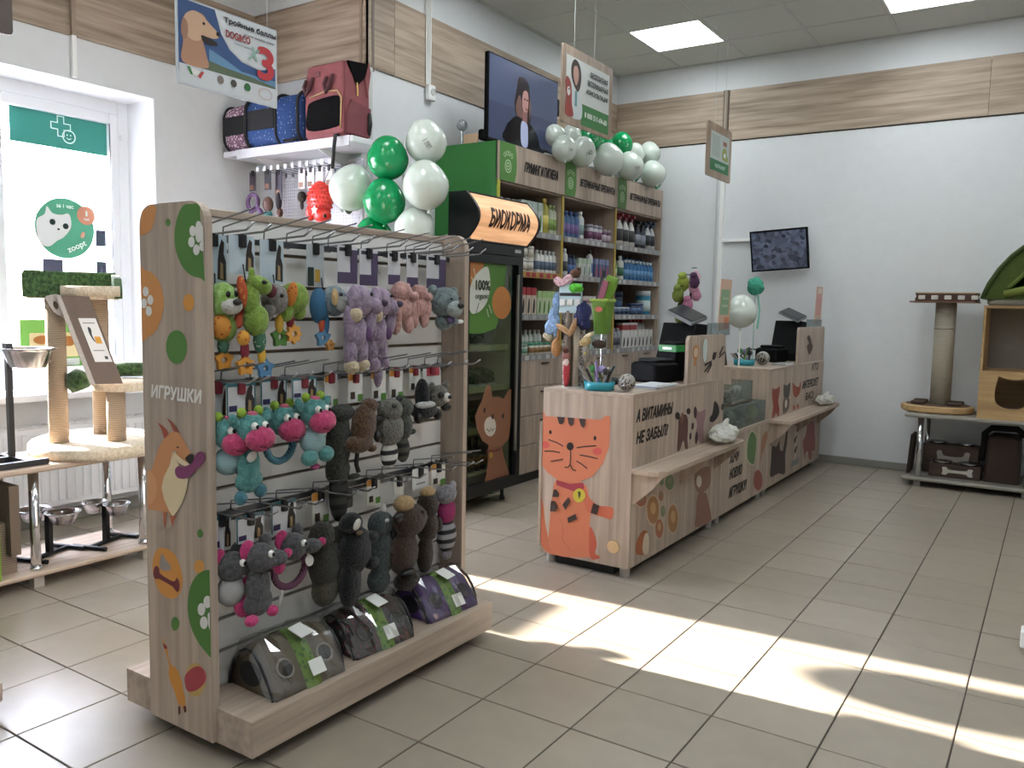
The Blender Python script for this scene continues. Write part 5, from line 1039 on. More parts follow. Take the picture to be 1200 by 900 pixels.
for x in (-4.36, -3.65): MB().box(x, x+.02, 3.797, 3.813, 1.2, 2.13).build('spacer', pm_, pg)
ph = None
for k in range(11):
    x = -4.30+.064*k; lab = 'thin wire hook on the pegboard below the wall shelf'
    if ph is None:
        ph = thing('peg_hook', lab, 'hook', (x, 3.794, 2.08), group='wire hooks on the pegboard'); MB().tube([(0, 0, 0), (0, -.22, .004), (0, -.235, .016)], .003, 5).build('wire', WIRE, ph, world=False); MB().box(-.008, .008, -.006, .0, -.015, .015).build('plate', WIRE, ph, world=False); MB().box(-.012, .012, -.238, -.234, -.008, .02).build('price_holder', P('#e0e0e4', .3), ph, world=False)
    else: copy_tree(ph, (x, 3.794, 2.08))
def peg_toy(name, lab, x, parts, y=3.70, cat='pet toy', card='#d9d6d4', ch=.10, cw=.058):
    t = thing(name, lab, cat, (x, y, 2.06))
    MB().box(-cw/2, cw/2, -.002, .002, -ch, .02).build('header_card', P(card, .4), t, world=False)
    MB().box(-.010, .010, -.006, .006, -.005, .03).build('clip', BLACK, t, world=False)
    MB().box(-cw*.4, cw*.2, -.0032, -.0025, -ch*.9, -ch*.6).build('card_print', P('#8a5f45', .5), t, world=False)
    for nm, m, bl_ in parts:
        mb = MB()
        for b in bl_:
            if len(b) == 4 and b[3] == 'ring': mb.tube([(b[0]+b[2]*math.cos(a), 0, b[1]+b[2]*math.sin(a)) for a in [2*PI*k/18 for k in range(19)]], .014, 7)
            else: mb.blob(b[:3], b[3:6], b[6:9] if len(b) > 6 else (0, 0, 0), 12, 8)
        mb.build(nm, m, t, world=False, smooth=True)
    return t
PR1 = P('#6a4a72', .4); 
peg_toy('ring_toy', 'purple double ring rubber toy on the pegboard', -4.40, [('ring', PR1, [(0, -.17, .05, 'ring')]), ('ring', PR1, [(.03, -.27, .062, 'ring')])], y=3.60, card='#3a3340')
peg_toy('rubber_toy', 'dark brown rubber toy in a clear pack beside the purple rings', -4.255, [('body', P('#5c4038', .5), [(0, 0, -.19, .04, .03, .05)]), ('foot', P('#1f6a68', .5), [(0, 0, -.28, .035, .03, .06)])], y=3.60, card='#2e2a33')
peg_toy('rope_toy', 'dark rope toy with a white card on the pegboard', -4.20, [('body', P('#2b2227', .6), [(0, 0, -.17, .02, .02, .06)]), ('fringe', P('#5c3a30', .7), [(.01, 0, -.24, .02, .02, .03)])], y=3.64, card='#4a4250', ch=.16)
for k, x in enumerate((-4.01, -3.93, -3.85, -3.77)):
    peg_toy('rubber_bug', ('small dark rubber toy on a white card next to the red rubber toy', 'small patterned rubber toy on a white card behind the red rubber toy', 'small yellow-green rubber toy on a white card above the red toy', 'small brown rubber toy on a white card behind the white balloon')[k], x, [('body', dots('#2a211c', ('#8a6a2c', '#7a4a2a', '#8a9a3c', '#5a3a2a')[k], 60), [(0, 0, -.15, .03, .028, .035)]), ('tail', P('#33251f', .6), [(0, .0, -.20, .012, .012, .03)])], y=3.66)
rdx = thing('rubber_hedgehog', 'bright red spiky rubber dog toy with a white star on the pegboard', 'pet toy', (-3.755, 3.57, 1.885))
MB().blob((0, 0, -.02), (.085, .06, .105), n=18, m=12).build('body', P('#d8382f', .35), rdx, world=False, smooth=True)
sp = MB()
for i in range(12):
    for j in range(22):
        a = PI*(i+.5)/12; b = 2*PI*(j+.5*(i % 2))/22; c = Vector((.085*math.sin(a)*math.cos(b), .06*math.sin(a)*math.sin(b), .105*math.cos(a)-.02))
        sp.blob(tuple(c), .0085, n=5, m=4)
sp.build('spike', P('#e2453a', .35), rdx, world=False, smooth=True)['kind'] = 'stuff'
MB().blob((.04, -.02, -.115), (.06, .05, .042), n=14, m=9).build('head', P('#d8382f', .35), rdx, world=False, smooth=True); MB().blob((-.07, -.01, -.09), (.03, .03, .05), n=12, m=8).build('leg', P('#d8382f', .35), rdx, world=False, smooth=True)
MB().poly([(r_*math.cos(a), r_*math.sin(a)) for r_, a in [((.028 if k % 2 == 0 else .013), PI/2+PI*k/5) for k in range(10)]], ((.025, -.068, -.085), (1, 0, 0), (0, 0, 1)), 0, .004).build('star', P('#ece8e4', .4), rdx, world=False)
MB().blob((.088, -.045, -.12), (.009, .009, .011), n=8, m=6).build('nose', EYE, rdx, world=False, smooth=True); MB().tube([(0, .03, .08), (0, .08, .18)], .002, 5).build('hang_loop', BLACK, rdx, world=False)
peg_toy('rubber_frog', 'yellow and green rubber toy behind the white balloon', -3.655, [('body', P('#a89a2f', .5), [(0, 0, -.17, .02, .02, .045)]), ('leg', P('#4a5a2a', .5), [(.01, 0, -.23, .03, .02, .04)])], y=3.70)
# carrier bag: floral pink end, blue dotted side, black mesh
CBX = lambda x: -4.58+(x+4.50)*1.34
cb = thing('pet_carrier_bag', 'blue polka-dot and pink floral pet carrier bag on the wall shelf', 'pet carrier', (-4.2, 3.62, 2.206))
BLUE = dots('#1b3d74', '#b9c6da', 55, .16); PINK = dots('#7d5870', '#dcc6d1', 60, .38)
def ring_bag(x, w, h, r_, z0=2.207, yc=3.645): return [(x, yc+a, z0+b) for a, b in rrect(-w/2, 0, w/2, h, r_, 5)]
MB().loft([ring_bag(CBX(-4.50), .22, .24, .07), ring_bag(CBX(-4.47), .28, .285, .08), ring_bag(CBX(-4.315), .29, .30, .08)]).build('end_cap', PINK, cb, smooth=True)
MB().loft([ring_bag(CBX(-4.315), .295, .305, .08), ring_bag(CBX(-4.15), .295, .30, .08), ring_bag(CBX(-3.96), .285, .30, .08)]).build('body', BLUE, cb, smooth=True)
MB().bbox(CBX(-4.475), CBX(-4.325), 3.494, 3.50, 2.30, 2.415, .003, 1).build('mesh_window', P('#101013', .8), cb)
MB().bbox(CBX(-4.30), CBX(-4.12), 3.490, 3.498, 2.31, 2.43, .003, 1).build('mesh_window', P('#101013', .8), cb)
MB().bbox(CBX(-4.496), CBX(-4.480), 3.53, 3.76, 2.29, 2.42, .003, 1).build('mesh_window', P('#101013', .8), cb)
for x, w_ in ((-4.315, .012), (-4.11, .009), (-3.965, .010), (-4.478, .008)): MB().tube([p for p in ring_bag(CBX(x), .30 if x > -4.47 else .285, .308 if x > -4.47 else .288, .08)]+[ring_bag(CBX(x), .30 if x > -4.47 else .285, .308 if x > -4.47 else .288, .08)[0]], w_, 6).build('piping', P('#15141a', .7), cb, smooth=True)
MB().tube([(-3.87, 3.50, 2.23), (-3.88, 3.47, 2.215), (-3.94, 3.46, 2.212)], .010, 6).build('strap', BLACK, cb)
# dusty red backpack
bkp = thing('backpack', 'dusty red pet backpack with a black mesh window standing on the wall shelf', 'backpack', (-3.635, 3.6, 2.206))
RED = P('#84484c', .8, bump=.4, bs=12, var=.10); RED2 = P('#743c42', .8, bump=.4, bs=12, var=.10); MESH = P('#0b0a0c', .9, spec=.1)
def rr(x0, x1, y0, y1, z, r_): return [(x, y, z) for x, y in rrect(x0, y0, x1, y1, r_, 3)]
BX0, BX1, BY0, BY1 = -3.80, -3.475, 3.49, 3.705
MB().loft([rr(BX0+.012, BX1-.01, BY0+.012, BY1-.012, 2.207, .015), rr(BX0, BX1, BY0, BY1, 2.23, .02), rr(BX0, BX1, BY0, BY1, 2.42, .02), rr(BX0+.004, BX1-.004, BY0+.004, BY1, 2.56, .02), rr(BX0+.01, BX1-.014, BY0+.012, BY1-.006, 2.62, .02), rr(BX0+.03, BX1-.03, BY0+.035, BY1-.03, 2.635, .02)]).build('body', RED, bkp)
FB_ = ((0, BY0, 0), (1, 0, 0), (0, 0, 1))
MB().poly(smooth_closed([(-3.765, 2.26), (-3.535, 2.26), (-3.505, 2.30), (-3.505, 2.40), (-3.54, 2.435), (-3.73, 2.42), (-3.77, 2.38)], 4), FB_, 0, .003).build('mesh_window', MESH, bkp)
MB().tube([(-3.50, BY0-.004, 2.25), (-3.492, BY0-.004, 2.42), (-3.525, BY0-.004, 2.462), (-3.62, BY0-.004, 2.468), (-3.75, BY0-.004, 2.445)], .0045, 5).build('zip', P('#b39a6a', .4, .5), bkp, smooth=True)
for x in (-3.765, -3.60): MB().tube([(x-.02, BY0+.004, 2.545), (x-.012, BY0-.022, 2.50), (x+.006, BY0-.026, 2.455), (x+.03, BY0-.02, 2.49), (x+.036, BY0+.004, 2.555)], .012, 6).build('carry_handle', P('#4a252b', .8), bkp, smooth=True)
MB().bbox(-3.70, -3.665, BY0-.003, BY0+.003, 2.555, 2.585, .003, 1).build('badge', P('#5f3036', .7), bkp)
for p_ in (((BX1-.004, BY0+.004, 2.22), (BX1-.004, BY0+.004, 2.42), (BX1-.01, BY0+.008, 2.615)),): MB().tube(p_, .006, 6).build('edge_piping', RED2, bkp, smooth=True)
FS_ = ((BX1, 0, 0), (0, 1, 0), (0, 0, 1))
MB().poly([(BY0+.012, 2.225), (BY1-.012, 2.225), (BY1-.008, 2.39), (BY0+.05, 2.415), (BY0+.012, 2.34)], FS_, 0, .012).build('side_pocket', RED2, bkp)
MB().poly([(BY0+.03, 2.628), (BY1-.02, 2.645), (BY1-.05, 2.56), (BY0+.10, 2.50)], FS_, -.012, .016).build('open_flap', MESH, bkp)
MB().poly([(BY1-.05, 2.56), (BY1-.02, 2.65), (BY1-.004, 2.60), (BY1-.03, 2.45)], FS_, -.006, .014).build('flap', RED, bkp)
MB().tube([(BX1+.004, BY0+.10, 2.52), (BX1+.008, BY0+.102, 2.47), (BX1+.008, BY0+.10, 2.445)], .005, 5).build('zip_pull', P('#c9a15a', .3, .7), bkp)
MB().tube([(BX1+.004, BY1-.02, 2.24), (BX1+.026, BY1-.03, 2.30), (BX1+.008, BY1-.02, 2.36)], .014, 6).build('strap', BLACK, bkp, smooth=True)
MB().tube([(-3.53, BY0+.01, 2.215), (-3.52, 3.466, 2.21), (-3.53, 3.462, 2.12), (-3.54, 3.462, 2.02)], .011, 6).build('strap', BLACK, bkp, smooth=True)
# ================================================================== wall cabinet in three bays
CXF, CXB = -3.095, XA+.002
CW = wood(*LAM, 'z', .5, .8, 'cabinet_laminate'); YEL = P('#a8913f', .5); GRN = P('#2f7a34', .5); CIN = CW
FC = ((CXF+.012, 0, 0), (0, 1, 0), (0, 0, 1))          # header face: 2-D = (y, z)
SHZ = [.912, 1.195, 1.49, 1.772]
bays = [(4.49, 5.335, 'ГРУМИНГ И ГИГИЕНА'), (5.335, 6.20, 'ВЕТЕРИНАРНЫЕ ПРЕПАРАТЫ'), (6.20, 7.115, 'ВЕТЕРИНАРНЫЕ ПРЕПАРАТЫ')]
bl_ = ['open shelf cabinet with a green side panel beside the fridge', 'open shelf cabinet between the green-sided one and the corner one', 'open shelf cabinet standing in the corner of the room']
for bi, (y0, y1, head) in enumerate(bays):
    t = thing('shelf_cabinet', bl_[bi], 'cabinet', ((CXF+CXB)/2, (y0+y1)/2, 0))
    MB().box(CXB, CXB+.008, y0+.012, y1-.012, .06, 2.30).build('back_panel', CIN, t)
    if bi == 0: MB().box(CXB, CXF, y0-.012, y0+.012, .0, 2.315).build('side_panel', GRN, t); MB().box(CXF-.002, CXF+.012, y0-.010, y0+.010, .1, 2.07).build('edge_strip', P('#b9b338', .5), t)
    else: MB().box(CXB, CXF, y0+.001, y0+.018, .0, 2.06).build('side_panel', CW, t)
    sp_ = MB().box(CXB, CXF, y1-.018, y1-.001, .0, 2.06).build('side_panel', CW, t)
    if bi < 2: MB().box(CXF, CXF+.010, y1-.026, y1-.0005, .90, 2.06).build('edge_strip', YEL, t)
    else: MB().box(CXF, CXF+.008, y1-.018, y1, .90, 2.06).build('edge_strip', P('#a89a86', .5), t)
    MB().box(CXB, CXF-.02, y0+.012, y1-.012, 2.295, 2.312).build('top_board', CW, t)
    MB().box(CXB, CXF-.01, y0+.012, y1-.012, 2.055, 2.075).build('ceiling_board', CIN, t)
    hd = MB().box(CXF-.01, CXF+.012, y0-(.012 if bi == 0 else -.001), y1-.001, 2.068, 2.315).build('header_board', CW, t)
    # green emblem tab with rounded right edge
    tw = .20 if bi == 0 else .17
    pts = [(y0+.001, 2.069), (y0+tw*.88, 2.069), (y0+tw*.98, 2.13), (y0+tw, 2.19), (y0+tw*.98, 2.25), (y0+tw*.88, 2.314), (y0+.001, 2.314)]
    MB().poly(pts, FC, .0006, .001).build('emblem_tab', P('#4f8038', .5), t)
    em = MB(); ec = y0+tw*.48
    for r_ in (.036, .020): em.poly(stroke(ell(ec, 2.165, r_, r_*1.1, 18)+ell(ec, 2.165, r_, r_*1.1, 18)[:1], .007), FC, .0022)
    em.poly(ell(ec, 2.165, .007, .008, 10), FC, .0022)
    for k in range(4): em.poly(stroke(ell(ec-.042+.028*k, 2.235+(.012 if k in (1, 2) else 0), .011, .014, 10)+ell(ec-.042+.028*k, 2.235+(.012 if k in (1, 2) else 0), .011, .014, 10)[:1], .005), FC, .0022)
    em.build('emblem', P('#b9cfa8', .5), t)
    letters(t, 'lettering', FC, head, (y0+tw+y1)/2+.0, 2.19, (y1-y0-tw)*(.70 if bi == 0 else .84), .072 if bi == 0 else .058, '#241d19', .18, d=.002, bold=.035)
    for z in SHZ:
        s_ = MB().bbox(CXB+.006, CXF, y0+.018, y1-.018, z-.022, z, .002, 1).build('shelf', CIN, t)
        rc = '#8a8a8a' if not (bi == 0 and z == 1.49) else '#a07f3e'
        pr_ = MB().box(CXF, CXF+.008, y0+.02, y1-.02, z-.038, z+.004).build('price_rail', P(rc, .4), s_)
    # price tickets: each a small card in the rail
    for z in SHZ:
        n_ = 8
        for k in range(n_):
            yy = y0+.05+(y1-y0-.1)*k/n_+random.uniform(0, .03)
            MB().box(CXF+.0082, CXF+.0092, yy, yy+.05, z-.033, z-.002).build('price_ticket', P(random.choice(['#b9b9b7', '#c4c4c0', '#a8a8a6', '#9c9c9a'] if not (bi == 0 and z == 1.49) else ['#8f2430', '#a02c38']), .5), t)
    # drawers
    for k in range(4):
        z0 = .075+k*.205
        for hh in range(2):
            ya, yb_ = y0+.014+(y1-y0-.028)*hh/2, y0+.014+(y1-y0-.028)*(hh+1)/2
            d_ = MB().bbox(CXF-.018, CXF+.004, ya+.002, yb_-.002, z0, z0+.201, .002, 1).build('drawer', CW, t)
            MB().bbox(CXF+.004, CXF+.016, (ya+yb_)/2-.05, (ya+yb_)/2+.05, z0+.155, z0+.165, .003, 1).build('handle', P('#3a342f', .4, .4), d_)
    MB().box(CXB+.02, CXF-.03, y0+.02, y1-.02, 0, .072).build('kick_board', BLACK, t)
    MB().box(CXB+.02, CXF-.02, y0+.02, y1-.02, .072, .89).build('carcass', CIN, t)

# ---- goods on the shelves
def goods_bottle(r_, h, body, cap, lab, shape=0):
    t = thing('x', 'x', 'x')
    if shape == 1:   # trigger spray
        MB().lathe([(r_, 0), (r_, h*.5), (r_*.8, h*.62), (r_*.38, h*.78), (r_*.36, h*.8)], (0, 0, 0), 12, sx=.75).build('body', P(body, .35), t, world=False, smooth=True)
        MB().bbox(-r_*.3, r_*.3, -r_*.4, r_*.55, h*.80, h*.92, .004, 1).obox((0, r_*.75, h*.83), (.010, .010, h*.10), (.4, 0, 0)).bbox(-r_*.35, r_*.9, -r_*.3, r_*.3, h*.9, h, .004, 1).build('trigger_head', P(cap, .35), t, world=False)
    else:
        MB().lathe([(r_*.92, 0), (r_, .006), (r_, h*.70), (r_*.85, h*.78), (r_*.42, h*.85), (r_*.42, h*.87)], (0, 0, 0), 12).build('body', P(body, .35), t, world=False, smooth=True)
        MB().lathe([(r_*.52, h*.86), (r_*.52, h*.985), (r_*.42, h)], (0, 0, 0), 10).build('cap', P(cap, .35), t, world=False, smooth=True)
    if lab: MB().lathe([(r_*1.015, h*.16), (r_*1.015, h*.52)], (0, 0, 0), 12, sx=.76 if shape == 1 else 1.).build('label_band', P(lab, .45), t, world=False, smooth=True)
    return t
def goods_jar(r_, h, body, lid, lab):
    t = thing('x', 'x', 'x')
    MB().lathe([(r_*.95, 0), (r_, .005), (r_, h*.76), (r_*.9, h*.8)], (0, 0, 0), 14).build('body', P(body, .35), t, world=False, smooth=True)
    MB().lathe([(r_*1.02, h*.8), (r_*1.02, h*.97), (r_*.95, h)], (0, 0, 0), 14).build('lid', P(lid, .35), t, world=False, smooth=True)
    if lab: MB().lathe([(r_*1.012, h*.15), (r_*1.012, h*.6)], (0, 0, 0), 14).build('label_band', P(lab, .45), t, world=False, smooth=True)
    return t
def goods_box(w_, d_, h, body, top, pr=None):
    t = thing('x', 'x', 'x')
    MB().box(-d_, 0, -w_/2, w_/2, 0, h).build('carton', P(body, .45), t, world=False)
    MB().box(-d_-.0005, .0006, -w_/2-.0005, w_/2+.0005, h*.72, h+.0006).build('top_band', P(top, .45), t, world=False)
    if pr: MB().poly(smooth_closed([(-w_*.25, h*.1), (w_*.1, h*.08), (w_*.25, h*.35), (w_*.12, h*.6), (-w_*.1, h*.52)], 3), ((.0002, 0, 0), (0, 1, 0), (0, 0, 1)), .0004).build('picture', P(pr, .5), t, world=False)
    return t
SHN = {0: 'bottom shelf', 1: 'third shelf', 2: 'second shelf', 3: 'top shelf'}
BAYN = ['green-sided cabinet', 'middle cabinet', 'corner cabinet']
_cache = {}
def place(bay, sh, y, maker, args, name, desc, cat, x=CXF-.05, dz=0., rz=0., where=None):
    lab = '%s, %s %s' % (desc, BAYN[bay], SHN[sh]); grp = lab
    loc = (x, y, SHZ[sh]+.0005+dz); key = (maker.__name__, args)
    if key in _cache:
        o = copy_tree(_cache[key], loc, rz)
    else:
        o = maker(*args); _cache[key] = o; o.location = loc; o.rotation_euler = (0, 0, rz)
    o.name = name; tag(o, lab, cat, grp); return o
def row(bay, sh, ya, n, step, maker, args, name, desc, cat, x=CXF-.05, rows=1, dx=.09, **k):
    for j in range(rows):
        for i in range(n): place(bay, sh, ya+i*step+random.uniform(-.004, .004), maker, args, name, desc, cat, x-j*dx, rz=random.uniform(-.15, .15) if maker is not goods_box else random.uniform(-.03, .03), **k)
B_, J_, X_ = goods_bottle, goods_jar, goods_box
# green-sided cabinet
row(0, 3, 4.86, 4, .07, X_, (.064, .07, .21, '#c9d0cf', '#aebdb4', '#5a8a4a'), 'shampoo_box', 'tall white carton with green print', 'carton', x=CXF-.03)
row(0, 3, 5.150, 1, .07, B_, (.034, .25, '#a39a3e', '#b59a45', '#cdbf62'), 'shampoo_bottle', 'yellow shampoo bottle', 'bottle'); row(0, 3, 5.225, 2, .055, B_, (.026, .215, '#b9bfa8', '#8a9a5c', '#7f9a52'), 'lotion_bottle', 'pale green lotion bottle', 'bottle')
row(0, 3, 4.6, 3, .075, B_, (.03, .2, '#3a3a3e', '#d0d0d0', '#707070'), 'shampoo_bottle', 'dark shampoo bottle with a white cap', 'bottle')
row(0, 2, 4.62, 5, .085, J_, (.036, .09, '#c9c6bd', '#d8d6d0', '#a8a294'), 'vitamin_jar', 'squat white jar', 'jar'); 
for k in range(3): place(0, 2, 4.79+.085*k, J_, (.036, .09, '#c9c6bd', '#d8d6d0', '#a8a294'), 'vitamin_jar', 'white jar stacked on another jar', 'jar', dz=.0915)
row(0, 2, 5.06, 5, .058, B_, (.025, .165, '#d6d6d2', '#c4c4c4', '#56677c'), 'drops_bottle', 'white bottle with a blue-grey label', 'bottle'); row(0, 2, 4.64, 9, .075, B_, (.022, .16, '#d6d6d2', '#9c9ca2', '#9a6a62'), 'tonic_bottle', 'white bottle with a reddish label behind the jars', 'bottle', x=CXF-.16)
row(0, 1, 4.66, 6, .066, X_, (.058, .06, .19, '#c9b9a8', '#a3343a', '#2c2420'), 'tablet_box', 'red-topped carton with a dog silhouette', 'carton', x=CXF-.02); row(0, 1, 5.07, 4, .062, X_, (.056, .06, .17, '#b9c9a2', '#9fbf80', '#4f7a3c'), 'drops_box', 'light green carton with a leaf print', 'carton', x=CXF-.02)
row(0, 1, 4.66, 4, .07, B_, (.024, .2, '#bdb6c6', '#c9c9c9', '#6b5f86'), 'lotion_bottle', 'lilac bottle behind the red-topped cartons', 'bottle', x=CXF-.13)
row(0, 0, 4.62, 6, .06, J_, (.026, .075, '#b9c2b4', '#8fa89a', '#5e8a78'), 'cream_jar', 'small pale green jar', 'jar'); row(0, 0, 5.0, 5, .06, J_, (.026, .08, '#c9c6bb', '#4e9a7a', '#8c6a42'), 'paste_jar', 'small cream jar with a teal lid', 'jar'); row(0, 0, 4.62, 11, .062, B_, (.023, .17, '#cfd2cc', '#bdbdb9', '#7a9a86'), 'gel_bottle', 'white gel bottle behind the small jars', 'bottle', x=CXF-.13)
# middle cabinet
row(1, 3, 5.40, 4, .072, B_, (.030, .20, '#4a6a96', '#3d5a8c', '#7c6aa0'), 'shampoo_bottle', 'blue shampoo bottle with a violet label', 'bottle'); row(1, 3, 5.69, 1, .07, B_, (.032, .215, '#d2d4d2', '#d8d8d6', '#8aa8a4'), 'conditioner_bottle', 'large white bottle', 'bottle')
row(1, 3, 5.83, 3, .08, J_, (.034, .13, '#bdbcc2', '#8f8a98', '#6a3f5e'), 'wipes_tub', 'grey tub with a plum label', 'jar'); row(1, 3, 6.07, 2, .075, J_, (.032, .11, '#6a4660', '#9c8a9a', '#bcb0ba'), 'wipes_tub', 'plum tub with a pale label', 'jar')
row(1, 2, 5.39, 2, .07, B_, (.026, .20, '#c9cac8', '#d6d6d4', '#3a3a40'), 'spray_bottle', 'white bottle with a black label', 'bottle'); row(1, 2, 5.53, 2, .062, B_, (.024, .16, '#2f3f63', '#26314a', '#4a6aa0'), 'drops_bottle', 'navy bottle', 'bottle'); row(1, 2, 5.66, 3, .07, X_, (.06, .05, .14, '#c4c4bc', '#a8b8a4', '#6a8a7a'), 'powder_box', 'white and green carton', 'carton', x=CXF-.02)
row(1, 2, 5.86, 1, .06, B_, (.028, .215, '#d0d2d4', '#20222a', '#4f7aa6'), 'spray_bottle', 'white bottle with a black cap', 'bottle'); row(1, 2, 5.93, 4, .062, X_, (.05, .05, .15, '#5a5f86', '#7c86a8', '#a8342f'), 'collar_box', 'blue-violet carton', 'carton', x=CXF-.02)
row(1, 1, 5.40, 5, .075, B_, (.026, .19, '#c9cbcb', '#d9d9d9', '#9aa0a4'), 'lotion_bottle', 'white lotion bottle', 'bottle', x=CXF-.11); row(1, 1, 5.72, 6, .068, J_, (.029, .085, '#c9c4bc', '#d6d2cc', '#a89a8a'), 'vitamin_jar', 'small white vitamin jar', 'jar'); 
for k in range(4): place(1, 1, 5.788+.068*k, J_, (.029, .06, '#cfc9c4', '#d9d4ce', '#b58f8a'), 'vitamin_jar', 'small jar stacked on a vitamin jar', 'jar', dz=.0865)
row(1, 0, 5.42, 5, .062, J_, (.026, .09, '#b3a878', '#c9bf96', '#6a5f3c'), 'paste_jar', 'small tan jar', 'jar'); row(1, 0, 5.74, 3, .06, X_, (.05, .05, .13, '#6fa8a4', '#84b8b2', '#d0d8d4'), 'wipes_box', 'teal carton', 'carton', x=CXF-.02); row(1, 0, 5.93, 4, .062, X_, (.054, .05, .15, '#b9bdb4', '#9aa696', '#22242a'), 'tablet_box', 'pale carton with a dark animal shape', 'carton', x=CXF-.02)
# corner cabinet
row(2, 3, 6.262, 1, .08, B_, (.028, .22, '#b5ad88', '#a89a6a', '#7a6a3c'), 'oil_bottle', 'tan oil bottle', 'bottle'); row(2, 3, 6.35, 3, .105, B_, (.044, .265, '#dcdcda', '#7a2430', '#3a3a3c', 1), 'trigger_spray', 'white trigger spray bottle with a dark red head', 'spray bottle', rz=0. if False else 0.) if False else None
for k in range(3): place(2, 3, 6.36+.115*k, B_, (.046, .27, '#dcdcda', '#7a2430', '#3a3a3c', 1), 'trigger_spray', 'white trigger spray bottle with a dark red head', 'spray bottle')
for k in range(2): place(2, 3, 6.72+.105*k, B_, (.042, .235, '#2c2f3c', '#1f2229', '#8a8f9c', 1), 'trigger_spray', 'dark trigger spray bottle', 'spray bottle')
for k in range(2): place(2, 3, 6.93+.095*k, B_, (.042, .25, '#c6c9cc', '#3a4a5e', '#2c2f38', 1), 'trigger_spray', 'pale trigger spray bottle with a navy head', 'spray bottle')
row(2, 2, 6.245, 2, .06, B_, (.024, .17, '#7c9a5c', '#a8b884', '#b9c9a0'), 'tonic_bottle', 'green tonic bottle', 'bottle'); row(2, 2, 6.40, 1, .06, B_, (.034, .20, '#cfd2cc', '#d9dbd8', '#3c6a52'), 'gel_bottle', 'white bottle with a dark green label', 'bottle')
row(2, 2, 6.50, 8, .074, B_, (.031, .175, '#2f6a9c', '#c9d2d8', '#5a8ab4'), 'mouthwash_bottle', 'blue bottle with a white cap', 'bottle'); row(2, 2, 6.53, 7, .08, B_, (.03, .20, '#24507c', '#3a6a96', '#7c6a94'), 'mouthwash_bottle', 'dark blue bottle behind the white-capped ones', 'bottle', x=CXF-.13)
row(2, 1, 6.27, 4, .085, J_, (.038, .065, '#3a5a7c', '#bcc6ce', '#1f3550'), 'cream_tub', 'low blue tub with a white lid', 'jar'); row(2, 1, 6.42, 2, .14, J_, (.058, .20, '#1f2c48', '#2c3a58', '#2a4a70'), 'supplement_tub', 'large navy tub', 'jar', x=CXF-.155); row(2, 1, 6.94, 1, .14, J_, (.066, .215, '#2f7a96', '#c9d3d6', '#bcd0cf'), 'supplement_tub', 'large turquoise tub with a white lid', 'jar', x=CXF-.07); row(2, 1, 6.66, 2, .12, J_, (.05, .10, '#243450', '#33466a', '#48608a'), 'supplement_tub', 'half-height navy tub', 'jar')
row(2, 0, 6.25, 3, .07, B_, (.027, .17, '#9a9aa6', '#b9b9c2', '#55555f'), 'gel_bottle', 'grey gel bottle', 'bottle'); row(2, 0, 6.47, 4, .074, X_, (.068, .06, .15, '#d6d4cf', '#d9d7d2', '#2a2624'), 'tablet_box', 'white carton with a small animal shape', 'carton', x=CXF-.02)
for k in range(2): place(2, 0, 6.50+.15*k, X_, (.14, .06, .06, '#9c2f34', '#cfccc8', None), 'tablet_box', 'red and white carton lying on the white cartons', 'carton', x=CXF-.02, dz=.152)
row(2, 0, 6.78, 4, .08, X_, (.07, .06, .15, '#d0cdc8', '#d6d3ce', '#2a2624'), 'flea_box', 'white carton with a dog shape', 'carton', x=CXF-.02)
row(2, 0, 6.80, 4, .078, B_, (.034, .25, '#d9d7d3', '#a8323a', '#c4bdb6'), 'spray_bottle', 'tall white bottle with a red cap behind the white cartons', 'bottle', x=CXF-.13)

# ================================================================== fridge with the lit sign
fr_ = thing('display_fridge', 'black glass-door fridge with animal stickers and a lit wooden sign', 'fridge', (-3.2, 4.16, 0))
FX, FB, FY0_, FY1_ = -2.87, -3.52, 3.845, 4.468
FBK = P('#131416', .35); INT = P('#d6d0b8', .6)
cb_ = MB(); cb_.box(FB, FX-.06, FY0_, FY0_+.03, .09, 1.62).box(FB, FX-.06, FY1_-.03, FY1_, .09, 1.62).box(FB, FB+.03, FY0_+.03, FY1_-.03, .09, 1.62).box(FB+.03, FX-.06, FY0_+.03, FY1_-.03, 1.57, 1.62).box(FB+.03, FX-.06, FY0_+.03, FY1_-.03, .09, .21)
cb_.build('cabinet', FBK, fr_)
MB().box(FB+.031, FB+.036, FY0_+.031, FY1_-.031, .211, 1.569).build('liner', INT, fr_)
MB().box(FB+.036, FX-.07, FY1_-.035, FY1_-.031, .211, 1.569).build('liner', INT, fr_); MB().box(FB+.036, FX-.07, FY0_+.031, FY0_+.035, .211, 1.569).build('liner', INT, fr_)
FSH = [.214, .49, .745, 1.0]
for z in FSH: MB().box(FB+.04, FX-.09, FY0_+.04, FY1_-.04, z-.008, z).build('rack', P('#b9b39a', .4), fr_); MB().box(FX-.09, FX-.082, FY0_+.04, FY1_-.04, z-.025, z+.012).build('ticket_rail', P('#cfc79f', .4), fr_)
dr = MB()
for a, b, c, d in ((FY0_, FY0_+.055, .10, 1.56), (FY1_-.05, FY1_, .10, 1.56), (FY0_+.055, FY1_-.05, .10, .17), (FY0_+.055, FY1_-.05, 1.51, 1.56)): dr.box(FX-.05, FX-.004, a, b, c, d)
do = dr.build('door', FBK, fr_)
MB().box(FX-.03, FX-.026, FY0_+.05, FY1_-.045, .165, 1.515).build('pane', glass('#dfe6df', .08), do)
MB().bbox(FX-.004, FX+.014, FY1_-.075, FY1_-.06, .33, 1.45, .004, 1).build('door_handle', P('#8f8f86', .3, .7), do)
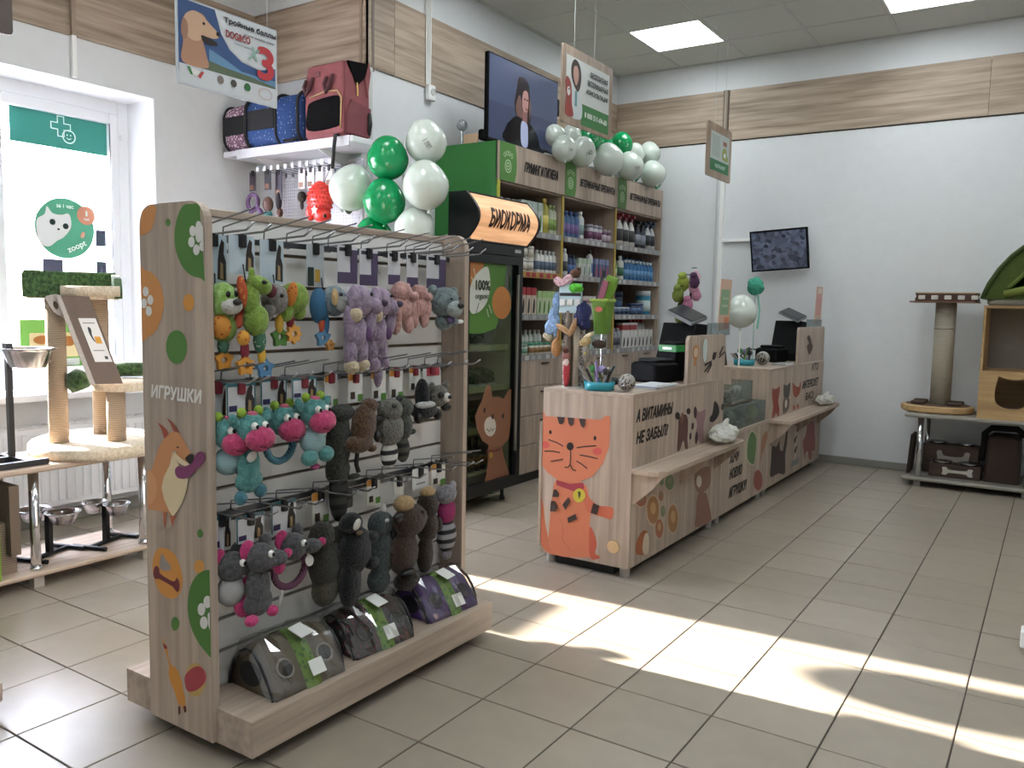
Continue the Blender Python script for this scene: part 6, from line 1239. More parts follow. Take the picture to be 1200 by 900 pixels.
MB().bbox(FX-.03, FX+.004, FY0_, FY1_, 1.562, 1.625, .004, 1).build('control_panel', FBK, fr_); MB().box(FX+.0042, FX+.005, FY1_-.11, FY1_-.04, 1.585, 1.605).build('brand_plate', P('#a9adb0', .4), fr_)
for y in (FY0_+.06, FY1_-.07):
    for x in (FX-.09, FB+.06): MB().lathe([(.02, 0), (.02, .02), (.012, .03), (.012, .092)], (x, y, 0), 10).build('foot', FBK, fr_)
MB().box(FB, FX-.02, FY0_+.01, FY1_-.01, .03, .095).build('grille', FBK, fr_) if False else None
FD = ((FX-.0255, 0, 0), (0, 1, 0), (0, 0, 1))
lim = (FY0_+.056, FY1_-.051, .172, 1.508)
gg = lambda n, k=3: clip(smooth_closed(PR[n], k), *lim); gp = lambda n: clip(PR[n], *lim)
stk = print_on(fr_, 'organic_sticker', FD, [(P('#4f7a30', .5), gg('greenfr')), ('#b5773f', gg('org1')), ('#b5773f', gg('org2')), ('#c9ccc2', gg('leaf')), ('#3d4a2e', stroke([(3.985, 1.195), (4.02, 1.27)], .006)), ('#d0cfbe', stroke([(3.94, 1.42), (3.965, 1.385)], .007)), ('#d0cfbe', stroke([(3.96, 1.47), (3.985, 1.42)], .007)), ('#d0cfbe', stroke([(4.10, 1.235), (4.12, 1.185)], .007)), ('#d0cfbe', stroke([(4.12, 1.26), (4.15, 1.21)], .007))])
lt = MB(); put_text(lt, '100%', FD, 4.055, 1.375, .15, .062, 0, .005, .03); put_text(lt, 'organic', FD, 4.045, 1.305, .135, .042, .1, .005, .01); lt.build('lettering', P('#33402a', .5), fr_)
print_on(fr_, 'dog_sticker', FD, [(P('#7d543c', .5), gg('fdogbody')), ('#8a5f45', gp('fdog')), ('#c9c3b6', gp('fdogmuz'))]+[('#1f1613', ell(a, b, .012, .017, 10)) for a, b in PR['fdogeyes'][:3]]+[('#3a2c26', stroke([(4.12, .50), (4.15, .48), (4.165, .50), (4.18, .48), (4.20, .495)], .006)), ('#b08a3a', ell(4.17, .33, .018, .02, 10)), ('#6a2c2c', stroke([(4.12, .365), (4.2, .352), (4.27, .355)], .012))])
# food in the fridge
HERB = fur('#1f3318', '#47663a', 60)
for k, (y, z) in enumerate(((4.07, FSH[2]), (4.18, FSH[2]), (4.29, FSH[2]), (4.06, FSH[1]), (4.17, FSH[1]), (4.05, FSH[3]), (4.16, FSH[3]))):
    g_ = thing('salad_pack', 'pack of dark green leaves on the %s fridge rack' % {FSH[2]: 'middle', FSH[1]: 'lower', FSH[3]: 'upper'}[z], 'food pack', (-3.07, y, z), group='green leaf packs in the fridge')
    MB().bbox(-.11, .10, -.05, .05, .0005, .02, .01, 1).build('tray', P('#c4c2b4', .4), g_, world=False); MB().blob((0, 0, .065), (.10, .046, .052), n=16, m=10, noise=.16).build('leaves', HERB, g_, world=False)
for k in range(5):
    y = 3.99+.068*k
    b_ = thing('drink_bottle', 'dark glass bottle with an orange label on the fridge floor', 'bottle', (-3.03, y, FSH[0]), group='dark bottles in the fridge')
    MB().lathe([(.028, 0), (.03, .005), (.03, .11), (.022, .14), (.012, .165), (.012, .205)], (0, 0, .0005), 12).build('body', P('#1c120c', .12), b_, world=False, smooth=True); MB().lathe([(.0305, .03), (.0305, .09)], (0, 0, .0005), 12).build('label', P('#a8703c', .5), b_, world=False, smooth=True); MB().lathe([(.0135, .20), (.0135, .215)], (0, 0, .0005), 10).build('cap', P('#3a2a1c', .4), b_, world=False)
# lit sign box: bowed front, black frame
sgn = thing('lit_sign', 'glowing wooden sign with bowed front on top of the black fridge', 'sign', (-3.05, 4.16, 1.625))
SA, SB, SZ0, SZ1 = FY0_-.005, FY1_+.04, 1.626, 1.905
arc = [(FX+.005+.085*math.sin(PI*k/12), SZ0+.008+(SZ1-SZ0-.016)*k/12) for k in range(13)]
side = [(-2.99, SZ0), (FX+.005, SZ0)]+[(x+.006, z) for x, z in arc]+[(FX+.005, SZ1), (-2.99, SZ1)]
for ya in (SA, SB-.02): MB().add([(x, y, z) for y in (ya, ya+.02) for x, z in side], [tuple(range(len(side))), tuple(range(2*len(side)-1, len(side)-1, -1))]+[(i, i+len(side), (i+1) % len(side)+len(side), (i+1) % len(side)) for i in range(len(side))]).build('side_plate', FBK, sgn)
MB().box(-2.99, FX+.008, SA+.02, SB-.02, SZ0, SZ0+.010).box(-2.99, FX+.008, SA+.02, SB-.02, SZ1-.010, SZ1).box(-2.99, -2.98, SA+.02, SB-.02, SZ0+.01, SZ1-.01).build('frame', FBK, sgn)
lm_ = wood('#a87a55', '#d3a47c', 'y', .5, .6, 'lit_acrylic'); lm_ = lm_.copy(); bsd = lm_.node_tree.nodes['Principled BSDF']
ln_ = [l for l in lm_.node_tree.links if l.to_socket == bsd.inputs['Base Color']][0].from_socket
lm_.node_tree.links.new(ln_, bsd.inputs['Emission Color']); bsd.inputs['Emission Strength'].default_value = .55
MB().add([(x, y, z) for y in (SA+.02, SB-.02) for x, z in arc], [(i, i+13, i+14, i+1) for i in range(12)]).build('lit_face', lm_, sgn, smooth=True)
lv, lf = text_mesh('БИОКОРМА')
for _ in range(3):
    nv = list(lv); nf = []; mid = {}
    def mp_(a, b):
        k = (min(a, b), max(a, b))
        if k not in mid: mid[k] = len(nv); nv.append(((nv[a][0]+nv[b][0])/2, (nv[a][1]+nv[b][1])/2))
        return mid[k]
    for a, b, c in lf: p_, q_, r_ = mp_(a, b), mp_(b, c), mp_(c, a); nf += [(a, p_, r_), (p_, b, q_), (r_, q_, c), (p_, q_, r_)]
    lv, lf = nv, nf
yc0, wd0, zc0, ht0 = 4.185, .42, 1.765, .105
tv_ = []; tf_ = []
for c_, (dy, dz) in enumerate(((0, 0), (-.004, 0), (.004, 0), (0, .006), (0, -.006), (-.003, .004), (.003, -.004))):
    tf_ += [tuple(len(tv_)+i for i in f) for f in lf]
    for x, y in lv:
        z = zc0+y*ht0+dz; k = (z-SZ0-.008)/(SZ1-SZ0-.016); tv_.append((FX+.005+.085*math.sin(PI*k)+.003+c_*1e-4, yc0+x*wd0+y*.02+dy, z))
MB().add(tv_, tf_).build('lettering', P('#33221a', .6), sgn)
PQ = {
 't1': [(3.44,0.765),(3.866,0.764)],
 't2': [(3.448,0.667),(3.812,0.653)],
 'b1': [(3.954,0.697),(3.998,0.713),(4.053,0.711),(4.08,0.675),(4.085,0.627),(4.082,0.579),(4.095,0.529),(4.055,0.534),(4.035,0.573),(4.012,0.57),(3.985,0.535),(3.947,0.537),(3.949,0.596),(3.951,0.648)],
 'b1e1': [(3.968,0.713),(3.963,0.703),(3.95,0.697),(3.931,0.698),(3.914,0.704),(3.903,0.715),(3.902,0.726),(3.911,0.734),(3.928,0.737),(3.946,0.734),(3.961,0.725)],
 'b1e2': [(4.112,0.723),(4.108,0.714),(4.095,0.709),(4.078,0.71),(4.062,0.715),(4.053,0.724),(4.052,0.733),(4.06,0.74),(4.075,0.743),(4.092,0.74),(4.106,0.733)],
 'pig': [(4.187,0.737),(4.231,0.708),(4.291,0.709),(4.334,0.711),(4.338,0.673),(4.316,0.637),(4.313,0.588),(4.328,0.529),(4.284,0.532),(4.24,0.553),(4.206,0.551),(4.201,0.601),(4.213,0.642),(4.192,0.688)],
 'pigspots': [(4.275,0.691),(4.292,0.693),(4.305,0.657),(4.28,0.654)],
 'cow1': [(4.464,0.743),(4.511,0.733),(4.553,0.696),(4.548,0.658),(4.477,0.629),(4.413,0.636),(4.405,0.659),(4.444,0.681)],
 'cow2': [(4.589,0.713),(4.627,0.717),(4.624,0.69),(4.592,0.683)],
 'cow3': [(4.426,0.6),(4.449,0.591),(4.444,0.572),(4.425,0.574)],
 'food0': [(3.742,0.27),(3.738,0.242),(3.721,0.222),(3.696,0.213),(3.665,0.216),(3.636,0.231),(3.612,0.255),(3.598,0.284),(3.595,0.313),(3.605,0.337),(3.626,0.352),(3.654,0.355),(3.685,0.347),(3.713,0.327),(3.733,0.3)],
 'food1': [(3.992,0.174),(3.989,0.145),(3.975,0.123),(3.952,0.113),(3.924,0.116),(3.896,0.131),(3.874,0.156),(3.86,0.187),(3.857,0.217),(3.866,0.243),(3.884,0.259),(3.91,0.263),(3.938,0.255),(3.964,0.234),(3.983,0.206)],
 'food2': [(3.802,0.163),(3.799,0.144),(3.789,0.13),(3.771,0.123),(3.751,0.126),(3.731,0.137),(3.714,0.154),(3.705,0.174),(3.703,0.195),(3.709,0.211),(3.723,0.222),(3.742,0.224),(3.763,0.217),(3.782,0.203),(3.796,0.184)],
 'food3': [(3.922,0.378),(3.918,0.362),(3.905,0.35),(3.884,0.345),(3.86,0.347),(3.837,0.357),(3.818,0.372),(3.806,0.389),(3.805,0.407),(3.813,0.421),(3.83,0.43),(3.852,0.432),(3.877,0.426),(3.899,0.414),(3.915,0.397)],
 'food4': [(3.588,0.352),(3.583,0.338),(3.569,0.329),(3.546,0.326),(3.52,0.33),(3.495,0.339),(3.475,0.353),(3.464,0.368),(3.463,0.382),(3.472,0.394),(3.49,0.4),(3.515,0.4),(3.541,0.394),(3.564,0.382),(3.581,0.367)],
 'food5': [(3.821,0.247),(3.82,0.235),(3.813,0.226),(3.803,0.222),(3.79,0.223),(3.778,0.229),(3.768,0.24),(3.762,0.253),(3.761,0.265),(3.765,0.276),(3.773,0.283),(3.785,0.284),(3.798,0.281),(3.809,0.272),(3.817,0.26)],
 'food6': [(3.789,0.331),(3.787,0.32),(3.781,0.312),(3.77,0.309),(3.758,0.31),(3.746,0.316),(3.736,0.325),(3.73,0.336),(3.729,0.347),(3.734,0.357),(3.742,0.362),(3.753,0.364),(3.766,0.36),(3.777,0.353),(3.785,0.342)],
 'food7': [(3.787,0.405),(3.786,0.396),(3.78,0.39),(3.771,0.387),(3.76,0.388),(3.749,0.393),(3.74,0.4),(3.735,0.409),(3.734,0.418),(3.738,0.425),(3.746,0.43),(3.756,0.431),(3.767,0.428),(3.777,0.422),(3.784,0.414)],
 'hotdog': [(3.484,0.118),(3.488,0.168),(3.544,0.203),(3.589,0.2),(3.622,0.17),(3.629,0.083),(3.568,0.085),(3.515,0.099)],
 'bunL': [(3.576,0.18),(3.614,0.181),(3.632,0.141),(3.629,0.083),(3.583,0.084),(3.558,0.12)],
 'lb_head': [(4.216,0.401),(4.246,0.389),(4.409,0.386),(4.456,0.341),(4.454,0.273),(4.373,0.249),(4.302,0.247),(4.228,0.29),(4.202,0.345)],
 'lb_body': [(4.262,0.247),(4.384,0.24),(4.432,0.185),(4.497,0.08),(4.468,0.056),(4.251,0.072),(4.253,0.146)],
 'lb_muz': [(4.318,0.315),(4.315,0.3),(4.304,0.29),(4.286,0.287),(4.266,0.292),(4.25,0.304),(4.239,0.32),(4.237,0.336),(4.245,0.349),(4.26,0.355),(4.279,0.354),(4.298,0.345),(4.312,0.331)],
 't3': [(4.778,0.281),(5.024,0.291),(4.793,0.17),(5.108,0.159)],
 'm1': [(4.768,0.383),(4.935,0.38),(4.78,0.292),(5.015,0.276)],
 'cuc': [(5.187,0.498),(5.276,0.458),(5.297,0.396),(5.276,0.295),(5.245,0.262),(5.148,0.292),(5.091,0.337),(5.088,0.424),(5.121,0.477)],
 'saus': [(5.473,0.457),(5.528,0.436),(5.511,0.384),(5.433,0.31),(5.392,0.255),(5.394,0.323),(5.405,0.412)],
 'apple': [(5.461,0.129),(5.455,0.097),(5.426,0.077),(5.382,0.073),(5.334,0.086),(5.292,0.112),(5.265,0.146),(5.26,0.18),(5.278,0.206),(5.314,0.219),(5.361,0.215),(5.408,0.196),(5.444,0.165)],
 't4': [(4.773,0.266),(5.017,0.261),(4.786,0.163),(5.12,0.169)],
 'dcat': [(5.65,0.335),(5.749,0.313),(5.826,0.351),(5.841,0.293),(5.927,0.265),(5.99,0.405),(6.028,0.392),(6.023,0.302),(5.993,0.223),(6.015,0.095),(5.958,0.087),(5.838,0.115),(5.7,0.113),(5.63,0.133),(5.641,0.226)],
 'catface': [(5.736,0.307),(5.778,0.301),(5.781,0.285),(5.739,0.291)],
 'marks': [(6.182,0.433),(6.31,0.428),(6.221,0.31),(6.26,0.271),(6.208,0.209),(6.336,0.209)],
 'tray': [(6.173,0.146),(6.38,0.15),(6.388,0.105),(6.149,0.107)],
 'pinkb': [(6.601,0.396),(6.783,0.381),(6.843,0.269),(6.877,0.144),(6.778,0.143),(6.772,0.084),(6.699,0.09),(6.65,0.156),(6.58,0.157),(6.575,0.1),(6.504,0.194),(6.474,0.26),(6.551,0.304)],
 'u2a': [(5.59,0.745),(5.625,0.727),(5.72,0.728),(5.759,0.741),(5.773,0.692),(5.748,0.639),(5.788,0.572),(5.768,0.522),(5.708,0.556),(5.658,0.53),(5.613,0.542),(5.631,0.61),(5.59,0.684)],
 'u2b': [(5.866,0.741),(5.938,0.728),(6.033,0.742),(6.031,0.672),(6.006,0.641),(5.887,0.651)],
 'u2b2': [(5.876,0.636),(6.023,0.632),(6.028,0.557),(5.966,0.539),(5.878,0.539)],
 'u2c': [(6.094,0.738),(6.176,0.711),(6.274,0.696),(6.315,0.735),(6.335,0.683),(6.286,0.635),(6.193,0.622),(6.125,0.657)],
 'u2d': [(6.135,0.568),(6.204,0.566),(6.204,0.532),(6.141,0.537)],
 'u2e': [(6.241,0.567),(6.299,0.566),(6.299,0.532),(6.251,0.531)],
 't5': [(6.37,0.702),(6.862,0.699),(6.491,0.601),(6.734,0.608)],
 't6': [(6.631,0.818),(6.84,0.83)],
 'whisk': [(4.296,0.916),(4.407,0.972),(4.433,1.003),(4.567,1.046),(4.609,1.012),(4.512,0.983)],
 'wn': [(4.405,0.983),(4.416,1.019),(4.47,1.022),(4.465,0.991),(4.436,0.976)],
 'w1': [(4.509,1.005),(4.566,1.051),(4.585,1.047),(4.534,1.002)],
 'w2': [(4.504,0.992),(4.601,1.021),(4.609,1.012),(4.512,0.983)],
 'w3': [(4.291,0.962),(4.397,0.978),(4.398,0.969),(4.292,0.95)],
 'w4': [(4.281,0.922),(4.386,0.968),(4.402,0.961),(4.304,0.918)],
 'w5': [(4.325,0.914),(4.393,0.957),(4.406,0.952),(4.346,0.913)],
 'cr1': [(4.229,1.087),(4.305,1.09),(4.324,1.048),(4.27,1.019),(4.234,1.041)],
 'sgn': [(6.438,1.058),(6.52,1.07),(6.591,1.01),(6.626,0.98),(6.55,0.924),(6.488,0.948),(6.451,0.993),(6.504,1.013)],
}
# ================================================================== checkout counter (three units)
KX, KB, KY0 = -1.585, -2.06, 3.408
FK = ((KX, 0, 0), (0, 1, 0), (0, 0, 1)); FE = ((0, KY0, 0), (1, 0, 0), (0, 0, 1))
CWD = wood(*LAM, 'z', .5, 1.0, 'counter_laminate'); CWT = wood(*LAM, 'y', .45, 1.0, 'counter_laminate')
def counter(lab, y0, y1, h, shelf=True, riser=None, top=True):
    t = thing('checkout_counter', lab, 'counter', ((KX+KB)/2, (y0+y1)/2, 0))
    MB().box(KB, KX, y0, y0+.018, .055, h-.018).build('end_panel', CWD, t); MB().box(KB, KX, y1-.018, y1, .055, h-.018).build('end_panel', CWD, t)
    MB().box(KX-.018, KX-.0, y0+.018, y1-.018, .055, h-.018).build('front_panel', CWD, t)
    MB().box(KB+.01, KX-.03, y0+.02, y1-.02, .055, .07).build('bottom_board', CWD, t); MB().box(KB+.1, KB+.115, y0+.02, y1-.02, .07, h-.02).build('inner_board', CWD, t)
    MB().bbox(KB-.0, KX+.001, y0-.001, y1+.0, h-.018, h, .003, 1).build('top', CWT, t)
    for x in (KX-.045, KB+.03):
        for y in (y0+.06, y1-.06): MB().lathe([(.024, 0), (.024, .056)], (x, y, 0), 12).build('foot', P('#a8a39c', .3, .3), t)
    MB().box(KB+.06, KX-.10, y0+.05, y1-.05, .001, .055).build('plinth', BLACK, t)
    if shelf:
        z = .525; pl = [(KX, y0+.002), (KX+.085, y0+.0), (KX+.13, y0+.015), (KX+.150, y0+.06), (KX+.150, y1-.06), (KX+.13, y1-.015), (KX+.09, y1-.002), (KX, y1)]
        MB().loft([[(x, y, z-.022) for x, y in pl], [(x, y, z) for x, y in pl]]).build('bag_shelf', CWT, t)
        for y in (y0+.03, (y0+y1)/2, y1-.10):
            MB().poly([(0, 0), (.145, 0), (.10, -.06), (.0, -.15)], ((KX, y, z-.022), (1, 0, 0), (0, 0, 1)), -.009, .018).build('shelf_bracket', CWD, t)
    if riser:
        a, b, z1 = riser; pl = rrect(a, h-.01, b, z1, .03, 5); pl = [(y, z) if z > h+.1 else ((a if y < (a+b)/2 else b), h-.003) for y, z in pl]
        seen = []; [seen.append(p) for p in pl if p not in seen]
        MB().poly(seen, ((KX-.001, 0, 0), (0, 1, 0), (0, 0, 1)), -.018, .018).build('riser_panel', CWD, t)
    return t
u1 = counter('wood-look checkout counter with an orange cat print on its end', KY0, 4.62, .867, True, (4.055, 4.618, 1.118))
um = counter('low middle counter unit with candy boxes between the two checkouts', 4.625, 5.545, .528, False)
u2 = counter('wood-look checkout counter at the white wall with cat prints', 5.55, 7.02, .867, True, (6.22, 7.0, 1.135))
MB().box(KB-.016, KB-.001, KY0-.004, 4.6, .085, .70).build('rear_flap', CWD, u1)
# cat on the end panel
OC, OD = '#c97654', '#3a2b26'
sm = lambda n, k=4: smooth_closed(PR[n], k)
W_ = .0055
print_on(u1, 'cat_print', FE, [('#c26c4a', clip(sm('cat_tail'), KB, KX, 0, 1)), (OC, sm('cat_body')), ('#b9573f', sm('cat_rump')), ('#c4674c', sm('cat_arm')), (OC, sm('cat_arm2')), ('#9c3340', PR['cat_collar']), (OC, clip(PR['cat_head'], KB+.0005, KX, 0, 1)), ('#c4b53c', PR['cat_tag']), ('#3f4a1c', PR['cat_tagmark']), ('#1d1512', PR['cat_nose']), ('#1d1512', PR['cat_eyeL']), ('#1d1512', PR['cat_eyeR']), ('#c9564e', clip(PR['cat_cheekL'], KB+.0005, KX, 0, 1)), ('#c9564e', PR['cat_cheekR'])]
         + [(OD, stroke(PR[n], W_)) for n in ('cat_w1', 'cat_w2', 'cat_w3', 'cat_w4', 'cat_w5', 'cat_w6', 'cat_m0', 'cat_m1', 'cat_m2')] + [(OD, PR['cat_s%d' % k]) for k in range(1, 9)] + [('#b2654a', stroke([(-1.955, .24), (-1.935, .22), (-1.93, .18), (-1.937, .14), (-1.91, .115), (-1.89, .095)], .004))], .0005, .0002)
MB().lathe([(.031, 0), (.031, .008), (.027, .010), (.0, .010)], (-1.663, KY0, .150), 20, 'y').build('cable_cap', P('#d9b98c', .5), u1) if False else MB().cyl((-1.663, KY0+.002, .150), (-1.663, KY0-.008, .150), .030, n=20).build('cable_cap', P('#cfae84', .5), u1)
tx = lambda par, s, y, z, w_, h_, sh=.2, col='#1e1613': letters(par, 'lettering', FK, s, y, z, w_, h_, col, sh, d=.0012, bold=.035)
tx(u1, 'А ВИТАМИНЫ', 3.655, .765, .42, .062); tx(u1, 'НЕ ЗАБЫЛ?', 3.635, .663, .365, .062)
tx(um, 'ХОЧУ', 4.86, .372, .17, .062); tx(um, 'НОВУЮ', 4.90, .277, .235, .068); tx(um, 'ИГРУШКУ!', 4.955, .163, .33, .07)
tx(u2, 'КТО', 6.74, .823, .20, .06, col='#3a342e'); tx(u2, 'ИНТЕРЕСУЕТ', 6.62, .70, .48, .065, col='#2c2622'); tx(u2, 'ВАС?', 6.61, .605, .24, .06, col='#3a342e')
S2 = lambda n, k=3: smooth_closed(PQ[n], k)
pk = lambda par, nm, sh: print_on(par, nm, FK, sh, .0006, .0003)
pk(u1, 'brown_bear_print', [('#5e3a34', S2('b1')), ('#1f1716', PQ['b1e1']), ('#1f1716', PQ['b1e2']), ('#7a5146', ell(3.995, .70, .02, .03, 10))])
pk(u1, 'pig_print', [('#8f6f72', S2('pig')), ('#3a2228', ell(4.18, .71, .022, .035, 10, .3)), ('#3a2228', ell(4.15, .64, .018, .02, 10)), ('#3a2228', ell(4.21, .57, .022, .035, 10)), ('#3a2228', ell(4.12, .59, .016, .02, 10))])
pk(u1, 'black_spot_print', [('#2a2321', S2('cow1'))]); pk(u1, 'black_spot_print', [('#2a2321', S2('cow2'))]); pk(u1, 'black_spot_print', [('#2a2321', S2('cow3'))])
fc_ = ['#a3764a', '#a3764a', '#a8684f', '#6f7f62', '#a06a58', '#7c8468', '#a0705a', '#6a7a60']
for i in range(8):
    c0 = PQ['food%d' % i]; mx_ = sum(p[0] for p in c0)/len(c0); mz_ = sum(p[1] for p in c0)/len(c0)
    pk(u1, 'vegetable_print', [('#bda98f', [(mx_+(y-mx_)*1.16, mz_+(z-mz_)*1.16) for y, z in c0]), (fc_[i], c0), ('#c09a6a' if i < 3 else '#8a8a6a', [(mx_+(y-mx_)*.45, mz_+(z-mz_)*.45+.01) for y, z in c0])])
pk(u1, 'vegetable_print', [('#a3603c', S2('hotdog')), ('#cbbca3', S2('bunL'))])
pk(u1, 'pale_bear_print', [('#8c6a58', S2('lb_head')), ('#8a6453', S2('lb_body')), ('#cdc3b6', PQ['lb_muz']), ('#1f1613', ell(4.43, .445, .012, .016, 8)), ('#1f1613', ell(4.49, .44, .012, .016, 8))])
pk(um, 'cucumber_print', [('#b3b79a', S2('cuc')), ('#5f7a50', [(5.225+(y-5.225)*.88, .36+(z-.36)*.92) for y, z in S2('cuc')])]); pk(um, 'sausage_print', [('#9c7256', S2('saus'))]); pk(um, 'apple_print', [('#8f5044', PQ['apple'])])
pk(u2, 'dark_cat_print', [('#3d2f2c', S2('dcat', 2))]); pk(u2, 'feeder_print', [('#7c8684', PQ['tray'])]); pk(u2, 'pink_bear_print', [('#8a4f4c', S2('pinkb'))])
for a, b in ((6.24, .43), (6.245, .30), (6.27, .22)): pk(u2, 'paw_mark_print', [('#2a2422', ell(a, b, .03, .022, 10, .4)), ('#2a2422', ell(a+.035, b+.02, .014, .012, 8))])
pk(u2, 'red_cat_print', [('#8f4338', S2('u2a'))]); pk(u2, 'grey_cat_print', [('#4a4744', S2('u2b')), ('#6a5f58', S2('u2b2')), ('#c9c0b3', ell(5.945, .60, .03, .03, 10))]); pk(u2, 'fox_face_print', [('#9c5240', S2('u2c')), ('#9c5240', PQ['u2d']), ('#9c5240', PQ['u2e'])])
pk(u1, 'whisker_print', [('#231b18', PQ[n]) for n in ('wn', 'w1', 'w2', 'w3', 'w4', 'w5')]); pk(u1, 'carrot_print', [('#b5763f', ell(4.155, 1.03, .045, .04, 14)), ('#c9b39a', ell(4.155, 1.03, .032, .026, 12)), ('#b5763f', ell(4.15, .975, .014, .02, 8))]); pk(u2, 'cat_mark_print', [('#4a342c', S2('sgn'))])
nt_ = MB().poly(smooth_closed([(4.26, 1.08), (4.285, 1.10), (4.315, 1.085), (4.32, 1.03), (4.30, .975), (4.27, .985), (4.255, 1.03)], 3), FK, .0005, .002)
tag(nt_.build('paper_sticker', [P('#c3cdcb', .5)], loc=(KX+.001, 4.29, .98)), 'small pale fish-shaped sticker on the raised counter panel', 'sticker')

# ---- on the first counter
ZT = .8675
# cat teaser display: clear tube column with cards and dangling toys
dp = thing('toy_display', 'clear tube display crowded with cat teaser wands on the counter corner', 'display', (-1.955, 3.505, ZT))
MB().lathe([(.055, 0), (.055, .008)], (-1.955, 3.505, ZT), 18).build('base', P('#c9c7c2', .3), dp)
for k in range(6):
    a = 2*PI*k/6+.3; MB().lathe([(.016, .008), (.016, .37)], (-1.955+.038*math.cos(a), 3.505+.038*math.sin(a), ZT), 8).build('tube', (dots('#8a7a72', '#d9d3cd', 130, .45), P('#6b5c50', .6), stripes('#9a8a78', '#c9bfae', 'z', 40))[k % 3], dp, smooth=True)
MB().bbox(-2.015, -1.89, 3.455, 3.462, ZT+.36, ZT+.50, .003, 1).build('header_card', P('#a9bfc4', .4), dp)
MB().box(-2.01, -1.895, 3.454, 3.4545, ZT+.44, ZT+.455).build('card_stripe', BLACK, dp)
for k in range(3): MB().bbox(-2.006+.04*k, -1.975+.04*k, 3.446, 3.456, ZT+.395, ZT+.425, .003, 1).build('clip', P('#d6d4cf', .4), dp)
def dangle(name, lab, c, parts, cat='cat toy'):
    t = thing(name, lab, cat, c)
    for nm, col, bl2 in parts:
        mb = MB()
        for b in bl2: mb.blob(b[:3], b[3:6], b[6:9] if len(b) > 6 else (0, 0, 0), 12, 9, .22 if nm in ('fringe', 'feather', 'ball') and cat == 'cat toy' else .1)
        mb.build(nm, P(col, .85, bump=.6, bs=120, var=.2), t, world=False, smooth=nm not in ('fringe', 'feather'))
    return t
dangle('feather_toy', 'pale pink feather toy on top of the tube display', (-1.985, 3.455, 1.375), [('feather', '#c9a5ac', [(-.03, 0, 0, .035, .012, .018, 0, .4, 0), (.02, 0, .012, .04, .012, .02, 0, -.5, 0)])])
dangle('plush_mouse_toy', 'small brown mouse toy above the pink feathers', (-1.93, 3.46, 1.415), [('body', '#5c3e2c', [(0, 0, 0, .028, .02, .022)]), ('ear', '#5c3e2c', [(.018, 0, .018, .01, .006, .01)])])
dangle('fringe_toy', 'light blue fringe teaser hanging at the side of the tube display', (-2.03, 3.46, 1.18), [('fringe', '#7f9cbf', [(0, 0, .09, .02, .014, .05), (-.015, 0, .04, .024, .014, .05, 0, .3, 0), (-.03, 0, -.02, .03, .014, .05, 0, .4, 0), (0, 0, -.01, .022, .014, .05)]), ('tip', '#b9ad92', [(-.045, 0, -.07, .03, .012, .018, 0, .4, 0)])])
dangle('fur_mouse', 'tan fur mouse hanging low on the tube display', (-2.02, 3.45, 1.06), [('body', '#a8794a', [(0, 0, 0, .026, .02, .045)]), ('tail', '#a8794a', [(.01, 0, .05, .008, .008, .04)])]); dangle('stick_toy', 'bent tan wooden stick toy across the tube display', (-1.955, 3.44, 1.14), [('stick', '#b08c66', [(-.02, 0, .01, .05, .012, .014, 0, .5, 0), (.03, 0, .02, .014, .012, .05, 0, .4, 0)])])
dangle('fur_ball', 'navy blue fringe ball on the tube display', (-1.885, 3.46, 1.22), [('ball', '#1c2350', [(0, 0, 0, .04, .03, .06), (.012, 0, -.04, .03, .025, .03)])]); dangle('spring_ball', 'bright green ball toy at the top of the display', (-1.91, 3.435, 1.345), [('ball', '#4fae2c', [(0, 0, 0, .034, .02, .022)])])
dangle('fur_mouse', 'beige fur mouse with a bow on the right of the tubes', (-1.86, 3.45, 1.095), [('body', '#b09a6c', [(0, 0, 0, .034, .02, .02, 0, -.4, 0)]), ('bow', '#cbb996', [(.015, 0, .028, .03, .01, .012, 0, -.5, 0)])]); dangle('fur_mouse', 'dark brown fur mouse beside the beige one', (-1.80, 3.47, 1.085), [('body', '#3a2a20', [(0, 0, 0, .036, .024, .02)])]); dangle('fur_mouse', 'grey fur mouse hanging below the beige one', (-1.855, 3.45, 1.04), [('body', '#8a8276', [(0, 0, 0, .02, .016, .045)]), ('eye', '#d6c23c', [(0, -.014, .0, .006, .004, .006)])])
dangle('treat_packet', 'red and white treat packet standing in front of the tubes', (-1.95, 3.43, .945), [('packet', '#a8323a', [(0, 0, -.0, .018, .008, .07)]), ('band', '#d8c4bc', [(0, -.004, .05, .014, .006, .02)])]); dangle('plush_mouse_toy', 'pinkish mouse toy in the middle of the tubes', (-1.955, 3.435, 1.02), [('body', '#8a5a50', [(0, 0, 0, .022, .016, .026)]), ('head', '#5a342c', [(0, -.008, .03, .016, .012, .014)])])
bn = thing('pet_waste_bin', 'lime green scoop bin standing behind the tube display', 'bin', (-1.838, 3.635, ZT))
MB().cyl((-1.870, 3.635, ZT), (-1.870, 3.635, ZT+.26), .006, n=8).build('stand_rod', STEEL, bn); MB().lathe([(.05, 0), (.05, .006)], (-1.870, 3.635, ZT), 16).build('base', BLACK, bn)
MB().loft([[(x, y, ZT+.26) for x, y in rrect(-1.903, 3.605, -1.838, 3.665, .01, 3)], [(x, y, ZT+.42) for x, y in rrect(-1.918, 3.595, -1.823, 3.675, .012, 3)]]).build('bucket', P('#5c7f2a', .4), bn); MB().bbox(-1.923, -1.818, 3.590, 3.680, ZT+.415, ZT+.43, .006, 1).build('rim', P('#86a03c', .4), bn); MB().poly(ell(-1.870, ZT+.38, .02, .014, 14), ((0, 3.595, 0), (1, 0, 0), (0, 0, 1)), .003).build('label', P('#c96a5a', .5), bn)
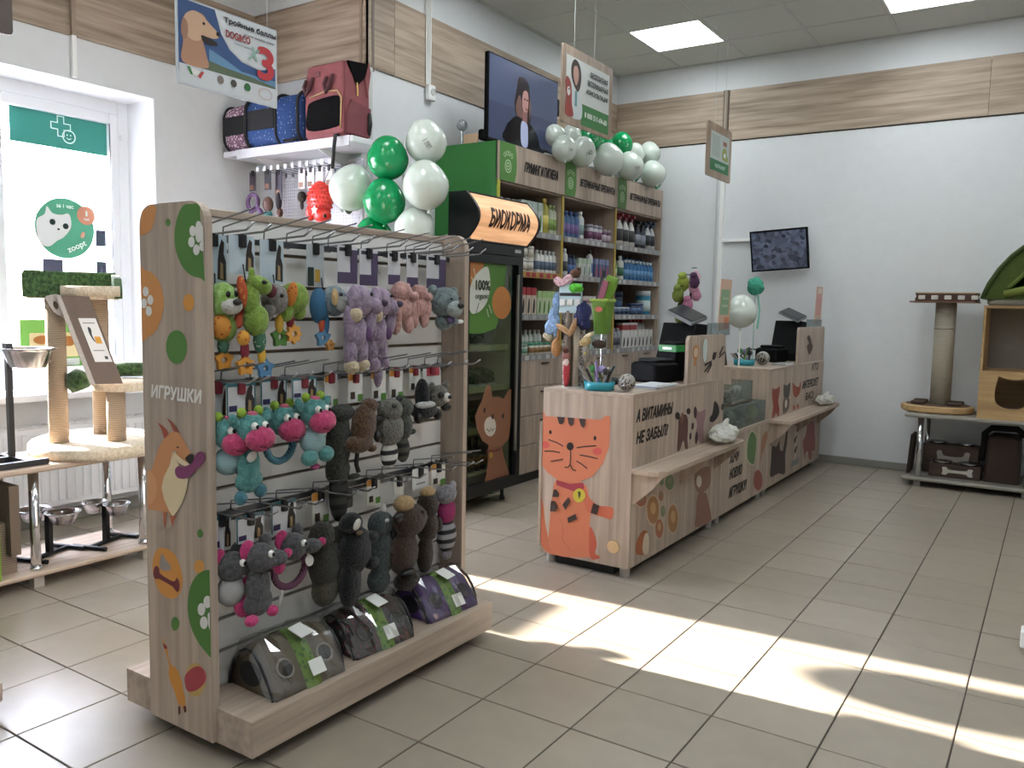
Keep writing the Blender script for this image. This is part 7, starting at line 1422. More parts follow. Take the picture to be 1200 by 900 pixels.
MB().obox((-1.838, 3.635, ZT+.48), (.06, .02, .12), (0, .35, 0)).build('scoop', P('#6a8f30', .4), bn); MB().obox((-1.888, 3.635, ZT+.49), (.012, .012, .16), (0, .25, 0)).build('scoop_handle', P('#20201f', .4), bn); MB().obox((-1.858, 3.610, ZT+.47), (.03, .01, .1), (0, .3, 0)).build('insert_card', P('#8a4a5a', .5), bn)
def pen_pot(lab, c, s=1., pens=12):
    t = thing('pen_tray', lab, 'pen holder', c)
    MB().lathe([(.055*s, 0), (.062*s, .004), (.066*s, .042*s), (.062*s, .042*s), (.058*s, .008), (.001, .008)], (0, 0, 0), 22, sx=1.15).build('dish', P('#2a8fa0', .35), t, world=False, smooth=True)
    cols = ['#b9b4b0', '#8a8178', '#23211f', '#3c2c28', '#5f8a4a', '#8f7fa8', '#6a5648', '#c9c6c4', '#2c3a3a', '#8a7a3c', '#40302c', '#a89888']
    for k in range(pens):
        a = -.04+.08*k/(pens-1); ln_ = random.uniform(.07, .13)*s; l_ = -.55+1.1*random.random() if k > 2 else -.75+.1*k
        MB().tube([(a*s, random.uniform(-.02, .02), .012), (a*s+math.sin(l_)*ln_, random.uniform(-.02, .02), .012+math.cos(l_)*ln_)], .0065, 6).build('pen', P(cols[k % 12], .5), t, world=False)
    for k, (cx, cz, col) in enumerate(((-.03, .10, '#3f8a4a'), (.01, .10, '#9a8fc0'), (.035, .09, '#2c2a2a'))): MB().blob((cx*s, 0, cz*s), (.022*s, .02*s, .018*s), n=9, m=6).build('topper', P(col, .7), t, world=False, smooth=True)
    return t
pen_pot('turquoise dish of pens and small toys at the counter end', (-1.795, 3.475, ZT)); pen_pot('turquoise dish of small things on the counter by the wall', (-1.845, 5.78, ZT), 1.0, 9)
def mesh_ball(lab, c, r_):
    t = thing('rattan_ball', lab, 'ball', c)
    MB().blob((0, 0, r_), r_*.86, n=14, m=10).build('core', P('#2c2622', .7), t, world=False, smooth=True)
    st_ = MB()
    for k in range(20):
        R_ = Euler((random.random()*3, random.random()*3, random.random()*3)).to_matrix()
        st_.tube([tuple(R_ @ Vector((r_*.93*math.cos(a), r_*.93*math.sin(a), 0))+Vector((0, 0, r_))) for a in [2*PI*q_/18 for q_ in range(19)]], r_*.05, 5)
    st_.build('strand', P('#b9b5ae', .3, .6), t, world=False, smooth=True)['kind'] = 'stuff'; return t
mesh_ball('dark woven ball beside the pen dish at the counter end', (-1.668, 3.505, ZT), .043); mesh_ball('dark woven ball beside the dish on the far counter', (-1.745, 5.88, ZT), .05)
pp = thing('leaflet_pile', 'pile of leaflets lying in front of the till', 'leaflets', (-1.68, 3.80, ZT))
for k in range(3): MB().obox((-1.685+.01*k, 3.80+.01*k, ZT+.003+.004*k), (.15, .24, .004), (0, 0, .1-.06*k)).build('sheet', P(('#b9bcc4', '#8f94a4', '#c9ccd2')[k], .4), pp)
MB().box(-1.61, -1.597, 3.72, 3.93, ZT, ZT+.018).build('holder_edge', P('#c9c9c6', .3), pp)
BLACK0 = BLACK; BLACK = P('#08080a', .6, spec=.12)
def till(lab, x, y, rz):
    t = thing('till_terminal', lab, 'cash register', (x, y, ZT), rz)
    MB().bbox(-.13, .13, -.10, .12, .0, .05, .02, 3).build('base', BLACK, t, world=False)
    MB().add([(-.12, -.06, .04), (.12, -.06, .04), (.12, .10, .04), (-.12, .10, .04), (-.10, .08, .34), (.10, .08, .34), (.10, .15, .34), (-.10, .15, .34)], [(0, 3, 2, 1), (4, 5, 6, 7), (0, 1, 5, 4), (1, 2, 6, 5), (2, 3, 7, 6), (3, 0, 4, 7)]).build('body', BLACK, t, world=False)
    s_ = MB().obox((0, .10, .365), (.25, .16, .022), (-.5, 0, 0)).build('rear_display', P('#26272b', .25), t, world=False); MB().obox((0, .1055, .3765), (.22, .13, .002), (-.5, 0, 0)).build('screen', P('#3a3c42', .12), s_, world=False)
    return t
def till(lab, x, y, side=1):
    """terminal seen from its customer side: slanted back, tilted small display on top"""
    t = thing('till_terminal', lab, 'cash register', (x, y, ZT))
    prof = [(-.13, 0), (.13, 0), (.13, .03), (.09, .05), (.12, .33), (.06, .36), (-.02, .33), (-.10, .05)]
    prof = [(-.14, .0), (.14, .0), (.16, .22), (.17, .30), (-.02, .31), (-.07, .20), (-.135, .05)]
    MB().add([(yy, px, pz) for yy in (-.0, ) for px, pz in []], []) if False else None
    n_ = len(prof); V_ = [(xx, px, pz) for xx in (-.10, .10) for px, pz in prof]
    MB().add(V_, [tuple(range(n_)), tuple(range(2*n_-1, n_-1, -1))]+[(i, i+n_, (i+1) % n_+n_, (i+1) % n_) for i in range(n_)]).build('body', BLACK, t, world=False, bevel=.006)
    d_ = MB().obox((.02, .03, .355), (.17, .20, .018), (.18, .42, 0)).build('customer_display', P('#9a9da0', .3, .5), t, world=False); MB().obox((.025, .03, .365), (.155, .185, .008), (.18, .42, 0)).build('screen', P('#34363b', .25), d_, world=False)
    return t
till('black till terminal with a tilted display behind the whisker panel', -1.80, 4.47); till('black till terminal with a tilted display on the counter by the wall', -1.80, 6.72)
def printer(lab, x, y, rz, green):
    t = thing('receipt_printer', lab, 'printer', (x, y, ZT), rz)
    MB().bbox(-.09, .09, -.10, .10, .0, .105, .02, 3).build('body', BLACK, t, world=False); MB().bbox(-.075, .075, -.06, .085, .104, .125, .02, 3).build('lid', P('#0c0c0e', .5, spec=.15), t, world=False)
    if green:
        MB().bbox(-.06, .06, .105, .185, .0, .21, .008, 2).build('card_reader', BLACK, t, world=False); MB().bbox(-.062, .062, .103, .187, .155, .195, .006, 1).build('reader_band', P('#2f8a44', .4), t, world=False); MB().box(-.063, -.062, .12, .17, .168, .182).build('band_label', P('#dcefe0', .4), t, world=False); MB().box(-.03, .03, .1022, .1028, .168, .182).build('band_label', P('#dcefe0', .4), t, world=False)
    return t
printer('black receipt printer with a green banded card reader on the near counter', -1.79, 4.10, -.25, True); printer('black receipt printer on the counter by the wall', -1.82, 6.36, -.2, False)
kb = thing('keyboard', 'black keyboard and mat lying at the back edge of the near counter', 'keyboard', (-1.92, 3.72, ZT))
MB().obox((-1.93, 3.75, ZT+.010), (.16, .40, .018), (0, 0, .12)).build('case', BLACK, kb)
ky = MB()
for i in range(4):
    for j in range(12): ky.obox((-1.985+.036*i, 3.60+.028*j, ZT+.021), (.028, .022, .006))
ky.build('key', P('#1d1e21', .5), kb)['kind'] = 'stuff'
tag(MB().tube([(-1.88, 6.29, ZT+.02), (-1.93, 6.12, ZT+.01), (-1.955, 6.03, ZT+.05), (-1.93, 6.10, ZT+.10), (-1.88, 6.29, ZT+.09)], .006, 6).build('cable', BLACK, smooth=True, loc=(-1.88, 6.29, ZT+.02)), 'black looping cable behind the woven ball on the far counter', 'cable')
tag(MB().bbox(-1.70, -1.60, 5.95, 6.17, ZT, ZT+.012, .004, 1).build('tray', P('#b9bbbb', .3), loc=(-1.65, 6.06, ZT)), 'flat clear coin tray on the far counter edge', 'tray')
# upright cards in clear holders
def card_holder(lab, y, z0, w_, h_, tilt, shapes):
    t = thing('card_holder', lab, 'card', (KX-.03, y, z0))
    F = ((0, 0, 0), (0, 1, 0), (0, tilt, 1)); MB().poly([(-w_/2, 0), (w_/2, 0), (w_/2, h_), (-w_/2, h_)], F, -.002, .003).build('card', P('#c9a58c', .4), t, world=False)
    mb = MB(); mats = []
    for i, (c, pts) in enumerate(shapes):
        m = P(c, .5); mats.append(m); mb.mat(i).poly([(a*w_/2, b*h_) for a, b in pts], F, .0015+.0003*i)
    mb.build('card_print', mats, t, world=False)
    MB().box(-.05, .01, -w_*.7, w_*.5, -.03, .04).build('holder', glass('#cfd8da', .12, .05, .15), t, world=False); return t
card_holder('tall slanted card with a green print in a clear holder on the near riser', 4.65, 1.14, .18, .29, .10, [('#7fa07c', RC(-.9, .3, .7, .8)), ('#a3b89c', RC(-.6, .45, .5, .5)), ('#a3b89c', RC(-.6, .6, .5, .64)), ('#c97f5e', RC(.0, .02, .9, .25))])
card_holder('tall slanted pinkish card in a clear holder on the far riser', 6.86, 1.15, .20, .30, .10, [('#c9948c', RC(-.8, .25, .8, .8)), ('#d9cfc8', RC(-.5, .82, .5, .95)), ('#b3a59c', RC(-.6, .02, .6, .2))])
# plush keyrings and balloon behind the near riser
BAL = lambda c: P(c, .18, coat=.3)
def balloon(name, lab, c, r_, col, grp, mark=None, md=None, rot=(0, 0)):
    t = thing(name, lab, 'balloon', c, group=grp)
    prof = [(.0005, -1.16), (.07, -1.14), (.10, -1.09), (.06, -1.05)]+[(math.sin(a)*(1 if a < PI*.5 else 1-.10*math.sin((a-PI/2)*2)), math.cos(a)*-1) for a in [PI*.04+PI*.95*k/14 for k in range(15)]]+[(.0005, 1.0)]
    M = Matrix.Rotation(rot[0], 3, 'X') @ Matrix.Rotation(rot[1], 3, 'Y'); mb = MB(); mb.lathe([(a*r_, b*r_*1.05) for a, b in prof], (0, 0, 0), 22)
    mb.v = [tuple(M @ Vector(v)) for v in mb.v]; m = bpy.data.materials.get('latex_'+col[1:])
    if m is None:
        m = P(col, .16, spec=.6).copy(); m.name = 'latex_'+col[1:]; b_ = m.node_tree.nodes['Principled BSDF']; b_.inputs['Subsurface Weight'].default_value = .25; b_.inputs['Subsurface Radius'].default_value = (.05, .05, .05); b_.inputs['Subsurface Scale'].default_value = .5
    mb.build('skin', m, t, world=False, smooth=True)
    if mark:
        d = Vector(md).normalized(); U = Vector((0, 0, 1)).cross(d).normalized(); V = d.cross(U); vs, fs = text_mesh(mark[0], .01); out = []
        ca, sa = math.cos(mark[2]), math.sin(mark[2])
        for x, y in vs:
            a, b = x*mark[1], y*mark[1]*.6; a, b = a*ca-b*sa, a*sa+b*ca
            out.append(tuple((d+U*a+V*b).normalized()*r_*1.012))
        MB().add(out, fs).build('lettering', P(mark[3], .4), t, world=False)
    return t
balloon('balloon', 'white balloon behind the slanted card on the checkout', (-1.838, 5.64, 1.246), .11, '#c9d2c9', 'white balloons')
MB().cyl((-1.838, 5.64, ZT), (-1.838, 5.64, 1.14), .005, n=6).build('stick', WHITE, [o for o in C.objects if o.name.startswith('balloon')][-1])
pom = thing('pompom_stick', 'mint green pompom on a thin stick beside the checkout balloon', 'cat toy', (-1.856, 6.0, ZT)); MB().blob((-1.856, 6.0, 1.429), .062, n=14, m=9, noise=.12).build('pompom', P('#3f9a80', .9), pom); MB().cyl((-1.856, 6.0, ZT), (-1.856, 6.0, 1.39), .004, n=6).build('stick', P('#9ab8ae', .5), pom); MB().tube([(-1.84, 6.0, 1.38), (-1.82, 6.0, 1.26), (-1.83, 6.0, 1.12)], .008, 6).build('ribbon', P('#7fbba8', .6), pom)
for z in (0,): pass
kt = thing('keyring_stand', 'rack of small plush keyrings behind the near till', 'toy rack', (-1.90, 4.86, ZT))
MB().cyl((-1.90, 4.86, .535), (-1.90, 4.86, 1.47), .008, n=8).build('pole', BLACK, kt); MB().lathe([(.06, 0), (.06, .01)], (-1.90, 4.86, .535), 14).build('base', BLACK, kt); kt.location = (-1.90, 4.86, .535)
for o_ in kt.children: o_.location.z += ZT-.535
kc = [('#8a9a3c', -.04, 1.43, .05), ('#6f7f34', -.045, 1.36, .045), ('#b98a96', .03, 1.40, .035), ('#4a2a4a', .055, 1.44, .04), ('#c48aa0', .05, 1.36, .035), ('#3a4a22', -.04, 1.29, .04), ('#a86a86', .02, 1.30, .04), ('#5a6a2c', -.03, 1.23, .04), ('#2c2a20', -.01, 1.19, .04), ('#c9a8b4', .045, 1.47, .03)]
KYY = [4.825, 4.765, 4.825, 4.765, 4.825, 4.825, 4.765, 4.765, 4.825, 4.825]
knm = ['olive', 'dark olive', 'dusty pink', 'plum', 'rose', 'dark green', 'mauve', 'moss green', 'near-black', 'pale pink']
for k, (col, dx, z, r_) in enumerate(kc):
    MB().cyl((-1.90, 4.86, z+.035), (-1.90+dx, KYY[k], z+.035), .003, n=5).build('peg', BLACK, kt)
    dangle('plush_keyring', '%s plush keyring hanging on the rack behind the near till' % knm[k], (-1.90+dx, KYY[k], z-.02), [('body', col, [(0, 0, 0, r_*.8, .03, r_)]), ('head', col, [(0, -.012, r_*.9, r_*.55, .022, r_*.5)])], 'keyring')
vb = thing('twig_vase', 'small bunch of brown twigs beside the far counter dish', 'ornament', (-1.98, 5.64, ZT))
for k in range(6): MB().tube([(-1.98+.01*k, 5.64, ZT), (-2.0+.012*k, 5.63, ZT+.10), (-2.03+.018*k, 5.62, ZT+.20+.012*(k % 3))], [.012, .010, .006], 6).build('twig', P(('#5a4638', '#6b5442', '#4a3a30')[k % 3], .8), vb)
# crumpled carrier bags on the bag shelves
def plastic_bag(lab, c, s):
    t = thing('plastic_bag', lab, 'plastic bag', c); random.seed(int(s[0]*1000))
    mb = MB().blob((0, 0, s[2]*.48), (s[0], s[1], s[2]*.48), n=18, m=11, noise=.13); mb.v = [(x, y, max(.0005, z)) for x, y, z in mb.v]
    mb.build('body', film('#e6e6df', .3, .05), t, world=False)
    MB().tube([(0, -s[1]*.3, s[2]*.8), (.02, -s[1]*.1, s[2]*1.25), (.0, s[1]*.2, s[2]*1.05), (-.02, s[1]*.3, s[2]*.8)], [.02, .010, .012, .02], 6).build('handle', film('#e6e6df', .3, .05), t, world=False)
    return t
plastic_bag('crumpled white plastic bag on the near bag shelf', (KX+.078, 4.43, .5255), (.068, .15, .105)); plastic_bag('crumpled white plastic bag on the far bag shelf by the wall', (KX+.08, 6.78, .5255), (.065, .15, .08))
# clear candy boxes on the low unit
CL = glass('#d6dcd8', .10, .04, .10)
bxx = thing('clear_box', 'clear plastic bin with a pale green lemon-shaped toy on the low counter unit', 'box', (-1.70, 5.2, .5285))
for a in ((-1.80, -1.60, 4.72, 4.724, .5285, .66), (-1.80, -1.60, 5.50, 5.504, .5285, .66), (-1.80, -1.796, 4.724, 5.50, .5285, .66), (-1.604, -1.60, 4.724, 5.50, .5285, .66), (-1.80, -1.60, 4.72, 5.504, .66, .664)): MB().box(*a).build('wall', CL, bxx)
tag(MB().blob((-1.66, 5.40, .5285+.055), (.04, .055, .055), n=14, m=9).build('squeaky_ball', P('#a8b45c', .5), smooth=True, loc=(-1.66, 5.40, .5285)), 'pale green ball inside the clear bin on the low counter unit', 'ball')
mesh_ball('dark patterned ball in the clear bin on the low counter unit', (-1.675, 4.95, .529), .06)
dangle('snack_bag', 'brown snack pouch in the clear bin', (-1.72, 5.1, .57), [('pouch', '#5a4a3a', [(0, 0, 0, .04, .07, .04)])], 'snack'); dangle('snack_bag', 'dark green snack pouch in the clear bin', (-1.72, 5.25, .57), [('pouch', '#3f4a3a', [(0, 0, 0, .04, .06, .04)])], 'snack')
ah = thing('acrylic_holder', 'clear acrylic holder with dark toys on top of the plastic bin', 'holder', (-1.72, 5.12, .665))
for a in ((-1.79, -1.65, 4.95, 4.954, .665, .80), (-1.79, -1.65, 5.36, 5.364, .665, .80), (-1.654, -1.65, 4.954, 5.36, .665, .80)): MB().box(*a).build('wall', CL, ah)
MB().box(-1.79, -1.65, 4.95, 5.364, .6645, .672).build('tray', P('#8a7560', .5), ah)
mesh_ball('small dark toy with a pale top in the acrylic holder', (-1.715, 5.04, .6725), .042); mesh_ball('dark round toy in the acrylic holder', (-1.715, 5.24, .6725), .05)
# ================================================================== screens, hanging signs, balloons
tv = thing('television', 'flat television showing a long-haired woman, standing on the shelf cabinet', 'television', (-3.21, 4.97, 2.313))
TX, TY0, TY1, TZ0, TZ1 = -3.20, 4.515, 5.405, 2.335, 2.898
MB().bbox(TX-.035, TX, TY0, TY1, TZ0, TZ1, .006, 1).build('case', BLACK, tv)
MB().bbox(TX-.075, TX-.03, TY0+.15, TY1-.15, TZ0+.05, TZ1-.2, .02, 1).build('rear_housing', BLACK, tv)
FT = ((TX+.0005, TY0, TZ0), (0, 1, 0), (0, 0, 1))
SCR = lambda c, e=.35: P(c, .18, emit=e)
W2, H2 = TY1-TY0, TZ1-TZ0
wom = [('#3d4459', RC(.008, .02, W2-.008, H2-.010)), ('#363c50', RC(.008, .02, W2-.008, .26)),
       ('#221d22', smooth_closed([(.36, .20), (.31, .28), (.335, .40), (.355, .47), (.40, .485), (.455, .48), (.49, .44), (.505, .36), (.52, .27), (.50, .19)], 4)),
       ('#5a443f', smooth_closed([(.335, .24), (.33, .30), (.37, .36), (.40, .30), (.41, .22), (.37, .19)], 4)),
       ('#0d0e13', smooth_closed([(.21, .022), (.21, .12), (.26, .17), (.34, .215), (.44, .20), (.52, .19), (.60, .14), (.66, .05), (.75, .05), (.80, .022)], 4)),
       ('#8f6d68', smooth_closed([(.425, .40), (.47, .40), (.485, .35), (.48, .29), (.455, .245), (.425, .25), (.405, .30), (.405, .36)], 4)),
       ('#6f4f4c', RC(.41, .18, .47, .26)), ('#8a92ad', smooth_closed([(.40, .19), (.47, .185), (.485, .12), (.48, .03), (.41, .03), (.39, .10)], 3)),
       ('#3a2a2a', ell(.435, .345, .012, .006, 8)), ('#3a2a2a', ell(.468, .345, .010, .006, 8)), ('#6a3a3c', ell(.458, .282, .014, .007, 8)), ('#5c463f', smooth_closed([(.50, .22), (.515, .30), (.50, .37), (.49, .30)], 3))]
print_on(tv, 'screen', FT, [(SCR(c), p) for c, p in wom], .0008, .0003)
for y in (TY0+.12, TY1-.12): MB().tube([(TX-.10, y, 2.320), (TX-.018, y, TZ0+.01), (TX+.05, y, 2.320)], .008, 6).build('stand_foot', BLACK, tv)
MB().bbox(TX-.03, TX-.005, TY1, TY1+.035, 2.66, 2.78, .004, 1).build('side_box', BLACK, tv)
MB().bbox(TX-.06, TX-.01, TY0-.03, TY0+.07, 2.335, 2.40, .01, 1).build('corner_box', BLACK, tv)
sp_ = thing('lamp_globe', 'small glass globe and pale card beside the television', 'ornament', (-3.35, 4.50, 2.313)); MB().blob((-3.42, 4.53, 2.45), .038, n=14, m=10).build('globe', glass('#c9d0d2', .25, .05, .2), sp_, smooth=True); MB().cyl((-3.42, 4.53, 2.313), (-3.42, 4.53, 2.42), .008, n=8).build('stem', STEEL, sp_); MB().box(-3.40, -3.28, 4.52, 4.524, 2.313, 2.385).build('card', P('#c9a88c', .5), sp_)
# tilted wall screen
wt = thing('wall_screen', 'small tilted surveillance screen on the white end wall', 'screen', (-1.98, 7.0, 1.75))
ca = Vector((-1.982, 6.99, 1.755)); U_ = Vector((.4655, .03, .030)).normalized(); V_ = Vector((.066, .06, -.33)).normalized()*-1; V_ = (V_-U_*V_.dot(U_)).normalized(); N_ = U_.cross(V_)
if N_.y > 0: N_ = -N_
hw, hh_ = .232, .168
def tslab(a, b, t0, t1): 
    return MB().add([tuple(ca+U_*x+V_*y+N_*t) for t in (t0, t1) for x, y in ((-a, -b), (a, -b), (a, b), (-a, b))], [(0, 1, 2, 3), (7, 6, 5, 4), (0, 4, 5, 1), (1, 5, 6, 2), (2, 6, 7, 3), (3, 7, 4, 0)])
tslab(hw, hh_, -.035, 0).build('case', BLACK, wt)
sm_ = bpy.data.materials.new('camera_feed'); sm_.use_nodes = True; _b2 = sm_.node_tree.nodes['Principled BSDF']; _b2.inputs['Roughness'].default_value = .2
_t2 = sm_.node_tree.nodes.new('ShaderNodeTexCoord'); _n2 = sm_.node_tree.nodes.new('ShaderNodeTexVoronoi'); _n2.inputs['Scale'].default_value = 34; _c2 = sm_.node_tree.nodes.new('ShaderNodeValToRGB')
_c2.color_ramp.elements[0].color = lin('#11141c'); _c2.color_ramp.elements[1].color = lin('#4d5466'); sm_.node_tree.links.new(_t2.outputs['Object'], _n2.inputs['Vector']); sm_.node_tree.links.new(_n2.outputs['Color'], _c2.inputs[0]); sm_.node_tree.links.new(_c2.outputs[0], _b2.inputs['Base Color']); sm_.node_tree.links.new(_c2.outputs[0], _b2.inputs['Emission Color']); _b2.inputs['Emission Strength'].default_value = .35
tslab(hw-.014, hh_-.014, .0005, .002).build('screen', sm_, wt)
MB().tube([tuple(ca-N_*.03), (-1.98, YB-.02, 1.74)], .02, 8).build('wall_arm', BLACK, wt); MB().box(-2.04, -1.92, YB-.02, YB, 1.68, 1.80).build('wall_plate', BLACK, wt)
# hanging signs (run parallel to the cabinet wall)
def hanging(name, lab, x, y0, y1, z0, z1, thick, mat, shapes, texts, wires, rnd=.02, edge=None):
    t = thing(name, lab, 'sign', (x, (y0+y1)/2, z0))
    MB().poly(rrect(y0, z0, y1, z1, rnd, 4), ((x-thick, 0, 0), (0, 1, 0), (0, 0, 1)), 0, thick).build('board', mat, t)
    F = ((x, 0, 0), (0, 1, 0), (0, 0, 1)); print_on(t, 'print', F, [(c, [(y0+(y1-y0)*a, z0+(z1-z0)*b) for a, b in p]) for c, p in shapes], .0006, .0003)
    for s_, a, b, w_, h_, col, sh in texts: letters(t, 'lettering', F, s_, y0+(y1-y0)*a, z0+(z1-z0)*b, (y1-y0)*w_, (z1-z0)*h_, col, sh, d=.006, bold=.03)
    for a in wires: yy = y0+(y1-y0)*a; MB().cyl((x-thick/2, yy, z1-.01), (x-thick/2, yy, H-.004), .0012, n=5).build('wire', P('#b9bdba', .4), t)
    return t
SG = wood('#8a7565', '#aa9583', 'z', .5, .8, 'sign_laminate')
hanging('hanging_sign', 'hanging sign with a woman doctor holding a red dog above the balloons', -2.78, 4.745, 5.455, 2.452, 2.948, .012, SG,
        [('#c9ccc9', RC(.07, .17, .93, .88)), ('#3f7a44', RC(.36, .05, .93, .33)), ('#c3c9cb', smooth_closed([(.14, .12), (.16, .40), (.24, .50), (.34, .46), (.38, .30), (.36, .12)], 4)), ('#3a2c2a', smooth_closed([(.17, .60), (.16, .76), (.22, .86), (.31, .82), (.35, .68), (.33, .52), (.27, .46)], 4)), ('#b98f80', smooth_closed([(.20, .64), (.21, .76), (.27, .78), (.30, .70), (.29, .60), (.25, .53)], 4)), ('#5f8a90', RC(.235, .26, .275, .46)), ('#8f3a32', smooth_closed([(.06, .12), (.07, .35), (.05, .52), (.08, .60), (.14, .56), (.17, .46), (.18, .28), (.21, .12)], 4)), ('#d3cdc8', ell(.115, .42, .03, .06, 12)), ('#1f1a19', ell(.12, .445, .012, .014, 8))],
        [('БЕСПЛАТНАЯ', .70, .755, .36, .075, '#1f1f22', .12), ('ВЕТЕРИНАРНАЯ', .68, .635, .42, .075, '#1f1f22', .12), ('КОНСУЛЬТАЦИЯ', .67, .51, .44, .075, '#1f1f22', .12), ('8 800 511-04-60', .65, .20, .46, .075, '#d9e2d8', .1)], (.22, .62))
hanging('hanging_sign', 'small hanging sign with a bottle picture and a green strip before the end wall', -2.3, 6.10, 6.64, 2.268, 2.672, .012, SG,
        [('#b9c2bd', RC(.13, .34, .90, .85)), ('#3c7a50', RC(.13, .13, .90, .34)), ('#a8b4ae', RC(.18, .40, .50, .80)), ('#9c6a60', RC(.63, .66, .79, .74)), ('#9aa05a', smooth_closed([(.62, .40), (.61, .54), (.67, .62), (.77, .60), (.80, .50), (.86, .46), (.83, .38)], 3)), ('#cfd8cf', ell(.71, .48, .05, .05, 12))],
        [('КАТАЛОГ', .52, .23, .42, .07, '#cfe6da', 0)], (.3, .7))
dx_ = -2.45; dk = 2.45/2.3
dogp = hanging('hanging_poster', 'hanging poster with a golden retriever and a red number three', dx_, 1.6*dk, 1.99*dk, 1.2584+(1.918-1.2584)*dk, 1.2584+(2.178-1.2584)*dk, .004, P('#c3c9d0', .15),
        [('#2f4a72', [(.02, .24), (.42, .24), (.70, .34), (.98, .30), (.98, .15), (.02, .15)]), ('#31466f', [(.02, .2), (.34, .98), (.02, .98)]), ('#34507f', [(.02, .24), (.98, .24), (.98, .50), (.80, .42), (.62, .46), (.5, .56), (.42, .72), (.36, .98), (.02, .98)]), ('#5f86a8', [(.30, .24), (.98, .24), (.98, .34), (.62, .34), (.40, .46), (.30, .5)]), ('#57654f', [(.26, .24), (.98, .24), (.98, .265), (.7, .31), (.45, .33), (.28, .36)]), ('#c9ced2', [(.36, .98), (.42, .72), (.5, .58), (.62, .48), (.80, .43), (.98, .50), (.98, .98)]), ('#c3c8cc', RC(.02, .02, .98, .24)),
         ('#a87f66', smooth_closed([(.05, .26), (.06, .50), (.05, .70), (.10, .84), (.19, .88), (.26, .86), (.28, .76), (.24, .60), (.27, .42), (.28, .26)], 4)), ('#c2a084', smooth_closed([(.06, .66), (.08, .80), (.15, .88), (.23, .87), (.30, .80), (.38, .72), (.39, .66), (.34, .63), (.26, .62), (.20, .55), (.12, .55)], 4)), ('#94705c', smooth_closed([(.04, .60), (.06, .76), (.10, .72), (.10, .58), (.07, .52)], 3)), ('#241a1a', smooth_closed([(.23, .63), (.36, .60), (.375, .56), (.30, .54), (.24, .56)], 3)), ('#1f1716', ell(.385, .70, .02, .028, 10)), ('#1f1716', ell(.25, .77, .014, .018, 10)),
         ('#3a7a44', [(.09, .22), (.115, .22), (.14, .14), (.12, .13)]), ('#b0403c', [(.22, .20), (.245, .20), (.21, .11), (.185, .13)]), ('#d9d9d6', [(.125, .21), (.21, .20), (.18, .13), (.14, .14)]), ('#77716a', ell(.40, .165, .032, .05, 14)), ('#45403c', ell(.53, .165, .030, .046, 14)), ('#2f6a3c', ell(.67, .165, .032, .05, 14)), ('#b9a8a4', stroke(ell(.86, .14, .07, .07, 16)+ell(.86, .14, .07, .07, 16)[:1], .012))],
        [('Тройные баллы', .71, .895, .54, .085, '#26262a', .0), ('на всю линейку корма', .80, .80, .32, .03, '#55555a', 0), ('DOG&CO', .58, .745, .25, .09, '#8f3a3c', 0), ('wellness', .62, .66, .16, .03, '#9aa0a4', 0), ('X', .745, .60, .10, .17, '#8fb0a4', .3), ('3', .865, .52, .185, .42, '#b0343c', 0)], (.1, .9), .004)
fx2 = thing('hanging_sign', 'grey-brown edge of a hanging panel in the corner by the window', 'sign', (-2.295, .9, 1.923))
MB().poly(rrect(-.45, 0, 0, .5, .012, 3), ((-2.3, 1.121, 1.923), (0, 1, 0), (0, 0, 1)), 0, .01).build('board', P('#5f544e', .5), fx2); 
for yy in (.75, 1.04): MB().cyl((-2.295, yy, 2.4), (-2.295, yy, H-.004), .002, n=5).build('wire', P('#b9bdba', .4), fx2)

# balloons
GRB, WHB = '#0d8f52', '#c9d2c9'
def bl2(c, r_, col, lab, grp, mark=None, md=(.6, -.8, 0), rot=(0, 0)): return balloon('balloon', lab, c, r_, col, grp, mark, md, rot)
WM = lambda s_, sz, a: (s_, sz, a, '#4a5550')
g1 = 'balloon bunch beside the wall shelf'
B1 = [((-3.24, 3.598, 2.077), .119, GRB, 'upper green balloon of the bunch beside the wall shelf', None), ((-3.25, 3.579, 1.837), .123, GRB, 'middle green balloon of the bunch beside the wall shelf', None), ((-3.5, 3.575, 1.925), .130, WHB, 'white balloon touching the pegboard toys', None), ((-3.049, 3.703, 2.168), .118, WHB, 'top white balloon of the bunch beside the wall shelf', WM('1 лет', .5, -.9)), ((-2.982, 3.62, 1.913), .131, WHB, 'white balloon of the bunch nearest the fridge sign', None), ((-3.063, 3.63, 1.682), .115, WHB, 'lowest white balloon of the bunch above the toy stand', None), ((-3.373, 3.625, 1.632), .122, GRB, 'lowest green balloon of the bunch half behind the toy stand', None)]
for c, r_, col, lab, mk in B1:
    pz = Vector((-3.235, 3.726, c[2]-.03)); dv = (pz-Vector(c)).normalized()
    bo = bl2(c, r_, col, lab, g1, mk, (.75, -.75, -.3), (random.uniform(-.4, .4), random.uniform(-.4, .4)))
    MB().tube([tuple(Vector(c)+dv*r_*.93), tuple(pz)], .004, 5).build('tie_string', P('#c9ccc9', .4), bo)
tag(MB().tube([(-3.235, 3.726, 2.2), (-3.235, 3.726, 0.0)], .006, 6).build('balloon_pole', P('#c9ccc9', .4), smooth=True, loc=(-3.235, 3.726, 0)), 'thin pale pole carrying the balloon bunch by the wall shelf', 'pole')
g2 = 'balloon garland along the cabinet top'
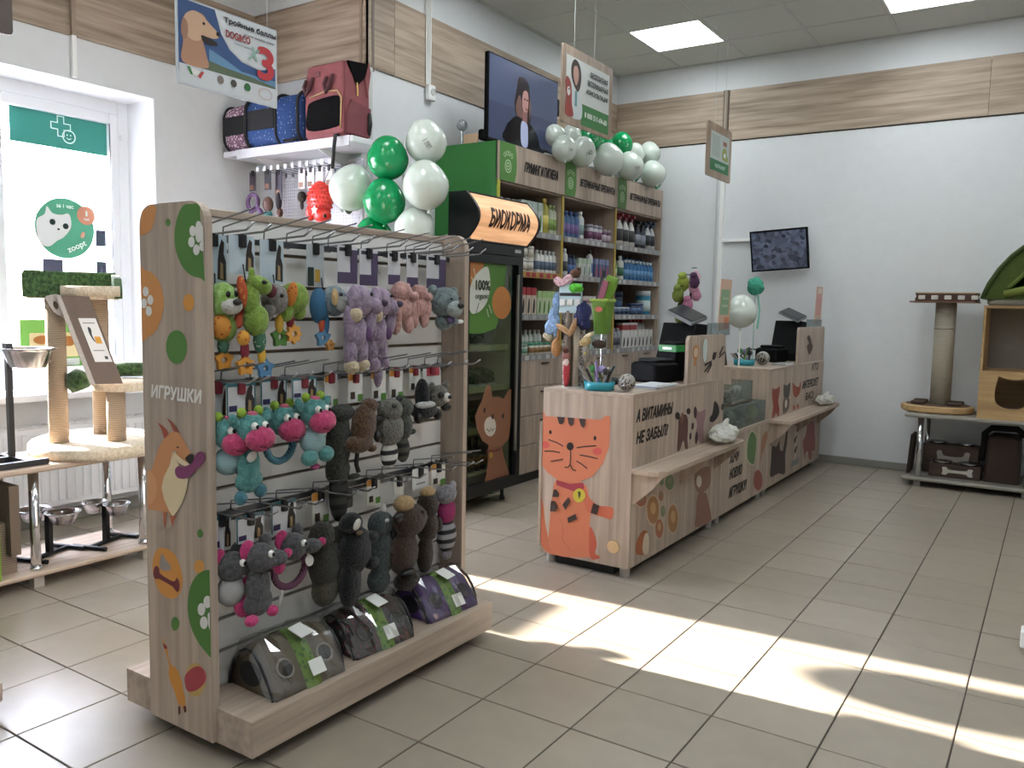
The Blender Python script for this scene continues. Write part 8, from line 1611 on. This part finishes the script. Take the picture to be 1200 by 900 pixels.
B2 = [((-3.124, 5.482, 2.521), .080, WHB), ((-3.092, 5.715, 2.542), .095, GRB), ((-3.119, 5.996, 2.545), .078, GRB), ((-3.12, 6.31, 2.6), .098, GRB), ((-3.119, 5.243, 2.48), .078, WHB), ((-3.006, 5.182, 2.369), .092, WHB), ((-3.004, 5.438, 2.388), .105, WHB), ((-2.984, 5.825, 2.391), .122, WHB), ((-3.014, 6.27, 2.408), .113, WHB), ((-3.029, 6.76, 2.417), .113, WHB), ((-3.119, 6.872, 2.615), .098, WHB), ((-3.181, 6.698, 2.59), .09, WHB), ((-3.141, 6.104, 2.412), .095, GRB), ((-3.15, 6.56, 2.415), .098, GRB), ((-3.14, 7.02, 2.41), .085, GRB), ((-3.17, 5.62, 2.402), .085, GRB)]
g2l = ['white balloon high at the television side of the garland', 'lettered green balloon at the crest of the garland', 'small green balloon in the middle of the garland crest', 'tallest green balloon of the garland', 'white balloon touching the television edge', 'white balloon below the television corner', 'white lettered balloon in the front row of the garland', 'largest white balloon in the front row of the garland', 'white lettered balloon over the corner cabinet header', 'white balloon closest to the end wall in the garland front row', 'white balloon at the back of the garland by the end wall', 'white balloon half hidden behind the tallest green one', 'green balloon low behind the largest white one', 'green balloon low behind the lettered white one over the corner cabinet', 'green balloon low at the end wall', 'green balloon low between the front white ones near the television']
mk2 = {1: ('20', .4, .5, '#bfe3cf'), 5: WM('20', .35, 0), 6: WM('/40', .55, .4), 8: WM('/лет', .45, .2), 3: ('20', .3, 1.2, '#bfe3cf')}
for k, (c, r_, col) in enumerate(B2): bl2(c, r_, col, g2l[k], g2, mk2.get(k), (.85, -.5, -.25), (random.uniform(-.5, .5), random.uniform(-.5, .5)))
tag(MB().tube([(-3.12, 5.1, 2.33), (-3.12, 6.0, 2.34), (-3.12, 7.05, 2.33)], .008, 6).build('garland_string', P('#c9ccc9', .4), loc=(-3.12, 6.0, 2.33)), 'pale string of the balloon garland on the cabinet top', 'string')

# ================================================================== table by the end wall
RTW = P('#8f8a80', .5, var=.06, bs=20)
rt2 = thing('display_table', 'grey two-tier display table with chrome legs against the end wall', 'table', (-.1, 6.83, 0))
RY0, RY1, RX0, RX1 = 6.56, 7.10, -.90, .70
MB().bbox(RX0, RX1, RY0, RY1, .505, .530, .012, 2).build('tabletop', RTW, rt2); MB().bbox(RX0, RX1, RY0, RY1, .045, .070, .012, 2).build('lower_shelf', RTW, rt2)
for x in (-.795, -.12, .6):
    for y in (6.62, 7.04):
        MB().cyl((x, y, 0), (x, y, .508), .020, n=14).build('leg', CHROME, rt2, smooth=True); MB().box(x-.022, x+.022, y-.022, y+.022, 0, .046).build('foot', P('#8d8a84', .5), rt2)
# scratching post
sc = thing('scratching_post', 'tall pale scratching post with a wooden base and studded brown top', 'scratching post', (-.73, 6.84, .531))
LW = wood('#a98a5f', '#c9a878', 'x', .5)
bpl = ell(-.72, 6.84, .245, .20, 36)
MB().loft([[(x, y, .5302) for x, y in [(-.72+(a+.72)*.92, 6.84+(b-6.84)*.92) for a, b in bpl]], [(x, y, .542) for x, y in bpl], [(x, y, .575) for x, y in bpl], [(-.72+(a+.72)*.96, 6.84+(b-6.84)*.96, .582) for a, b in bpl]]).build('base', LW, sc)
MB().loft([[(x, y, .5822) for x, y in ell(-.72, 6.84, .215, .17, 30)], [(x, y, .588) for x, y in ell(-.72, 6.84, .21, .165, 30)]]).build('base_carpet', P('#5f4a3a', .9), sc)
for a, b in ((-.84, 6.76), (-.60, 6.76), (-.84, 6.92), (-.6, 6.92)): MB().bbox(a-.05, a+.05, b-.025, b+.025, .588, .612, .015, 2).build('track_block', P('#4a382c', .7), sc)
MB().lathe([(.070, .588), (.070, 1.335)], (-.705, 6.85, 0), 22).build('post', stripes('#a39c8c', '#c0b9a8', 'z', 30, .9, .4), sc, smooth=True)
MB().lathe([(.0712, 1.14), (.0712, 1.165)], (-.705, 6.85, 0), 22).build('seam_band', P('#b9b5ab', .6), sc, smooth=True)
tpl = rrect(-.935, 6.68, -.495, 7.02, .03, 3)
MB().loft([[(x, y, 1.335) for x, y in tpl], [(x, y, 1.345) for x, y in tpl]]).build('top_plate', P('#7a5a48', .6), sc)
tp2 = rrect(-.90, 6.70, -.50, 7.0, .02, 3)
MB().loft([[(x, y, 1.345) for x, y in tp2], [(x*1., y, 1.36) for x, y in tp2], [(-.7+(x+.7)*.96, y, 1.38) for x, y in tp2], [(x, y, 1.40) for x, y in tp2]]).build('top_tray', P('#4f342a', .7), sc)
for k in range(5): MB().bbox(-.875+.085*k, -.83+.085*k, 6.690, 6.70, 1.356, 1.386, .006, 1).build('stud', P('#cfcac2', .5), sc)
MB().loft([[(x, y, 1.40) for x, y in tp2], [(x, y, 1.408) for x, y in tp2]]).build('rim', P('#b39a78', .6), sc)
# wooden cat house
LWZ = wood('#a9885c', '#c6a473', 'x', .5, .8)
ch = thing('cat_house', 'pale wooden cat house with a cat-shaped door and an open top box', 'cat house', (-.10, 6.80, .531))
HX0, HX1, HY0, HY1 = -.445, .25, 6.60, 7.05
door = smooth_closed([(-.335, .80), (-.32, .835), (-.285, .815), (-.20, .815), (-.165, .835), (-.15, .80), (-.14, .72), (-.15, .65), (-.20, .615), (-.285, .615), (-.335, .65), (-.345, .72)], 4)
holed([(HX0, .5305), (HX1, .5305), (HX1, .865), (HX0, .865)], door, HY0, .016).build('front_panel', LWZ, ch)
MB().box(HX0, HX0+.016, HY0+.016, HY1, .5305, 1.315).build('side_panel', LWZ, ch); MB().box(HX1-.016, HX1, HY0+.016, HY1, .5305, 1.315).build('side_panel', LWZ, ch)
MB().box(HX0+.016, HX1-.016, HY0+.02, HY1, .85, .866).build('middle_board', LWZ, ch); MB().box(HX0, HX1, HY0, HY1, 1.300, 1.318).build('top_board', LWZ, ch); MB().box(HX0+.016, HX1-.016, HY0+.016, HY1, .5305, .545).build('bottom_board', LWZ, ch)
MB().box(HX0+.016, HX1-.016, HY1-.012, HY1, .545, .85).build('back_panel', LWZ, ch)
MB().box(HX0+.016, HX1-.016, HY1-.010, HY1, .866, 1.30).build('back_panel', P('#8f8a82', .8), ch)
MB().bbox(HX0, HX0+.016, HY0, HY0+.016, .865, 1.30, .003, 1).build('front_post', LWZ, ch)
MB().bbox(HX0+.05, HX1-.05, HY0+.04, HY1-.03, .546, .585, .03, 3).build('cushion', fur('#8f8a80', '#b3ada2', 60), ch)
# green tent bed on top
te = thing('pet_tent', 'green quilted pet tent with a dark opening on the wooden cat house', 'pet bed', (-.10, 6.80, 1.318))
OLV = P('#4a5a24', .85, bump=.5, bs=14, var=.12)
MB().bbox(-.43, .22, 6.58, 7.03, 1.3185, 1.36, .05, 4).build('cushion', P('#8a8578', .9), te)
arch = [(-.36, 0), (-.355, .03), (-.325, .10), (-.27, .20), (-.20, .29), (-.12, .36), (-.05, .395), (0, .40), (.05, .395), (.12, .36), (.20, .29), (.27, .20), (.325, .10), (.355, .03), (.36, 0)]
def arch_ring(y, s_): return [(-.10+a*s_, y, 1.36+b*s_) for a, b in arch]
sh_ = MB().loft([arch_ring(6.60+.415*k/8, 1-.10*k/8) for k in range(9)], cap=False, closed=False)            # outer skin
sh_.loft([arch_ring(6.60+.40*k/8, .94-.10*k/8) for k in range(9)][::-1], cap=False, closed=False)             # inner skin
sh_.add([p for p in arch_ring(7.015, .90)], [tuple(range(15))])                                               # back
sh_.build('shell', OLV, te, smooth=True)
MB().box(-.44, .24, 6.60, 7.01, 1.356, 1.362).build('floor_pad', OLV, te)
fa = [(-.36, .0), (-.325, .10), (-.27, .20), (-.20, .29), (-.12, .36), (-.05, .395), (.05, .395), (.12, .36), (.20, .29), (.27, .20), (.325, .10), (.36, .0)]
MB().tube([(-.10+a, 6.578, 1.362+b) for a, b in fa], .016, 8).build('edge_piping', P('#3a4a1e', .85), te, smooth=True)
ins = [(-.21, .075), (-.16, .13), (-.10, .20), (-.04, .245), (.04, .245), (.10, .20), (.16, .13), (.21, .075), (.10, .06), (-.10, .06)]
holed([(-.10+a, 1.36+b) for a, b in arch], [(-.10+a, 1.36+b) for a, b in ins], 6.584, .016).build('front_panel', OLV, te)
MB().tube([(-.10+a, 6.575, 1.36+b) for a, b in ins[:8]], .014, 8).build('opening_rim', P('#5f702e', .85), te, smooth=True); MB().tube([(-.33, 6.57, 1.395), (-.2, 6.565, 1.425), (0, 6.565, 1.43), (.12, 6.57, 1.40)], .026, 8).build('front_roll', P('#6f7a34', .85), te, smooth=True)
# bowl boxes with bones on the lower shelf
DWD = wood('#2c1f18', '#4a352a', 'x', .5)
def bone_box(lab, x0, x1, y0, y1, z0, z1, bc):
    t = thing('bowl_box', lab, 'bowl stand', ((x0+x1)/2, y0, z0))
    MB().bbox(x0, x1, y0, y1, z0, z1, .004, 1).build('box', DWD, t)
    cx, cz = (x0+x1)/2+.02, (z0+z1)/2+.0; bw, bh = (x1-x0)*.28, (z1-z0)*.22
    pts = smooth_closed([(-bw, bh*.3), (-bw*1.05, bh*1.2), (-bw*.75, bh*1.3), (-bw*.55, bh*.55), (bw*.55, bh*.55), (bw*.75, bh*1.3), (bw*1.05, bh*1.2), (bw, bh*.3), (bw, -bh*.3), (bw*1.05, -bh*1.2), (bw*.75, -bh*1.3), (bw*.55, -bh*.55), (-bw*.55, -bh*.55), (-bw*.75, -bh*1.3), (-bw*1.05, -bh*1.2), (-bw, -bh*.3)], 3)
    MB().poly([(cx+a, cz+b) for a, b in pts], ((0, y0, 0), (1, 0, 0), (0, 0, 1)), 0, .006).build('bone', P(bc, .5), t)
    for s_ in (-1, 1): MB().lathe([(.055, 0), (.06, .006), (.07, .016), (.066, .018), (.05, .004), (.001, .002)], ((x0+x1)/2+s_*(x1-x0)*.26, (y0+y1)/2, z1-.002), 18).build('bowl', STEEL, t, smooth=True)
    return t
bone_box('dark wooden box with two steel bowls and a pale bone, in front', -.735, -.40, 6.70, 6.84, .0705, .165, '#c3bdb2'); bone_box('taller dark wooden box with two steel bowls and a grey bone, behind', -.80, -.43, 6.86, 7.0, .0705, .285, '#9c968c')
pcx = thing('pet_house', 'dark brown soft pet house with a black arched handle on the lower shelf', 'pet house', (-.28, 6.82, .0705))
MB().loft([[(x, y, .071) for x, y in rrect(-.385, 6.70, -.165, 6.98, .03, 4)], [(x, y, .38) for x, y in rrect(-.375, 6.71, -.17, 6.97, .03, 4)], [(x, y, .40) for x, y in rrect(-.35, 6.73, -.19, 6.95, .03, 4)]]).build('body', P('#33231b', .8, bump=.4, bs=20), pcx); MB().tube([(-.40, 6.86, .2), (-.40, 6.86, .40), (-.36, 6.86, .44), (-.2, 6.86, .445), (-.15, 6.86, .40)], .022, 8).build('handle', P('#15120f', .8), pcx, smooth=True)
MB().bbox(-.86, -.83, 6.63, 6.95, .0705, .36, .01, 2).build('x', P('#2b1d17', .8)) if False else None
bd = thing('scratch_board', 'dark brown board leaning at the end of the grey table', 'board', (-.86, 6.8, .0705)); MB().obox((-.865, 6.80, .215), (.02, .20, .29), (0, .06, 0)).build('board', P('#2b1d17', .8), bd); MB().obox((-.853, 6.80, .215), (.004, .17, .25), (0, .06, 0)).build('pad', P('#3a2a22', .9), bd)

# low white plinth beyond the sunlit floor
wp = thing('display_plinth', 'low white plinth strip standing on the tiles beyond the sun patch', 'plinth', (.29, 3.57, 0))
MB().bbox(-.045, .62, 3.53, 3.615, .025, .088, .006, 2).build('deck', WHITE, wp); MB().box(0, .58, 3.545, 3.60, .0, .026).build('base', P('#8f8f8c', .6), wp)
